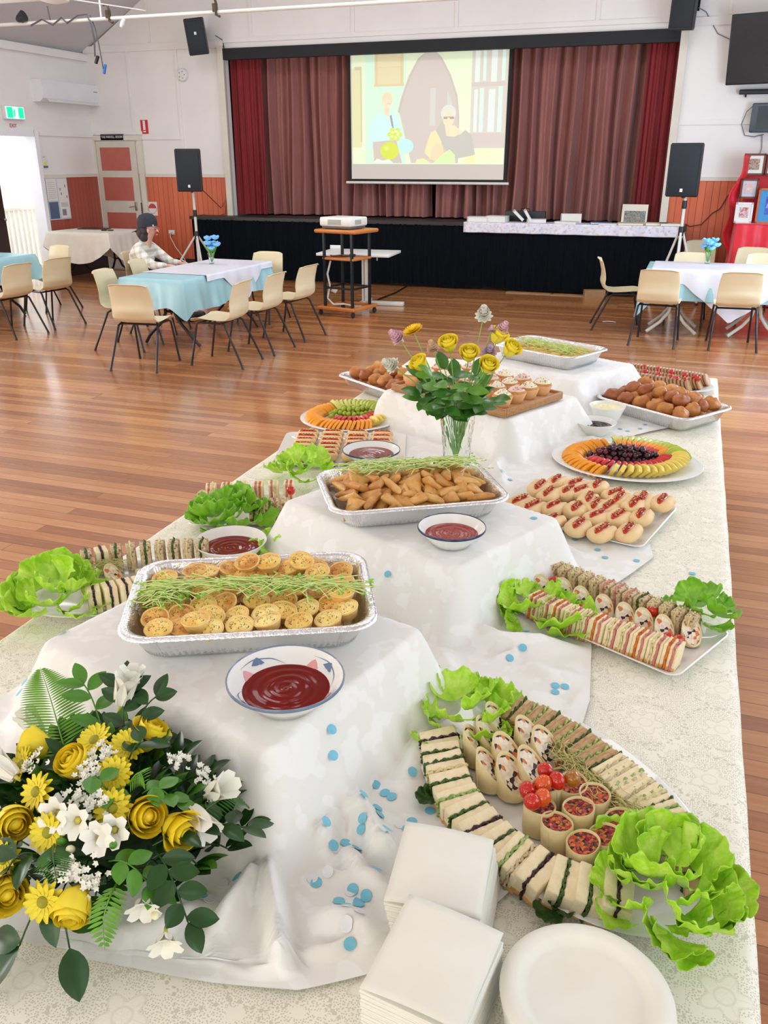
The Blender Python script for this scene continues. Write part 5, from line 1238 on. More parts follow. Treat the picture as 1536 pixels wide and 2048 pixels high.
# ------------------------------------------------------------------ lettuce
lettuce_m = Mat('frilly_lettuce', (140, 200, 30), .35)
lv = lettuce_m.coord('Object'); lettuce_m.base(lettuce_m.ramp(lettuce_m.noise(22, lv, 4), [(.3, (142, 200, 34)), (.5, (176, 224, 56)), (.72, (208, 238, 104))]))
lettuce_m.bump(lettuce_m.noise(90, lv, 3), .3, .004); lettuce_m.b.inputs['Transmission Weight'].default_value = 0; lettuce_m = lettuce_m.m
lettuce_d = vmat('green_lettuce', (108, 176, 38), (152, 206, 62), 22, .38, .3, 90, .004)
def leaf_mesh(k, ln, W):
    r = random.Random(k * 13 + 3); ph = [r.uniform(0, 6.28) for _ in range(6)]
    def f(u, v):
        t = (v * 2 - 1) * 2.0                         # polar fan from the leaf base: rounded lobes, ruffled rim
        lob = .88 + .13 * abs(math.sin(t * 2.6 + ph[0])) ** .55
        R_ = ln * u * lob * (1 - .24 * (abs(t) / 2.0) ** 2)
        x = R_ * math.cos(t * .66); y = R_ * math.sin(t * .66) * 1.08
        fr = u ** 4
        z = ln * (.30 * u * u + .22 * u ** 5 * (.5 + .5 * math.sin(t * 1.7 + ph[5]))) + fr * (.009 * math.sin(t * 8 + ph[2]) + .004 * math.sin(t * 17 + ph[3])) + .007 * math.sin(u * 6 + t * 2.4 + ph[4]) * u
        return (x, y, z)
    return MB().grid(f, 22, 64)
LEAVES = {}
def lettuce(label, x, y, z, spec, m=lettuce_m, name='lettuce_garnish'):
    """spec: (dx, dy, dz, heading, pitch, roll, scale, shape)"""
    t = thing(name, label, 'lettuce', (x, y, z))
    for dx, dy, dz, hd_, pt, rl_, sc, k in spec:
        key = (k, m.name)
        if key not in LEAVES:
            o = leaf_mesh(k, .12, .06).build('lettuce_leaf', m, t, ang=180, solid=.0008); LEAVES[key] = o
        else:
            o = LEAVES[key].copy(); COL.objects.link(o); o.parent = t
        o.location = (dx, dy, dz); o.rotation_euler = (math.radians(rl_), math.radians(-pt), math.radians(hd_)); o.scale = (sc, sc, sc)
    return t
def bunch(n, seed, R_=.05, h=.02, sc=.8, flat=20, head=None, arc=360):
    r = random.Random(seed); o = []
    for k in range(n):
        t = (k + .5) / n; a = k * 137.5 + r.uniform(-25, 25)
        rad = R_ * .62 * math.sqrt(t)                 # outer leaves low and flat, inner ones higher and upright
        o.append((rad * math.cos(math.radians(a)), rad * math.sin(math.radians(a)), .004 + h * (1 - t) * 1.1, a + r.uniform(-30, 30), flat * (1.9 * (1 - t)) - 4 + r.uniform(-8, 10), r.uniform(-35, 35), sc * r.uniform(.48, .72), r.randrange(6)))
    return o
lettuce('frilly green lettuce at the far left end of the big oval platter', -.325, 1.43, TZ + .012, bunch(18, 1, .15, .045, .8, 18))
lettuce('large frilly lettuce bunch at the near right end of the big oval platter', .088, 1.085, TZ + .03, bunch(36, 2, .135, .06, .82, 19))
lettuce('frilly lettuce at the left end of the rectangular sandwich platter', -.268, 1.955, TZ + .012, bunch(17, 3, .125, .035, .8, 14) + [(.06, -.03, .01, -38, 4, 0, .95, 2), (.08, -.05, .004, -32, 2, 10, .8, 4)])
lettuce('frilly lettuce at the right end of the rectangular sandwich platter', .135, 2.05, TZ + .022, bunch(13, 4, .10, .04, .74, 16), lettuce_d)
lettuce('frilly lettuce bunch on the left platter of rolled sandwiches', -1.44, 1.575, TZ + .02, bunch(20, 5, .14, .06, .95, 22))
lettuce('frilly lettuce bunch on the left platter with two tomatoes', -1.285, 2.20, TZ + .022, bunch(18, 6, .13, .055, .95, 22), lettuce_d)
lettuce('small lettuce leaves right of the white sauce bowl', -1.05, 2.06, TZ + .02, bunch(5, 7, .08, .02, .7, 14), lettuce_m)
lettuce('frilly lettuce at the corner of the left hot dog platter', -1.25, 2.70, TZ + .02, bunch(14, 8, .13, .045, .9, 16))

# ------------------------------------------------------------------ platters on the right and left
PA = (-.115, 1.28, TZ + .004, math.radians(-42)); oval_plate('big white oval platter of sandwiches and wraps at the near right', *PA, .345, .205)
PB = (-.085, 1.995, TZ + .004, math.radians(-26)); rect_plate('white rectangular platter of sandwiches on the right side', *PB, .265, .145)
PC = (-.232, 2.70, TZ + .004, math.radians(-14)); rect_plate('white rectangular platter of hot dogs on the right side', *PC, .262, .20)
PD = (-.135, 3.255, TZ + .006, math.radians(19 - 24)); oval_plate('white oval fruit platter on the right side', *PD, .285, .245)
PG = (-.06, 4.62, TZ + .004, math.radians(-20)); oval_plate('white oval platter of sliced meat rolls at the far right', *PG, .27, .19)
PL = (-1.36, 3.46, TZ + .006, math.radians(10)); oval_plate('white oval fruit platter at the left edge', *PL, .225, .225)
PM = (-1.235, 3.05, TZ + .004, math.radians(17)); rect_plate('white rectangular platter of hot dogs at the left edge', *PM, .255, .205)
PN = (-1.305, 2.33, TZ + .004, math.radians(22)); rect_plate('white rectangular sandwich platter at the left edge beside the second riser', *PN, .165, .13)
PP_ = (-1.36, 1.72, TZ + .004, math.radians(48)); oval_plate('white oval sandwich platter at the left edge behind the flowers', *PP_, .24, .155)

# ------------------------------------------------------------------ sandwiches
white_crumb = vmat('white_bread_crumb', (248, 234, 196), (238, 218, 172), 60, .8, .5, 260, .002)
brown_crumb = vmat('brown_bread_crumb', (206, 174, 128), (176, 140, 96), 70, .8, .5, 240, .002)
grain_m = Mat('seeded_bread_crumb', (204, 180, 140), .8); gv_ = grain_m.coord('Object')
grain_m.base(grain_m.ramp(grain_m.noise(150, gv_, 3), [(.36, (112, 84, 56)), (.44, (196, 170, 128)), (.6, (220, 200, 162))])); grain_m.bump(grain_m.noise(200, gv_), .5, .002); grain_m = grain_m.m
crust_w = vmat('golden_crust', (220, 168, 98), (196, 138, 72), 40, .6); crust_b = vmat('brown_crust', (156, 106, 66), (134, 86, 52), 40, .6)
f_green = vmat('salad_filling', (74, 110, 32), (40, 64, 22), 120, .5); f_dark = vmat('dark_leaf_filling', (44, 24, 34), (66, 34, 44), 100, .4); f_ham = vmat('ham_filling', (222, 150, 140), (206, 120, 112), 80, .5)
f_cuc = vmat('cucumber_filling', (186, 206, 128), (120, 156, 70), 90, .5); f_egg = vmat('creamy_filling', (238, 226, 176), (226, 208, 142), 90, .6); f_orange = vmat('carrot_filling', (226, 128, 44), (206, 104, 36), 90, .5); f_chick = vmat('chicken_filling', (232, 214, 180), (190, 178, 140), 110, .6)
def sandwich(crumb, crust, fills, L_, th, H_, seed, nb=2):
    t = thing('sandwich', 'sandwich', 'sandwich'); r = random.Random(seed)
    ft = .0045; bt_ = (th - ft * (nb - 1)) / nb; y = -th / 2
    for k in range(nb):
        mb = MB()
        def f(u, v, s):                               # slightly lumpy slab faces
            return (-L_ / 2 + u * L_, s, v * H_)
        mb.at(0, y + bt_ / 2, 0, rz=r.uniform(-.05, .05)).box(0, 0, 0, L_, bt_, H_, mi=0, b=.003)
        mb.box(-L_ / 2 + .002, 0, -.0005, .006, bt_ * 1.02, .012, mi=1, b=.0025)
        mb.build('bread_slice', [crumb, crust], t); y += bt_
        if k < nb - 1:
            m = fills[k % len(fills)]; ph = r.uniform(0, 6)
            yy = y + ft / 2
            def g(u, v):
                e = (v * 2 - 1); x = (u - .5) * (L_ * 1.0 + .004)
                zt = H_ + .003 * math.sin(u * 26 + ph) + .002 * math.sin(u * 61 + ph * 2)
                return (x + .002 * math.sin(v * 31 + ph), yy + .0022 * math.sin(u * 37 + v * 9 + ph), .001 + (zt - .001) * v)
            MB().grid(g, 26, 10).build('filling', m, t, ang=180, solid=ft * .9); y += ft
    return Proto(t)
SW = {}
for i, (nm, cr, cu_, fl, nb_, th) in enumerate((('wg', white_crumb, crust_w, [f_green], 2, .034), ('wd', white_crumb, crust_w, [f_dark], 2, .036), ('we', white_crumb, crust_w, [f_egg, f_green], 3, .044), ('bc', brown_crumb, crust_b, [f_cuc], 2, .032), ('bg', brown_crumb, crust_b, [f_green], 2, .032), ('wc', white_crumb, crust_w, [f_chick, f_cuc], 3, .04), ('wf', white_crumb, crust_w, [f_cuc], 2, .028))):
    SW[nm] = sandwich(cr, cu_, fl, .074, th * (1.3 if cr is white_crumb else 1), .045, i, nb_)
HM = {}
for i, (nm, cr, cu_, fl, nb_, th) in enumerate((('wh', white_crumb, crust_w, [f_ham, f_egg], 3, .034), ('wo', white_crumb, crust_w, [f_ham, f_orange], 3, .036), ('gs', grain_m, grain_m, [f_egg], 2, .026), ('gh', grain_m, grain_m, [f_ham], 2, .028), ('gd', grain_m, crust_b, [f_green], 2, .03), ('wk', white_crumb, white_crumb, [f_dark], 2, .034))):
    HM[nm] = sandwich(cr, cu_, fl, .046, th, .062, 20 + i, nb_)
def along(pts, n, t0=0, t1=1):
    L_ = [0]
    for a, b in zip(pts, pts[1:]): L_.append(L_[-1] + math.hypot(b[0] - a[0], b[1] - a[1]))
    out = []
    for k in range(n):
        d = L_[-1] * (t0 + (t1 - t0) * (k + .5) / n)
        i = max(j for j in range(len(pts) - 1) if L_[j] <= d + 1e-9); f = (d - L_[i]) / max(L_[i + 1] - L_[i], 1e-6)
        out.append((pts[i][0] + (pts[i + 1][0] - pts[i][0]) * f, pts[i][1] + (pts[i + 1][1] - pts[i][1]) * f))
    return out
def row(protos, seq, pts, inward, z, labels, group, lean=0, tilt=0, sc=1, jit=.12):
    ps = along(pts, len(seq)); r = random.Random(len(seq) * 7 + int(pts[0][0] * 100))
    for k, nm in enumerate(seq):
        a = ps[max(k - 1, 0)]; b = ps[min(k + 1, len(ps) - 1)]; tx, ty = b[0] - a[0], b[1] - a[1]; l_ = math.hypot(tx, ty); tx, ty = tx / l_, ty / l_
        nx, ny = -ty, tx                              # +X of the sandwich points inward
        if (inward[0] - ps[k][0]) * nx + (inward[1] - ps[k][1]) * ny < 0: nx, ny = -nx, -ny
        hd_ = math.atan2(ny, nx) + r.uniform(-jit, jit)
        protos[nm].put((ps[k][0], ps[k][1], z + r.uniform(0, .003)), (lean, -tilt, hd_), labels(k), group, sc)
KIND = {'wg': 'white sandwich with green salad', 'wd': 'white sandwich with dark leaf filling', 'we': 'three-slice white sandwich with egg', 'bc': 'brown sandwich with cucumber', 'bg': 'brown sandwich with dark greens', 'wc': 'three-slice white sandwich with chicken', 'wf': 'thin white sandwich with cucumber', 'wh': 'white sandwich with ham', 'wo': 'white sandwich with ham and carrot', 'gs': 'seeded bread sandwich with egg', 'gh': 'seeded bread sandwich with ham', 'gd': 'seeded bread sandwich with greens', 'wk': 'white sandwich with black filling'}
seqA = ['wd', 'wg', 'we', 'wg', 'wf', 'wg', 'wd', 'wg', 'wc', 'wd', 'wg', 'wg', 'wd']
row(SW, seqA, [(-.352, 1.352), (-.318, 1.27), (-.278, 1.20), (-.235, 1.145), (-.18, 1.10), (-.12, 1.068), (-.05, 1.053), (.03, 1.058)], (-.1, 1.3), TZ + .016,
    lambda k: KIND[seqA[k]] + ', ' + ORD[k] + ' from far lettuce, near row of big oval platter', 'near row on the big oval platter', .22, .12)
seqA2 = ['bg', 'bc', 'bc', 'bg', 'bc', 'bc', 'bg', 'bc', 'bc', 'bg', 'wc', 'wc', 'wc', 'wc', 'we', 'wf', 'wf', 'wf', 'wf', 'bg', 'bc', 'bg']
row(SW, seqA2, [(-.232, 1.468), (-.165, 1.447), (-.105, 1.415), (-.045, 1.37), (.005, 1.325), (.055, 1.275), (.10, 1.22), (.14, 1.165), (.155, 1.12)], (-.1, 1.25), TZ + .016,
    lambda k: KIND[seqA2[k]] + ', ' + ORD[k] + ' from far lettuce, far row of big oval platter', 'far row on the big oval platter', -.1, -.12, (1, .86, 1.12))
seqB = ['wo', 'wh', 'wo', 'wh', 'wh', 'wo', 'wh', 'wh', 'wo', 'wh', 'wo']
row(HM, seqB, [(-.275, 1.95), (-.19, 1.905), (.09, 1.80)], (0, 2.05), TZ + .014, lambda k: KIND[seqB[k]] + ', ' + ORD[k] + ' from left, near row of right rectangular platter', 'near row on the rectangular sandwich platter', .1, 0, (1, 1, 1.05), .08)
seqB2 = ['gs', 'gs', 'gs', 'gs', 'gs', 'gs', 'gh', 'gh', 'gh', 'gd', 'gs', 'gs', 'gs', 'gs']
row(HM, seqB2, [(-.285, 2.165), (-.17, 2.105), (.0, 2.02), (.135, 1.955)], (-.1, 1.9), TZ + .014, lambda k: KIND[seqB2[k]] + ', ' + ORD[k] + ' from left, far row of right rectangular platter', 'far row on the rectangular sandwich platter', .06, 0, (1, 1, 1.02), .08)
seqN = ['wh', 'wo', 'wh', 'wo', 'wh', 'wo']
row(HM, seqN, [(-1.47, 2.36), (-1.35, 2.41), (-1.18, 2.49)], (-1.3, 2.2), TZ + .014, lambda k: KIND[seqN[k]] + ', ' + ORD[k] + ' from left, far row by the second riser', 'far row on the left rectangular platter', 0, 0, (1, 1, 1), .08)
seqN2 = ['gd', 'gs', 'gh', 'gs']
row(HM, seqN2, [(-1.25, 2.27), (-1.13, 2.33)], (-1.3, 2.45), TZ + .014, lambda k: KIND[seqN2[k]] + ', ' + ORD[k] + ' from lettuce, near row by the second riser', 'near row on the left rectangular platter', 0, 0, (1, 1, 1.05), .08)
seqP = ['wk', 'wk', 'wk', 'wk', 'wk']
row(HM, seqP, [(-1.355, 1.575), (-1.30, 1.63), (-1.22, 1.72)], (-1.45, 1.75), TZ + .02, lambda k: KIND[seqP[k]] + ', ' + ORD[k] + ' from lettuce, near row of left oval platter', 'near row on the left oval platter', 0, 0, (1, 1, 1.05), .08)
seqP2 = ['gd', 'wk', 'gd', 'gs', 'gd', 'gs', 'gd', 'gs', 'gd']
row(HM, seqP2, [(-1.50, 1.74), (-1.44, 1.80), (-1.34, 1.87), (-1.2, 1.93)], (-1.3, 1.7), TZ + .022, lambda k: KIND[seqP2[k]] + ', ' + ORD[k] + ' from lettuce, far row of left oval platter', 'far row on the left oval platter', 0, 0, (1, 1, 1.12), .08)

# ------------------------------------------------------------------ wraps, tomatoes, alfalfa
tortilla = vmat('soft_tortilla', (236, 218, 168), (224, 202, 148), 40, .6)
def chunk(name, cols, sc=240):
    M = Mat(name, cols[0], .45); v = M.coord('Object'); vo = M.n('ShaderNodeTexVoronoi'); vo.inputs['Scale'].default_value = sc; M.l(v, vo.inputs[0])
    s_ = M.n('ShaderNodeSeparateColor'); M.l(vo.outputs['Color'], s_.inputs[0]); n = len(cols)
    M.base(M.ramp(s_.outputs[0], [(i / n, c) for i, c in enumerate(cols)])); M.nt.nodes[-1].color_ramp.interpolation = 'CONSTANT' if M.nt.nodes[-1].type == 'VALTORGB' else 'LINEAR'
    M.bump(vo.outputs['Distance'], .8, .004); return M.m
veg_fill = chunk('carrot_beetroot_filling', [(214, 96, 36), (150, 36, 60), (44, 24, 34), (224, 130, 50), (120, 30, 50), (60, 70, 30), (200, 70, 60)])
chick_fill = chunk('chicken_spinach_filling', [(240, 226, 198), (234, 214, 184), (30, 34, 26), (240, 226, 200), (214, 124, 60), (54, 24, 40), (236, 218, 188)], 110)
def wrap(h, k, fill, r=.024, label='wrap'):
    t = thing('wrap_roll', label, 'wrap'); n = 28; mb = MB()
    def ring(rr, zf): return [(rr * (1 + .03 * math.sin(3 * a)) * math.cos(a), rr * math.sin(a), zf(rr * math.cos(a))) for a in [2 * PI * j / n for j in range(n)]]
    top = lambda x: h + k * x
    mb.loft([ring(r * .92, lambda x: 0), ring(r * .98, lambda x: .004), ring(r * 1.02, lambda x: (h + k * x) * .6), ring(r * 1.04, lambda x: top(x) - .001), ring(r * 1.0, lambda x: top(x) + .001), ring(r * .93, lambda x: top(x)), ring(r * .9, lambda x: top(x) - .008)], cap=False)
    mb.tube([(r * 1.03 * math.cos(.6), r * 1.03 * math.sin(.6), z) for z in (.004, (h + k * r * .8) * .5, h + k * r * .8 - .003)], .0018, 4)
    mb.build('tortilla', tortilla, t, ang=60)
    def f(u, v):
        rr = r * .93 * u; a = 2 * PI * v; x = rr * math.cos(a)
        return (x, rr * math.sin(a), top(x) - .003 + .0045 * noise.noise(Vector((x * 160, rr * math.sin(a) * 160, h * 50))) * (1 - u ** 4))
    MB().grid(f, 9, 32).build('filling', fill, t, ang=180)
    return t
wu = Proto(wrap(.05, .12, veg_fill)); wd_ = Proto(wrap(.034, 1.15, chick_fill)); ws_ = Proto(wrap(.03, 1.15, chick_fill, .022))
up_ = [(-.118, 1.243), (-.08, 1.262), (-.036, 1.243), (-.062, 1.198), (-.128, 1.186), (-.09, 1.152), (.006, 1.196), (-.043, 1.126), (-.012, 1.152)]
for k, (x, y) in enumerate(up_): wu.put((x, y + .004, TZ + .014), (r_.uniform(-.1, .12), r_.uniform(-.1, .1), r_.uniform(0, 6)), 'upright wrap with carrot and beetroot filling, ' + ORD[k] + ' from the back beside the tomatoes', 'upright wraps on the big oval platter', 1.12)
lay_ = [(-.243, 1.414, 60), (-.250, 1.365, 60), (-.268, 1.332, 70), (-.207, 1.318, 40), (-.177, 1.386, 50), (-.187, 1.262, 40), (-.140, 1.362, 40), (-.155, 1.296, 50), (-.228, 1.272, 70)]
for k, (x, y, a) in enumerate(lay_): wd_.put((x, y, TZ + .018), (0, .0, math.radians(a + 120)), 'slant-cut chicken and spinach wrap, ' + ORD[k] + ' of the group below the far lettuce', 'slant-cut wraps on the big oval platter', 1.25)
bw = [(-.262, 2.045), (-.205, 2.045), (-.154, 2.012), (-.094, 1.985), (-.04, 1.958), (.006, 1.945), (.055, 1.925), (.118, 1.935)]
for k, (x, y) in enumerate(bw): ws_.put((x, y, TZ + .014), (0, 0, math.radians(115)), 'slant-cut wrap, ' + ORD[k] + ' from the left between the rows of the rectangular platter', 'wraps on the rectangular sandwich platter', 1.08)
for k, (x, y) in enumerate(((-1.41, 1.66), (-1.375, 1.72), (-1.33, 1.69), (-1.30, 1.755), (-1.25, 1.78))): ws_.put((x, y, TZ + .02), (0, 0, 1.9 + k), 'slant-cut wrap, ' + ORD[k] + ' from the lettuce on the left oval platter', 'wraps on the left oval platter', 1.1)
for k, (x, y) in enumerate(((-1.44, 2.30), (-1.40, 2.33), (-1.2, 2.40))): ws_.put((x, y, TZ + .014), (0, 0, 2 + k), 'slant-cut wrap, ' + ORD[k] + ' from the left on the platter with two tomatoes', 'wraps on the left rectangular platter', 1.1)
tom_m = [vmat('red_tomato_skin', (206, 40, 20), (190, 30, 16), 20, .14, Coat_Weight=.3), vmat('orange_tomato_skin', (226, 96, 28), (210, 76, 22), 20, .14, Coat_Weight=.3), vmat('olive_tomato_skin', (176, 104, 26), (150, 96, 26), 20, .14, Coat_Weight=.3)]
def tomato(m, lab, grp):
    t = thing('cherry_tomato', lab, 'tomato', group=grp); MB().ell(0, 0, 0, .0145, .0145, .0165, 20, 14).build('skin', m, t, ang=180)
    c_ = MB()
    for q in range(5): c_.at(0, 0, .0158, rz=q * 1.256).add([(0, -.001, 0), (.006, 0, .0006), (0, .001, 0)], [(0, 1, 2)])
    c_.build('calyx_scar', f_green, t); return Proto(t)
tA = [tomato(tom_m[k], '', None) for k in range(3)]
for k, (x, y, z, c_, lab) in enumerate(((-.128, 1.252, .842, 0, 'topmost red cherry tomato, back of the pile on the big oval platter'), (-.104, 1.226, .848, 0, 'red cherry tomato at the right of the pile on the big oval platter'), (-.080, 1.242, .846, 2, 'olive-brown cherry tomato of the pile on the big oval platter'), (-.150, 1.196, .838, 0, 'large red cherry tomato at the left of the pile on the big oval platter'), (-.126, 1.212, .846, 1, 'orange cherry tomato in the middle of the pile on the big oval platter'), (-.122, 1.182, .842, 1, 'small orange cherry tomato low in the pile on the big oval platter'), (-.137, 1.166, .842, 0, 'nearest red cherry tomato of the pile on the big oval platter'))):
    tA[c_].put((x, y, z), (r_.uniform(-.8, .8), r_.uniform(-.8, .8), 0), lab, 'cherry tomatoes on the big oval platter')
for k, (x, y) in enumerate(((-.252, 2.075), (-.235, 2.095), (-.234, 2.05), (-.144, 1.955), (.024, 1.99), (.066, 1.885), (.09, 1.882))): tA[0].put((x, y, TZ + .045 + .012 * (k == 4)), (.5, .2, k), 'red cherry tomato, ' + ORD[k] + ' from the left on the rectangular sandwich platter', 'cherry tomatoes on the rectangular platter')
for k, (x, y) in enumerate(((-1.30, 2.285), (-1.15, 2.38))): tA[0].put((x, y, TZ + .09), (.3, 0, 0), ('red cherry tomato left on the platter beside the second riser', 'red cherry tomato right on the platter beside the second riser')[k], 'cherry tomatoes on the left rectangular platter')
alf = vmat('alfalfa_sprout', (214, 206, 140), (196, 186, 112), 60, .6); alf_b = vmat('dark_alfalfa_sprout', (176, 150, 70), (150, 124, 52), 60, .6)
PW = (0, 0, 0, 0)
sprouts('alfalfa_sprouts', 'pale alfalfa sprouts along the far sandwiches of the big oval platter', PW, [(-.13, 1.37), (-.07, 1.31), (-.03, 1.26)], 150, .014, TZ + .05, alf, None, .045, 11)
sprouts('alfalfa_sprouts', 'brownish alfalfa sprouts near the far lettuce on the big oval platter', PW, [(-.225, 1.43), (-.19, 1.41)], 130, .012, TZ + .04, alf_b, None, .04, 12)
sprouts('alfalfa_sprouts', 'pale alfalfa sprouts beside the large lettuce bunch', PW, [(.01, 1.24), (.05, 1.2)], 130, .012, TZ + .055, alf, None, .045, 13)
sprouts('alfalfa_sprouts', 'thin alfalfa sprouts on the left oval platter', PW, [(-1.44, 1.74), (-1.38, 1.76)], 70, .012, TZ + .055, alf, None, .045, 14)
curly = vmat('dark_curly_leaf', (60, 96, 30), (40, 66, 24), 60, .5)
for k, (x, y, a) in enumerate(((-.315, 1.195, 200), (-.185, 1.06, 230), (-.07, 1.018, 250))):
    t = lettuce('sprig of dark leaf poking out below the near sandwiches, ' + ORD[k] + ' from the left', x, y, TZ + .02, [(0, 0, 0, a, -5, 10, .3, 1), (.005, .01, .004, a + 40, 0, -10, .25, 3)], curly, 'salad_leaf')

# ------------------------------------------------------------------ hot dogs
bun_m = vmat('soft_bun', (240, 210, 158), (230, 188, 128), 14, .6, .1, 90, .002); bun_in = vmat('bun_crumb', (240, 222, 182), (230, 206, 160), 70, .8)
frank = vmat('frankfurter_skin', (206, 54, 26), (184, 42, 20), 20, .25); ket = vmat('red_sauce_zigzag', (164, 24, 14), (146, 18, 10), 40, .25); onion = vmat('golden_onion_bits', (240, 180, 70), (224, 156, 52), 60, .45)
def hotdog(seed, L_=.094):
    t = thing('hot_dog', 'hot dog', 'hot dog'); r = random.Random(seed); mb = MB(); rings = []
    for i in range(17):
        s = -1 + 2 * i / 16; e = (1 - abs(s) ** 4.5) ** .5 if abs(s) < 1 else 0; e = max(e, .12); ring = []
        for j in range(24):
            a = PI / 2 + 2 * PI * (j + .5) / 24; d = abs(((a - PI / 2 + PI) % (2 * PI)) - PI)
            rr = 1 - (.62 * max(0, 1 - d / .62) if abs(s) < .97 else 0)
            ring.append((s * L_ / 2, .0305 * e * rr * math.cos(a) * (1 + .05 * noise.noise(Vector((s * 3, j, seed)))), .020 + .0205 * e * rr * math.sin(a)))
        rings.append(ring)
    mb.loft(rings); mb.build('bun', bun_m, t, ang=180)
    pts = [(-.74 * L_ / 2 + .74 * L_ * i / 8, .0015 * math.sin(i), .0285 + .002 * math.sin(i * .9)) for i in range(9)]
    fk_o = MB().tube(pts, [.004, .008, .0092, .0094, .0094, .0094, .0092, .008, .004], 10).build('frankfurter', frank, t)
    zz = [(-.33 * L_ + .66 * L_ * i / 10, .0075 * (1 if i % 2 else -1), .0345) for i in range(11)]
    full = []
    for a, b in zip(zz, zz[1:]):
        for q in range(4):
            f = q / 4; y = a[1] + (b[1] - a[1]) * f; full.append((a[0] + (b[0] - a[0]) * f, y, .0395 - 16 * y * y))
    MB().tube(full, .0016, 5).build('sauce_zigzag', ket, fk_o)
    mo_ = MB()
    for q in range(9): mo_.ell(-.28 * L_ + .56 * L_ * q / 8, r.uniform(-.004, .004), .0385, .0045, .0032, .0022, 7, 5)
    mo_.build('onion_topping', onion, fk_o)
    return Proto(t)
HD = [hotdog(1), hotdog(2)]
HOTR = [(-0.394,2.782),(-0.341,2.853),(-0.347,2.723),(-0.294,2.766),(-0.253,2.78),(-0.279,2.848),(-0.202,2.848),(-0.221,2.718),(-0.138,2.795),(-0.193,2.689),(-0.153,2.685),(-0.118,2.753),(-0.05,2.777),(-0.076,2.721),(0.017,2.776),(-0.434,2.644),(-0.387,2.613),(-0.316,2.628),(-0.252,2.637),(-0.175,2.596),(-0.115,2.617),(-0.039,2.643),(-0.305,2.508),(-0.227,2.501),(-0.148,2.479),(-0.068,2.507)]
for k, (x, y) in enumerate(HOTR):
    if not (-.48 < x < .03): x = max(-.48, min(.03, x))
    HD[k % 2].put((x, y + .0, TZ + .012 + (.012 if y > 2.7 else .004)), (r_.uniform(-.15, .15), r_.uniform(-.06, .06), math.radians(74 + r_.uniform(-14, 14))), 'hot dog with sauce and onion, ' + ORD[k] + ' from the back left of the right platter', 'hot dogs on the right platter', (1.14, 1.24, 1.2))
k = 0
for j in range(6):
    for i in range(4):
        HD[(i + j) % 2].put((PM[0] + (-.155 + i * .104) * math.cos(PM[3]) - (.145 - j * .057) * math.sin(PM[3]), PM[1] + (-.155 + i * .104) * math.sin(PM[3]) + (.145 - j * .057) * math.cos(PM[3]), TZ + .013), (r_.uniform(-.25, .1), 0, PM[3] + r_.uniform(-.06, .06)),
            'hot dog, ' + ORD[i] + ' from left in ' + ORD[j] + ' row from back of left platter', 'hot dogs on the left platter'); k += 1

# ------------------------------------------------------------------ fruit
orange_p = vmat('orange_flesh', (255, 186, 40), (250, 164, 26), 40, .3, .3, 160, .002); rind_o = vmat('orange_rind', (248, 168, 36), (242, 152, 28), 90, .45)
melon_g = vmat('green_melon_flesh', (196, 212, 80), (168, 194, 60), 24, .35); melon_y = vmat('pale_melon_edge', (226, 226, 130), (216, 214, 112), 24, .4)
water = vmat('watermelon_flesh', (218, 60, 58), (196, 44, 48), 40, .3, .3, 160, .002); pine = vmat('pineapple_flesh', (242, 220, 112), (232, 204, 84), 60, .4, .5, 160, .003); rock = vmat('rockmelon_flesh', (250, 172, 60), (244, 156, 44), 24, .4)
def fruit_piece(name, cat, m, rind, r, th, kind):
    mb = MB()
    n = 14
    if kind == 'half':
        poly = [(r * math.cos(PI * i / n), r * math.sin(PI * i / n) * .95) for i in range(n + 1)]
    elif kind == 'wedge':
        poly = [(0, 0)] + [(r * math.cos(.85 + 1.45 * i / n), r * math.sin(.85 + 1.45 * i / n)) for i in range(n + 1)]
    elif kind == 'crescent':
        poly = [(r * math.cos(PI * (.08 + .84 * i / n)), r * math.sin(PI * (.08 + .84 * i / n))) for i in range(n + 1)] + [(r * .62 * math.cos(PI * (.92 - .84 * i / n)), r * .52 * math.sin(PI * (.92 - .84 * i / n))) for i in range(n + 1)]
    else:
        poly = [(-r, 0), (r, 0), (r * .95, r * .8), (r * .6, r), (-r * .6, r), (-r * .95, r * .8)]
    c_ = [(sum(p[0] for p in poly) / len(poly)), (sum(p[1] for p in poly) / len(poly))]
    rings = [[(c_[0] + (x - c_[0]) * s, y_, c_[1] + (z - c_[1]) * s) for x, z in poly] for s, y_ in ((.9, -th / 2), (1, -th / 2 + .0015), (1, th / 2 - .0015), (.9, th / 2))]
    mb.loft(rings)
    t = thing(name, name, cat); mb.build('flesh', m, t, ang=35)
    if rind:
        MB().loft([[(c_[0] + (x - c_[0]) * 1.05, y_, c_[1] + (z - c_[1]) * 1.05) for x, z in poly[(1 if kind == 'wedge' else 0):n + 1]] + [(c_[0] + (x - c_[0]) * .99, y_, c_[1] + (z - c_[1]) * .99) for x, z in poly[(1 if kind == 'wedge' else 0):n + 1]][::-1] for y_ in (-th / 2 - .0002, th / 2 + .0002)]).build('rind', rind, t, ang=35)
    return Proto(t)
FP = {'orange': fruit_piece('orange_slice', 'orange', orange_p, rind_o, .034, .010, 'half'), 'pine': fruit_piece('pineapple_wedge', 'pineapple', pine, None, .042, .013, 'wedge'), 'green': fruit_piece('honeydew_slice', 'melon', melon_g, melon_y, .042, .012, 'crescent'), 'water': fruit_piece('watermelon_wedge', 'watermelon', water, None, .036, .011, 'wedge'), 'rock': fruit_piece('rockmelon_slice', 'melon', rock, None, .04, .012, 'crescent')}
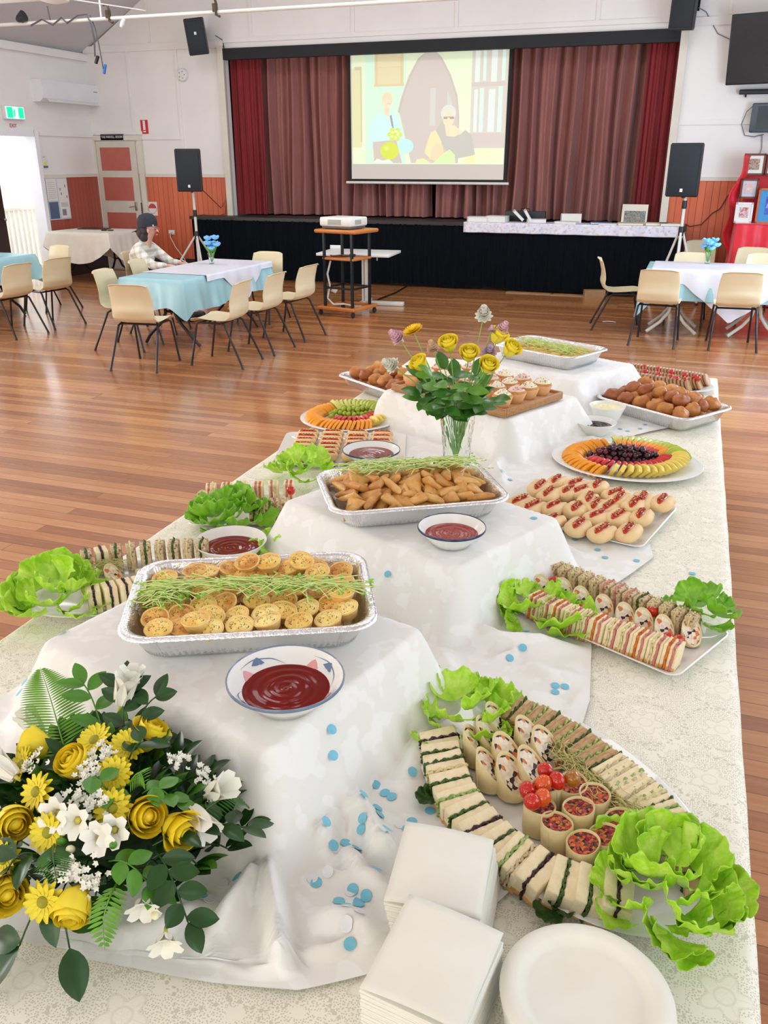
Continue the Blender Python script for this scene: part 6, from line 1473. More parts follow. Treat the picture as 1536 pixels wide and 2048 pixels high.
def arc(kind, C0, rx, ry, a0, a1, n, z, label, group, rot=19, lean=.5, sc=1):
    for k in range(n):
        sc = sc; a = math.radians(a0 + (a1 - a0) * (k + .5) / n); px, py = rx * math.cos(a), ry * math.sin(a); g = math.radians(rot)
        tx, ty = -rx * math.sin(a), ry * math.cos(a)
        x = C0[0] + px * math.cos(g) - py * math.sin(g); y = C0[1] + px * math.sin(g) + py * math.cos(g)
        FP[kind].put((x, y, z + r_.uniform(0, .003)), (lean, 0, math.atan2(ty, tx) + g + PI / 2 + r_.uniform(-.12, .12)), label(k), group, sc * 1.18)
DZ_ = TZ + .018
arc('orange', PD, .205, .185, 95, 232, 20, DZ_, lambda k: 'orange slice, ' + ORD[k] + ' from the back along the left rim of the right fruit platter', 'orange slices on the right fruit platter')
arc('pine', PD, .20, .18, 236, 352, 15, DZ_, lambda k: 'pineapple wedge, ' + ORD[k] + ' from the left along the near rim of the right fruit platter', 'pineapple on the right fruit platter', sc=1.05)
arc('green', PD, .205, .185, -2, 88, 14, DZ_, lambda k: 'honeydew slice, ' + ORD[k] + ' from the right along the far rim of the right fruit platter', 'honeydew on the right fruit platter')
arc('rock', PD, .165, .145, 5, 85, 11, DZ_, lambda k: 'rockmelon slice, ' + ORD[k] + ' from the right, inside the honeydew on the right fruit platter', 'rockmelon on the right fruit platter', sc=1.0)
arc('water', PD, .15, .115, 190, 345, 17, DZ_ - .002, lambda k: 'watermelon wedge, ' + ORD[k] + ' from the left in the near row of the right fruit platter', 'near watermelon on the right fruit platter', sc=1.05)
arc('water', PD, .12, .105, 5, 70, 8, DZ_, lambda k: 'watermelon wedge, ' + ORD[k] + ' from the right behind the dark grapes', 'far watermelon on the right fruit platter', sc=1.0)
gr_d = vmat('dark_grape_skin', (62, 20, 34), (40, 14, 30), 30, .2, Coat_Weight=.2); gr_r = vmat('red_grape_skin', (110, 32, 46), (84, 24, 38), 30, .2, Coat_Weight=.2); gr_g = vmat('green_grape_skin', (172, 190, 60), (150, 172, 44), 20, .2, Subsurface_Weight=.15)
def grapes(ms, C0, rx, ry, n, lab, grp, rot, seed, lay=2, off=(0, 0)):
    r = random.Random(seed); ps_ = [Proto(put('grape', MB().ell(0, 0, 0, .0125, .0112, .0112, 14, 9), m, lab, 'grape', grp, ang=180)) for m in ms]
    g = math.radians(rot); spots = []
    for L_ in range(lay):
        tries = 0; layer = []
        while len(layer) < n[L_] and tries < 4000:
            tries += 1; a, q = r.uniform(0, 6.28), math.sqrt(r.random()) * (1 - .25 * L_); px, py = rx * q * math.cos(a) + off[0], ry * q * math.sin(a) + off[1]
            if any((px - b[0]) ** 2 + (py - b[1]) ** 2 < .0205 ** 2 for b in layer): continue
            layer.append((px, py)); x = C0[0] + px * math.cos(g) - py * math.sin(g); y = C0[1] + px * math.sin(g) + py * math.cos(g)
            ps_[r.randrange(len(ps_))].put((x, y, TZ + .028 + L_ * .017), (r.uniform(-1, 1), r.uniform(-1, 1), r.uniform(0, 6)))
grapes([gr_d, gr_r, gr_d], PD, .15, .048, (40, 28, 12), 'dark red grape piled in the middle of the right fruit platter', 'dark grapes on the right fruit platter', 19 - 14, 3, 3, (.0, .035))
put('grape_stalk', MB().tube([(PD[0] - .08, PD[1] + .02, TZ + .055), (PD[0], PD[1] + .015, TZ + .066), (PD[0] + .05, PD[1], TZ + .06)], .0015, 5).tube([(PD[0], PD[1] + .015, TZ + .066), (PD[0] + .01, PD[1] + .04, TZ + .06)], .0012, 5), vmat('brown_stalk', (120, 96, 52), (100, 80, 44), 40, .6), 'thin brown stalk on the dark grapes', 'stalk')
arc('orange', PL, .165, .165, 120, 225, 16, DZ_, lambda k: 'orange slice, ' + ORD[k] + ' from the back on the left fruit platter', 'orange slices on the left fruit platter')
arc('rock', PL, .165, .165, 228, 300, 12, DZ_, lambda k: 'yellow melon slice, ' + ORD[k] + ' from the left along the near rim of the left fruit platter', 'yellow melon on the left fruit platter', sc=.9)
arc('pine', PL, .165, .165, 302, 350, 6, DZ_, lambda k: 'pale pineapple wedge, ' + ORD[k] + ' from the left on the left fruit platter', 'pineapple on the left fruit platter')
arc('water', PL, .11, .10, 225, 350, 12, DZ_, lambda k: 'watermelon wedge, ' + ORD[k] + ' from the left on the left fruit platter', 'watermelon on the left fruit platter')
arc('green', PL, .16, .16, 30, 118, 12, DZ_, lambda k: 'honeydew slice, ' + ORD[k] + ' from the right behind the green grapes', 'honeydew on the left fruit platter')
grapes([gr_g], PL, .12, .075, (40, 28, 14), 'green grape piled on the left fruit platter', 'green grapes on the left fruit platter', 19, 4, 3, (.02, .03))

# ------------------------------------------------------------------ sliced meat rolls with tomatoes, far right
meat_m = vmat('brown_meat_roll', (196, 148, 102), (160, 110, 72), 60, .55, .3, 140, .002); meat_c = vmat('meat_roll_cut', (206, 168, 120), (182, 136, 92), 80, .6)
mp = thing('meat_roll_slice', 'slice', 'meat slice'); MB().at(rx=PI / 2).lathe([(.0001, -.004), (.031, -.004), (.033, 0), (.031, .004), (.0001, .004)], 22, sy=.8, cap=False).build('slice_body', meat_m, mp)
MB().at(0, -.0045, 0, rx=PI / 2).lathe([(.0001, 0), (.024, 0), (.024, .0004)], 20, sy=.8, cap=False).build('pale_centre', meat_c, mp)
mp = Proto(mp); g = PG[3]
for rw, (off, n, hl_) in enumerate(((.085, 25, .21), (.015, 24, .2), (-.06, 18, .17))):
    for k in range(n):
        px = -hl_ + 2 * hl_ * k / (n - 1); py = off - .18 * px * px * 1.4
        mp.put((PG[0] + px * math.cos(g) - py * math.sin(g), PG[1] + px * math.sin(g) + py * math.cos(g), TZ + .04 + .012 * (rw == 0)), (-.5, 0, g + PI / 2 + .15), 'browned meat slice, ' + ORD[k] + ' from left in ' + ('far', 'middle', 'near')[rw] + ' row of far right platter', 'meat roll slices on the far right platter', 1.3)
for k, (px, py) in enumerate(((-.20, .06), (-.13, .07), (-.05, .065), (.03, .05), (.11, .03), (.17, .015), (.19, -.01), (-.16, .0), (-.09, -.005), (-.01, -.02), (.06, -.03), (.1, -.055), (.14, -.05))):
    tA[0].put((PG[0] + px * math.cos(g) - py * math.sin(g), PG[1] + px * math.sin(g) + py * math.cos(g), TZ + .07 - .006 * (k > 6)), (.3, .2, k), 'bright red cherry tomato, ' + ORD[k] + ' in order on the meat roll platter at the far right', 'cherry tomatoes on the meat roll platter')

# ------------------------------------------------------------------ cupcakes on the wooden board
board_m = vmat('light_timber_board', (222, 182, 132), (202, 158, 108), 12, .5, vec=(1, 9, 9)); dark_end = vmat('dark_timber_edge', (190, 140, 88), (160, 110, 64), 14, .5, vec=(1, 9, 9))
BD = (-.80, 3.515, .915, math.radians(-25.5))
bo = thing('wooden_serving_board', 'rectangular wooden board carrying cupcakes on the third riser', 'board', BD[:3], BD[3])
MB().box(0, 0, .006, .60, .38, .014, b=.003).build('board', board_m, bo); MB().box(0, -.196, 0, .62, .014, .032, b=.003).box(0, .196, 0, .62, .014, .032, b=.003).box(-.305, 0, 0, .014, .38, .032, b=.003).box(.305, 0, 0, .014, .38, .032, b=.003).build('raised_edge', dark_end, bo)
case_m = vmat('pale_paper_case', (238, 190, 138), (226, 168, 110), 30, .6); cake_m = vmat('golden_cake', (214, 154, 84), (190, 124, 58), 60, .7); icing = [vmat('cream_icing', (244, 236, 206), (238, 226, 190), 30, .5), vmat('pink_speckled_icing', (242, 214, 196), (232, 190, 172), 60, .5)]
spk = [vmat('sprinkle_' + n_, c_, c_, 5, .4) for n_, c_ in (('blue', (110, 130, 170)), ('pink', (220, 120, 130)), ('green', (130, 170, 100)), ('brown', (110, 70, 50)))]
def cupcake(seed, ic):
    r = random.Random(seed); t = thing('cupcake', 'cupcake', 'cupcake')
    MB().lathe([(.0225, 0), (.0235, .001), (.0345, .036), (.034, .0365)], 96, wob=lambda f, rr, z: 1 + .022 * math.cos(f * 2 * PI * 32) * min(z / .01, 1)).build('paper_case', case_m, t, ang=180)
    MB().lathe([(.033, .034), (.0335, .038), (.030, .043), (.0001, .047)], 28, cap=False).build('cake_top', cake_m, t)
    ph = r.uniform(0, 6)
    def f(u, v):
        rr = .029 * u; a = 2 * PI * v; return (rr * math.cos(a), rr * math.sin(a), .042 + .017 * (1 - u ** 2.2) + .0025 * math.sin(a * 2 + u * 8 + ph) * (1 - u) + .003 * noise.noise(Vector((rr * math.cos(a) * 60, rr * math.sin(a) * 60, seed))))
    ic_o = MB().grid(f, 10, 36).build('icing_swirl', ic, t, ang=180)
    mb = MB()
    for q in range(26):
        a, u = r.uniform(0, 6.28), math.sqrt(r.random()) * .85; p = f(u, a / 6.283); mb.at(p[0], p[1], p[2] + .001, rz=r.uniform(0, 3), ry=r.uniform(-.5, .5)).tube([(-.002, 0, 0), (.002, 0, 0)], .0009, 5, mi=q % 4)
    mb.build('sprinkles', spk, ic_o)
    return Proto(t)
CK = [cupcake(1, icing[0]), cupcake(2, icing[0]), cupcake(3, icing[1])]
for j in range(4):
    for i in range(6):
        p, q = -.245 + i * .098, -.135 + j * .09; c_, s_ = math.cos(BD[3]), math.sin(BD[3])
        CK[(i * 2 + j) % 3].put((BD[0] + p * c_ - q * s_, BD[1] + p * s_ + q * c_, BD[2] + .021), (r_.uniform(-.04, .04), r_.uniform(-.04, .04), r_.uniform(0, 6)), 'iced cupcake, ' + ORD[i] + ' from left in ' + ORD[j] + ' row from front of wooden board', 'cupcakes on the wooden board', 1.2)

# ------------------------------------------------------------------ flowers: builders
yel_rose = vmat('yellow_rose_petal', (255, 231, 64), (255, 220, 38), 26, .5, Subsurface_Weight=.25, Subsurface_Radius=(.02, .015, .004), Subsurface_Scale=.5)
pale_yel = vmat('lemon_rose_petal', (255, 236, 78), (255, 228, 50), 26, .5, Subsurface_Weight=.2, Subsurface_Radius=(.02, .015, .004), Subsurface_Scale=.5); yel_daisy = vmat('yellow_daisy_petal', (240, 224, 50), (230, 208, 34), 60, .5); daisy_eye = vmat('olive_daisy_eye', (170, 160, 40), (140, 140, 36), 90, .7)
white_pet = vmat('white_petal', (246, 244, 232), (238, 236, 220), 30, .5); pink_pet = vmat('pale_pink_petal', (238, 200, 208), (230, 184, 196), 40, .55); lilac_pet = vmat('pale_lilac_petal', (222, 200, 224), (212, 188, 216), 40, .55); peach_pet = vmat('peach_petal', (240, 210, 186), (230, 192, 166), 40, .55); cream_pet = vmat('cream_petal', (244, 240, 196), (236, 230, 178), 40, .55)
dark_leaf = vmat('dark_glossy_leaf', (34, 78, 22), (24, 60, 18), 24, .28); mid_leaf = vmat('mid_green_leaf', (66, 120, 30), (86, 146, 40), 24, .35); fern_m = vmat('fern_green', (110, 168, 34), (88, 146, 28), 40, .45); fern_d = vmat('dark_fern_green', (58, 108, 30), (46, 90, 26), 40, .45); stem_m = vmat('flower_stem_green', (90, 136, 48), (74, 118, 40), 40, .5)
def orient(d):
    d = Vector(d).normalized(); return d.to_track_quat('Z', 'Y').to_matrix().to_4x4()
def rose_mb(s=1.0, openness=.3, seed=0):
    r = random.Random(seed); mb = MB()
    mb.ell(0, 0, .018 * s, .013 * s, .013 * s, .021 * s, 14, 8)
    for L_, (n, R_, H_, fl) in enumerate(((3, .011, .045, .0), (3, .0155, .046, .04), (4, .0195, .045, .12), (4, .0225, .041, .35))):
        for k in range(n):
            a0 = 2 * PI * k / n + L_ * .8 + r.uniform(-.2, .2); wd = 2.9 * PI / n
            def f(u, v):
                th = a0 + (v - .5) * wd; out = fl * openness * (max(0, u - .4) / .6) ** 2
                rr = R_ * (math.sin(PI * min(.10 + u * .56, 1)) ** .6) * (1 - .16 * u ** 3 * (fl < .1)) + out * .04 + .0015 * (v - .5)
                edge = 1 - .10 * abs(2 * v - 1) ** 3
                return (s * rr * math.cos(th), s * rr * math.sin(th), s * (H_ * u * edge - out * .02))
            mb.grid(f, 9, 9)
    return mb
def petals_ring(mb, n, r0, r1, wd, z0, lift, seed=0, mi=0):
    T0 = mb.T.copy()
    for k in range(n):
        mb.T = T0 @ Matrix.Rotation(2 * PI * k / n + seed, 4, 'Z')
        mb.grid(lambda u, v: (r0 + (r1 - r0) * u, (v - .5) * wd * math.sin(PI * min(.2 + u * .75, 1)) ** .7, z0 + lift * u * u + .12 * wd * (2 * v - 1) ** 2), 5, 4, mi)
    mb.T = T0
def leaf_at(mb, base, d, ln, wd, nrm=(0, 0, 1), fold=.25, mi=0, droop=.15):
    d = Vector(d).normalized(); n = Vector(nrm); w_ = d.cross(n)
    if w_.length < 1e-4: w_ = d.orthogonal()
    w_.normalize(); n = w_.cross(d).normalized(); b = Vector(base)
    def f(u, v):
        s = 2 * v - 1; hw_ = wd * (math.sin(PI * min(max(u, .0), 1)) ** .75 * (1 - .25 * u)) if 0 < u < 1 else 0
        return b + d * (ln * u) + w_ * (s * hw_) + n * (abs(s) * hw_ * fold - droop * ln * u * u)
    T0 = mb.T; mb.T = Matrix.Identity(4); mb.grid(f, 8, 4, mi); mb.T = T0
# ------------------------------------------------------------------ low floral arrangement at the near left
AC = Vector((-.80, .93, TZ + .03))
fa = thing('floral_arrangement', 'low arrangement of yellow roses, daisies, white freesias and fern at the near left', 'flowers', (0, 0, 0))
def outward(p, up=.6):
    v = Vector((p[0] - AC.x, p[1] - AC.y, 0)); v = v.normalized() * min(v.length / .2, 1) if v.length > 1e-5 else v
    return (v.x, v.y, up)
tray_f = MB().at(AC.x, AC.y, Hc(AC.x, AC.y) + .001).lathe([(.10, 0), (.12, .03), (.1, .075), (.0001, .09)], 20); tray_f.build('flower_foam', vmat('green_florist_foam', (40, 70, 30), (30, 56, 24), 60, .9), fa)
for k, p in enumerate([(-0.822,0.871,0.969),(-0.933,0.909,0.947),(-0.751,0.977,0.968),(-0.855,0.766,0.929),(-0.67,0.836,0.935),(-0.619,0.847,0.914),(-0.705,0.698,0.878),(-0.81,0.686,0.883)]):
    d = outward(p, .55 if k in (0, 2, 4) else .1); m = rose_mb(1.12, .25 + .25 * (k % 3), k)
    if k == 6: d = (.35, -.9, -.25)
    if k == 3 or k == 7: d = (.75, -.5, .25)
    if k == 4: d = (.7, -.35, .45)
    o = m.build('rose', yel_rose, fa, ang=180); o.matrix_local = Matrix.Translation(Vector(p) - Vector(d).normalized() * .03) @ orient(d)
    mb = MB(); c_ = Vector(p) - Vector(d).normalized() * .03; mb.tube([c_, c_ * .6 + AC * .4, AC], .003, 6); mb.build('rose_stem', stem_m, fa)
for k, p in enumerate([(-0.761,0.927,0.973),(-0.848,0.813,0.95),(-0.746,0.869,0.965),(-0.718,0.823,0.947),(-0.789,0.763,0.932),(-0.748,0.691,0.883),(-0.82,0.923,0.974),(-0.838,0.721,0.905),(-0.918,0.861,0.946)]):
    mb = MB(); petals_ring(mb, 13, .005, .031, .0105, 0, -.004 if k % 2 else .004, k); petals_ring(mb, 13, .005, .027, .010, .002, .004, k + .24)
    mb.ell(0, 0, .002, .009, .009, .005, 12, 6, mi=1)
    o = mb.build('daisy', [yel_daisy, daisy_eye], fa, ang=180); d = outward(p, .8); d = (d[0], d[1] - .35, d[2]); o.matrix_local = Matrix.Translation(p) @ orient(d)
FRE = [(-0.821,0.998,0.967),(-0.822,0.971,0.971),(-0.912,0.838,0.942),(-1.18,1.093,0.775),(-0.622,0.884,0.923),(-0.712,0.785,0.93),(-0.699,0.8,0.933),(-0.787,0.791,0.945),(-0.754,0.791,0.942),(-0.622,0.748,0.875),(-0.58,0.732,0.839),(-0.613,0.921,0.921)]
for k, p in enumerate(FRE):
    mb = MB(); big = k in (0, 1, 2, 3, 4, 11)
    ln = .06 if big else .026
    for q in range(6):
        mb.at(rz=q * PI / 3 + k)
        mb.grid(lambda u, v: ((.004 + .010 * u + (.012 if not big else .008) * max(0, u - .5) * 2), (v - .5) * (.030 if big else .022) * math.sin(PI * min(.25 + .6 * u, 1)), ln * u - (.004 * max(0, u - .8) * 5)), 7, 4)
    mb.at().lathe([(.002, -.012), (.005, .006)], 8, mi=1)
    o = mb.build('freesia', [white_pet, vmat('freesia_throat_%d' % k, (226, 210, 90), (200, 200, 90), 30, .5) if k == 0 else bpy.data.materials['freesia_throat_0']], fa, ang=180)
    d = outward(p, .8); d = (d[0], d[1] - .5, d[2]) if not big else d
    if k == 2: d = (-.8, .1, .3)
    if k == 4: d = (.6, -.3, -.2)
    if k in (0, 1): d = (.0 + .2 * k, .25, .9); p = (p[0], p[1] + .03, p[2] + .02)
    if k == 3: p = (-.99, .98, .90); d = (-.7, .3, .4)
    if k in (9, 10): d = (.4, -.7, -.2)
    o.matrix_local = Matrix.Translation(p) @ orient(d)
for k, p in enumerate([(-0.781,0.888,0.972),(-0.782,0.853,0.965),(-0.77,0.815,0.953),(-0.742,0.813,0.948),(-0.672,0.937,0.95),(-0.634,0.938,0.932),(-0.886,0.853,0.954),(-0.717,0.726,0.9),(-0.689,0.73,0.894),(-0.732,0.726,0.903)]):
    r = random.Random(k); mb = MB()
    for q in range(26):
        px, py, pz = r.gauss(0, .009), r.gauss(0, .009), r.uniform(-.004, .006)
        mb.at(px, py, pz, rz=r.uniform(0, 3), rx=r.uniform(-.5, .5)); petals_ring(mb, 5, .0003, .0050, .0036, 0, .0025)
    o = mb.build('statice_cluster', white_pet, fa, ang=180); o.matrix_local = Matrix.Translation(Vector(p) + Vector((0, 0, .01))) @ orient(outward(p, .8))
def fern(b, t_, wd, m, n=26, curve=.03):
    mb = MB(); b, t_ = Vector(b), Vector(t_); ax = t_ - b; ln = ax.length; d = ax.normalized(); side = d.cross(Vector((0, 0, 1))).normalized(); up_v = side.cross(d)
    pt = lambda u: b + ax * u + up_v * (curve * math.sin(PI * u))
    mb.tube([pt(i / 10) for i in range(11)], [.0018 - .0014 * i / 10 for i in range(11)], 5)
    for i in range(n):
        u = .08 + .9 * i / n; l_ = wd * (math.sin(PI * min(.2 + .8 * u, 1)) ** .8)
        for s in (-1, 1): leaf_at(mb, pt(u), side * s + d * .45, l_, ln / n * .40, up_v, .1, 0, .15)
    return mb.build('fern_frond', m, fa, ang=180)
fern((-.86, .90, .93), (-1.02, 1.04, 1.0), .058, fern_m, 34, .02)
FE = [[(-0.853,0.872,0.965),(-1.254,1.252,0.775)],[(-0.609,0.872,0.914),(-0.559,0.951,0.885)],[(-0.663,0.745,0.893),(-0.643,0.71,0.862)],[(-0.771,0.752,0.925),(-0.739,0.713,0.896)],[(-0.717,0.865,0.958),(-0.691,0.87,0.951)]]
fern(FE[1][0], FE[1][1], .03, fern_d, 18); fern(FE[2][0], (FE[2][1][0], FE[2][1][1] - .03, FE[2][1][2] - .02), .028, fern_m, 12); fern(FE[3][0], FE[3][1], .03, fern_d, 18); fern(FE[4][0], FE[4][1], .026, fern_m, 12)
def spray(b, t_, n, ln, wd, m, seed, alt=True):
    r = random.Random(seed); mb = MB(); b, t_ = Vector(b), Vector(t_); ax = t_ - b; d = ax.normalized(); side = d.cross(Vector((0, 0, 1))); side = side.normalized() if side.length > .1 else Vector((1, 0, 0)); up_v = side.cross(d)
    pt = lambda u: b + ax * u + Vector((0, 0, .02 * math.sin(PI * u)))
    mb.tube([pt(i / 6) for i in range(7)], .0014, 5)
    for i in range(n):
        u = .15 + .8 * i / max(n - 1, 1); s = (1 if i % 2 else -1) if alt else 1
        leaf_at(mb, pt(u), side * s * .9 + d * .55 + up_v * r.uniform(-.1, .4), ln * r.uniform(.8, 1.1), wd, up_v + side * r.uniform(-.4, .4), .18, 0, r.uniform(.0, .25))
    leaf_at(mb, pt(1), d + up_v * .1, ln, wd, up_v, .18, 0, .15)
    return mb.build('leaf_spray', m, fa, ang=180)
SP = [[(-0.642,0.807,0.913),(-0.548,0.921,0.876)],[(-0.632,0.803,0.906),(-0.56,0.759,0.841)],[(-0.729,0.69,0.878),(-0.762,0.629,0.832)],[(-0.723,0.688,0.876),(-0.667,0.668,0.841)],[(-0.789,0.735,0.916),(-0.824,0.7,0.892)],[(-0.833,0.905,0.972),(-1.106,1.216,0.775)],[(-0.813,0.918,0.974),(-1.076,1.24,0.775)],[(-0.686,0.762,0.911),(-0.618,0.764,0.881)],[(-0.692,0.863,0.95),(-0.643,0.877,0.933)],[(-0.794,0.725,0.91),(-0.782,0.667,0.867)],[(-0.743,0.905,0.969),(-0.729,0.949,0.966)],[(-0.697,0.779,0.924),(-0.71,0.756,0.916)],[(-0.78,0.842,0.962),(-0.738,0.842,0.957)],[(-0.767,0.913,0.973),(-0.84,1.071,0.942)],[(-0.896,0.808,0.937),(-0.903,0.792,0.929)]]
spray(SP[0][0], SP[0][1], 8, .048, .016, dark_leaf, 1); spray(SP[1][0], SP[1][1], 7, .046, .016, dark_leaf, 2)
spray((-.75, .72, .87), (-.78, .665, .815), 2, .075, .022, dark_leaf, 3); spray((-.725, .70, .86), (-.70, .675, .83), 1, .07, .023, dark_leaf, 4); spray(SP[4][0], SP[4][1], 3, .055, .02, dark_leaf, 5)
spray((-.83, .96, .95), (-.91, 1.02, 1.0), 5, .05, .014, mid_leaf, 6); spray((-.80, .97, .95), (-.83, 1.03, 1.005), 5, .05, .014, dark_leaf, 7); spray(SP[7][0], SP[7][1], 6, .042, .014, mid_leaf, 8)
spray(SP[8][0], SP[8][1], 5, .038, .015, mid_leaf, 9); spray(SP[9][0], (-.86, .72, .86), 3, .06, .018, dark_leaf, 10); spray(SP[10][0], SP[10][1], 5, .04, .015, dark_leaf, 11); spray(SP[12][0], SP[12][1], 4, .04, .016, mid_leaf, 13); spray((-.77, .95, .95), (-.77, 1.03, 1.0), 4, .045, .014, dark_leaf, 14); spray((-.9, .85, .92), (-.99, .86, .9), 5, .05, .017, dark_leaf, 15)
r8 = random.Random(8)
for k in range(84):                                   # greenery filling the dome
    a, q = r8.uniform(0, 6.28), math.sqrt(r8.random()) * .92; x, y = AC.x + .23 * q * math.cos(a), AC.y + .21 * q * math.sin(a) - .02; z = TZ + .03 + .165 * (1 - .75 * q * q)
    d = Vector((math.cos(a) * (.3 + q), math.sin(a) * (.3 + q), .45 - .5 * q))
    spray((x - d.x * .05, y - d.y * .05, max(z - .05, TZ + .03)), (x + d.x * .02, y + d.y * .02, max(z - .005, TZ + .03)), 5, .042 + .012 * r8.random(), .015, (dark_leaf, dark_leaf, mid_leaf)[k % 3], 100 + k)
bud = MB()
for p in ((-.77, .755, .925), (-.75, .752, .92), (-.69, .77, .925), (-.62, .735, .86), (-.65, .72, .87)):
    bud.at(*p, rx=.6).ell(0, 0, 0, .006, .006, .011, 10, 6)
for k, p in enumerate(((-.76, .757, .93), (-.742, .752, .925), (-.685, .775, .93), (-.60, .74, .86))):
    MB().at(*p, rx=.7, ry=.3 * k).ell(0, 0, 0, .006, .006, .013, 10, 6).build('flower_bud', cream_pet if k % 2 else mid_leaf, fa)

# ------------------------------------------------------------------ cut glass vase of flowers behind the pastry tray
VX, VY, VZ = -.697, 2.80, TZ + .006
crystal = Mat('cut_crystal', (250, 255, 253), .02); crystal.b.inputs['Transmission Weight'].default_value = 1; crystal.b.inputs['IOR'].default_value = 1.42; crystal = crystal.m
va = thing('crystal_vase', 'flared cut crystal vase standing behind the pastry tray', 'vase', (VX, VY, VZ))
HV = .30
prof = [(.046, 0), (.048, .006), (.045, .05), (.044, .12), (.049, .2), (.060, .27), (.070, HV)]
def cut(f, r, z): return 1 + (.05 * abs(math.sin(f * 2 * PI * 5 + z * 34)) + .05 * abs(math.sin(f * 2 * PI * 5 - z * 34)) if .0 < z < HV * .86 else .02) + (.05 * math.sin(f * 2 * PI * 6) * (z > HV * .93))
fine = []
for (a, b) in zip(prof, prof[1:]):
    for i in range(7): fine.append((a[0] + (b[0] - a[0]) * i / 7, a[1] + (b[1] - a[1]) * i / 7))
fine.append(prof[-1])
inner = [(r_0 - .0055, max(z, .018)) for r_0, z in fine[::-1]]
MB().lathe(fine + inner + [(.0001, .018)], 96, cap=True, wob=cut).build('glass_body', crystal, va, ang=25)
vase_stem = vmat('fresh_stem_green', (140, 186, 84), (120, 168, 66), 40, .5)
def stem_to(p, m=None, rad=.0019, bend=.03, parent=None):
    b = Vector((VX + (VX - p[0]) * .12, VY + (VY - p[1]) * .12, VZ + .03)); p = Vector(p)
    nk_ = Vector((VX + (p.x - VX) * .3, VY + (p.y - VY) * .3, VZ + HV - .01)); mb = MB()
    mb.tube([b, b.lerp(nk_, .5), nk_, nk_.lerp(p, .5) + Vector((0, 0, bend * .5)), p], rad, 6); return mb.build('stem', m or vase_stem, parent)
def flower(kind, label, p, d, m, name, cat, s=1, seed=0, group=None):
    t = thing(name, label, cat, (0, 0, 0), 0, group)
    if kind == 'rose': mb = rose_mb(s, .7, seed)
    elif kind == 'carnation':
        mb = MB(); r = random.Random(seed)
        for q in range(6): petals_ring(mb, 9, .002, .031 - .0042 * q, .020, -.004 + .0042 * q, .004 + .0045 * q, q * .37)
        mb.lathe([(.004, -.022), (.008, -.006), (.009, 0)], 10)
    else:
        mb = MB(); petals_ring(mb, 22, .006, .036, .009, 0, .004); petals_ring(mb, 22, .006, .032, .009, .003, .008, .14); petals_ring(mb, 18, .004, .018, .006, .005, .012, .3)
    o = mb.build('bloom', m, t, ang=180); o.matrix_local = Matrix.Translation(p) @ orient(d) @ Matrix.Scale(s if kind != 'rose' else 1, 4)
    stem_to(p, parent=t)
    cx_ = MB()
    for q in range(5): leaf_at(cx_, p, Vector((math.cos(q * 1.26), math.sin(q * 1.26), .2)) , .018, .004)
    cx_.build('sepals', mid_leaf, t, ang=180)
    return t
def vd(p): return ((p[0] - VX) * 1.5, (p[1] - VY) * 1.5 - .12, .30)
for k, (p, lab, m) in enumerate((((-.720, 2.76, 1.262), 'tall yellow rose at the centre top of the vase flowers', pale_yel), ((-.655, 2.755, 1.235), 'open yellow rose right of centre in the vase', pale_yel), ((-.806, 2.74, 1.195), 'low yellow rose at the left of the vase flowers', pale_yel), ((-.593, 2.745, 1.205), 'yellow rose low at the right of the vase flowers', pale_yel), ((-.535, 2.79, 1.255), 'yellow rose at the far right of the vase flowers', pale_yel), ((-.585, 2.83, 1.285), 'half-hidden yellow rose behind at the upper right of the vase', pale_yel))):
    flower('rose', lab, p, vd(p), m, 'yellow_rose', 'rose', 1.15, k, 'yellow roses in the crystal vase')
flower('gerbera', 'flat yellow daisy-like bloom on a tall stem at the upper left of the vase', (-.858, 2.78, 1.312), (-.3, -.25, .8), vmat('bright_yellow_petal', (250, 214, 10), (244, 200, 4), 40, .5), 'yellow_gerbera', 'gerbera', 1.05)
flower('carnation', 'white carnation on the tallest stem of the vase', (-.620, 2.80, 1.372), (.1, -.5, .7), white_pet, 'white_carnation', 'carnation', 1.0, 1)
flower('carnation', 'pale pink carnation at the upper left of the vase flowers', (-.908, 2.78, 1.285), (-.5, -.4, .5), pink_pet, 'pink_carnation', 'carnation', .95, 2)
flower('carnation', 'cream white carnation low at the far left of the vase flowers', (-.925, 2.77, 1.19), (-.5, -.5, .4), white_pet, 'white_carnation', 'carnation', 1.0, 3)
flower('carnation', 'small peach carnation left of the tall yellow rose', (-.791, 2.80, 1.25), (-.2, -.3, .8), peach_pet, 'peach_carnation', 'carnation', .8, 4)
flower('carnation', 'pale lilac carnation between the yellow roses at the right', (-.595, 2.79, 1.25), (.2, -.5, .6), lilac_pet, 'lilac_carnation', 'carnation', .9, 5)
flower('carnation', 'pale pink carnation at the upper right of the vase flowers', (-.562, 2.82, 1.325), (.4, -.2, .7), pink_pet, 'pink_carnation', 'carnation', .8, 6)
flower('carnation', 'small pink bud at the upper right of the vase flowers', (-.592, 2.80, 1.325), (.1, -.2, .9), pink_pet, 'pink_carnation', 'carnation', .45, 7)
vase_leaf = vmat('vase_leaf_green', (70, 126, 44), (54, 104, 34), 24, .3); vase_leaf2 = vmat('light_vase_leaf', (104, 160, 60), (86, 140, 48), 24, .35)
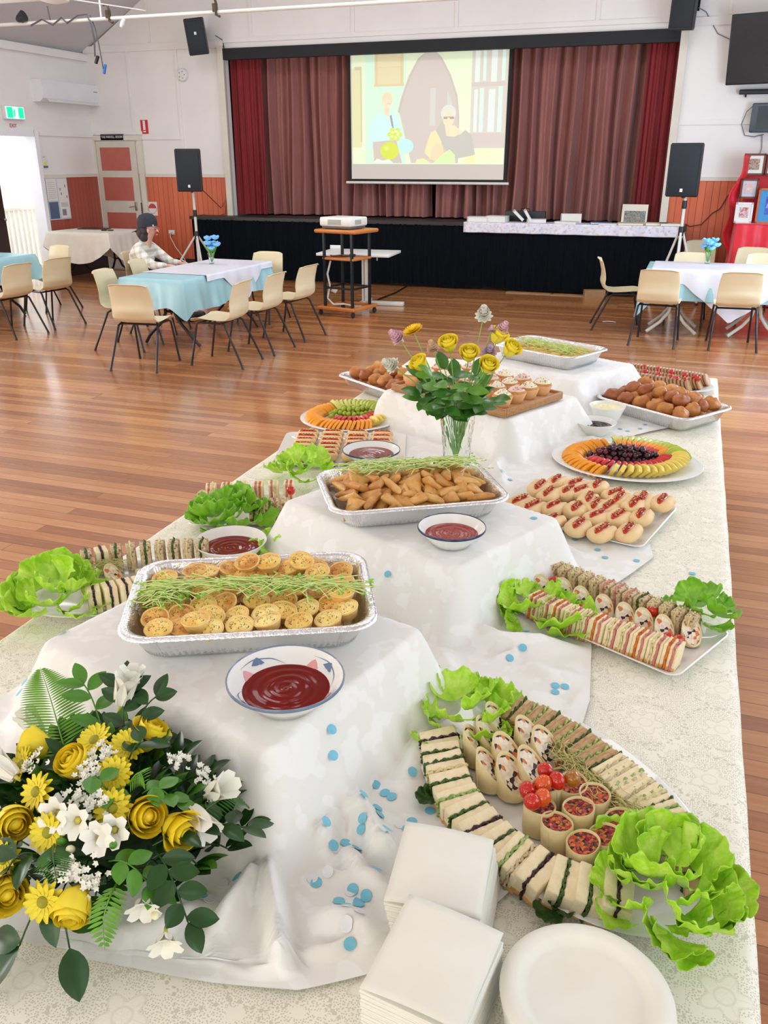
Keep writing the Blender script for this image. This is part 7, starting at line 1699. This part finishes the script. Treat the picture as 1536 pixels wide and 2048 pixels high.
for k in range(18):
    a = k * 2.4; t = thing('rose_foliage', 'dark green rose foliage filling the crystal vase, one of many sprays', 'foliage', (0, 0, 0), 0, 'rose foliage in the crystal vase')
    rr = .06 + .11 * ((k * 7) % 18) / 18; e = Vector((VX + rr * math.cos(a), VY + rr * math.sin(a) * .7 - .02, VZ + HV + .01 + .12 * ((k * 5) % 18) / 18)); b = Vector((VX + .02 * math.cos(a), VY + .02 * math.sin(a), VZ + HV - .03))
    mb = MB(); mb.tube([Vector((VX - .018 * math.cos(a), VY - .018 * math.sin(a), VZ + .05 + .1 * (k % 3))), b, b.lerp(e, .5) + Vector((0, 0, .01)), e], .0016, 5); mb.build('stem', vase_stem, t)
    lf = MB(); d = (e - b).normalized()
    for q in range(6):
        u = .25 + .75 * q / 5; s = 1 if q % 2 else -1; side = d.cross(Vector((0, 0, 1))).normalized()
        leaf_at(lf, b.lerp(e, u), side * s + d * .5 + Vector((0, -.1, -.12)), .07, .026, (0, -.5, .8), .15, 0, .3)
    leaf_at(lf, e, d + Vector((0, 0, -.1)), .07, .026, (0, -.4, .8), .15, 0, .3)
    lf.build('leaves', (vase_leaf, vase_leaf2, vase_leaf)[k % 3], t, ang=180)

# ------------------------------------------------------------------ paper napkins and plates at the near end
nap_m = vmat('white_paper_napkin', (238, 236, 224), (233, 230, 216), 8, .8, .12, 300, .001)
def napkins(cx, cy, rz, w_, d, n, h0, lab, grp, lean, top_lab):
    r = random.Random(n)
    pr = None
    for k in range(n):
        z = TZ + .006 + h0 * k / n; th = h0 / n * .8
        if pr is None:
            mb = MB()
            def f(s):
                return lambda u, v: ((u - .5) * w_, (v - .5) * d, s * th / 2 + .0)
            mb.box(0, 0, 0, w_, d, th * 1.0, b=min(.0012, th * .45)); pr = Proto(put('paper_napkin', mb, nap_m, lab, 'napkin', grp))
        pr.put((cx + lean[0] * k / n + r.uniform(-.001, .001), cy + lean[1] * k / n + r.uniform(-.001, .001), z), rz + r.uniform(-.012, .012), lab, grp)
    def g(u, v): return ((u - .5) * w_, (v - .5) * d, .004 + .016 * (v - .2) * (v > .2) * (1 - .5 * u) + .004 * math.sin(u * 3))
    put('paper_napkin', MB().grid(g, 14, 14), nap_m, top_lab, 'napkin', grp, loc=(cx + lean[0], cy + lean[1], TZ + .008 + h0), rz=rz + .02, ang=180, solid=.0012)
napkins(-.205, .80, math.radians(-8), .142, .155, 30, .10, 'white folded paper napkin lower in the nearer stack', 'napkins in the nearer stack', (0, -.005), 'topmost white napkin of the nearer stack, its far edge lifted')
napkins(-.228, .972, math.radians(4), .142, .150, 28, .092, 'white folded paper napkin lower in the farther stack', 'napkins in the farther stack', (-.012, -.015), 'topmost white napkin of the farther stack')
plate_m = vmat('white_fibre_plate', (238, 236, 224), (233, 230, 216), 12, .6, .08, 200, .001)
pl_mb = MB().lathe([(.0001, .006), (.040, .006), (.074, .0062), (.080, .0085), (.087, .0155), (.090, .0172), (.094, .0182), (.098, .0186), (.104, .0178), (.110, .013), (.112, .0105), (.110, .0100), (.103, .0145), (.094, .0155), (.088, .0135), (.078, .004), (.072, .002), (.0001, .002)], 72, cap=False)
pl_p = Proto(put('paper_plate', pl_mb, plate_m, 'plate', 'plate', 'white paper plates in the stack', ang=60))
for k in range(22):
    pl_p.put((.006 - .0006 * k + r_.uniform(-.002, .002), .825 + .0004 * k + r_.uniform(-.002, .002), TZ + .002 + k * .0036), r_.uniform(0, 6), 'round white paper plate lower in the stack at the near end' if k < 21 else 'topmost round white paper plate of the stack at the near end', 'white paper plates in the stack')
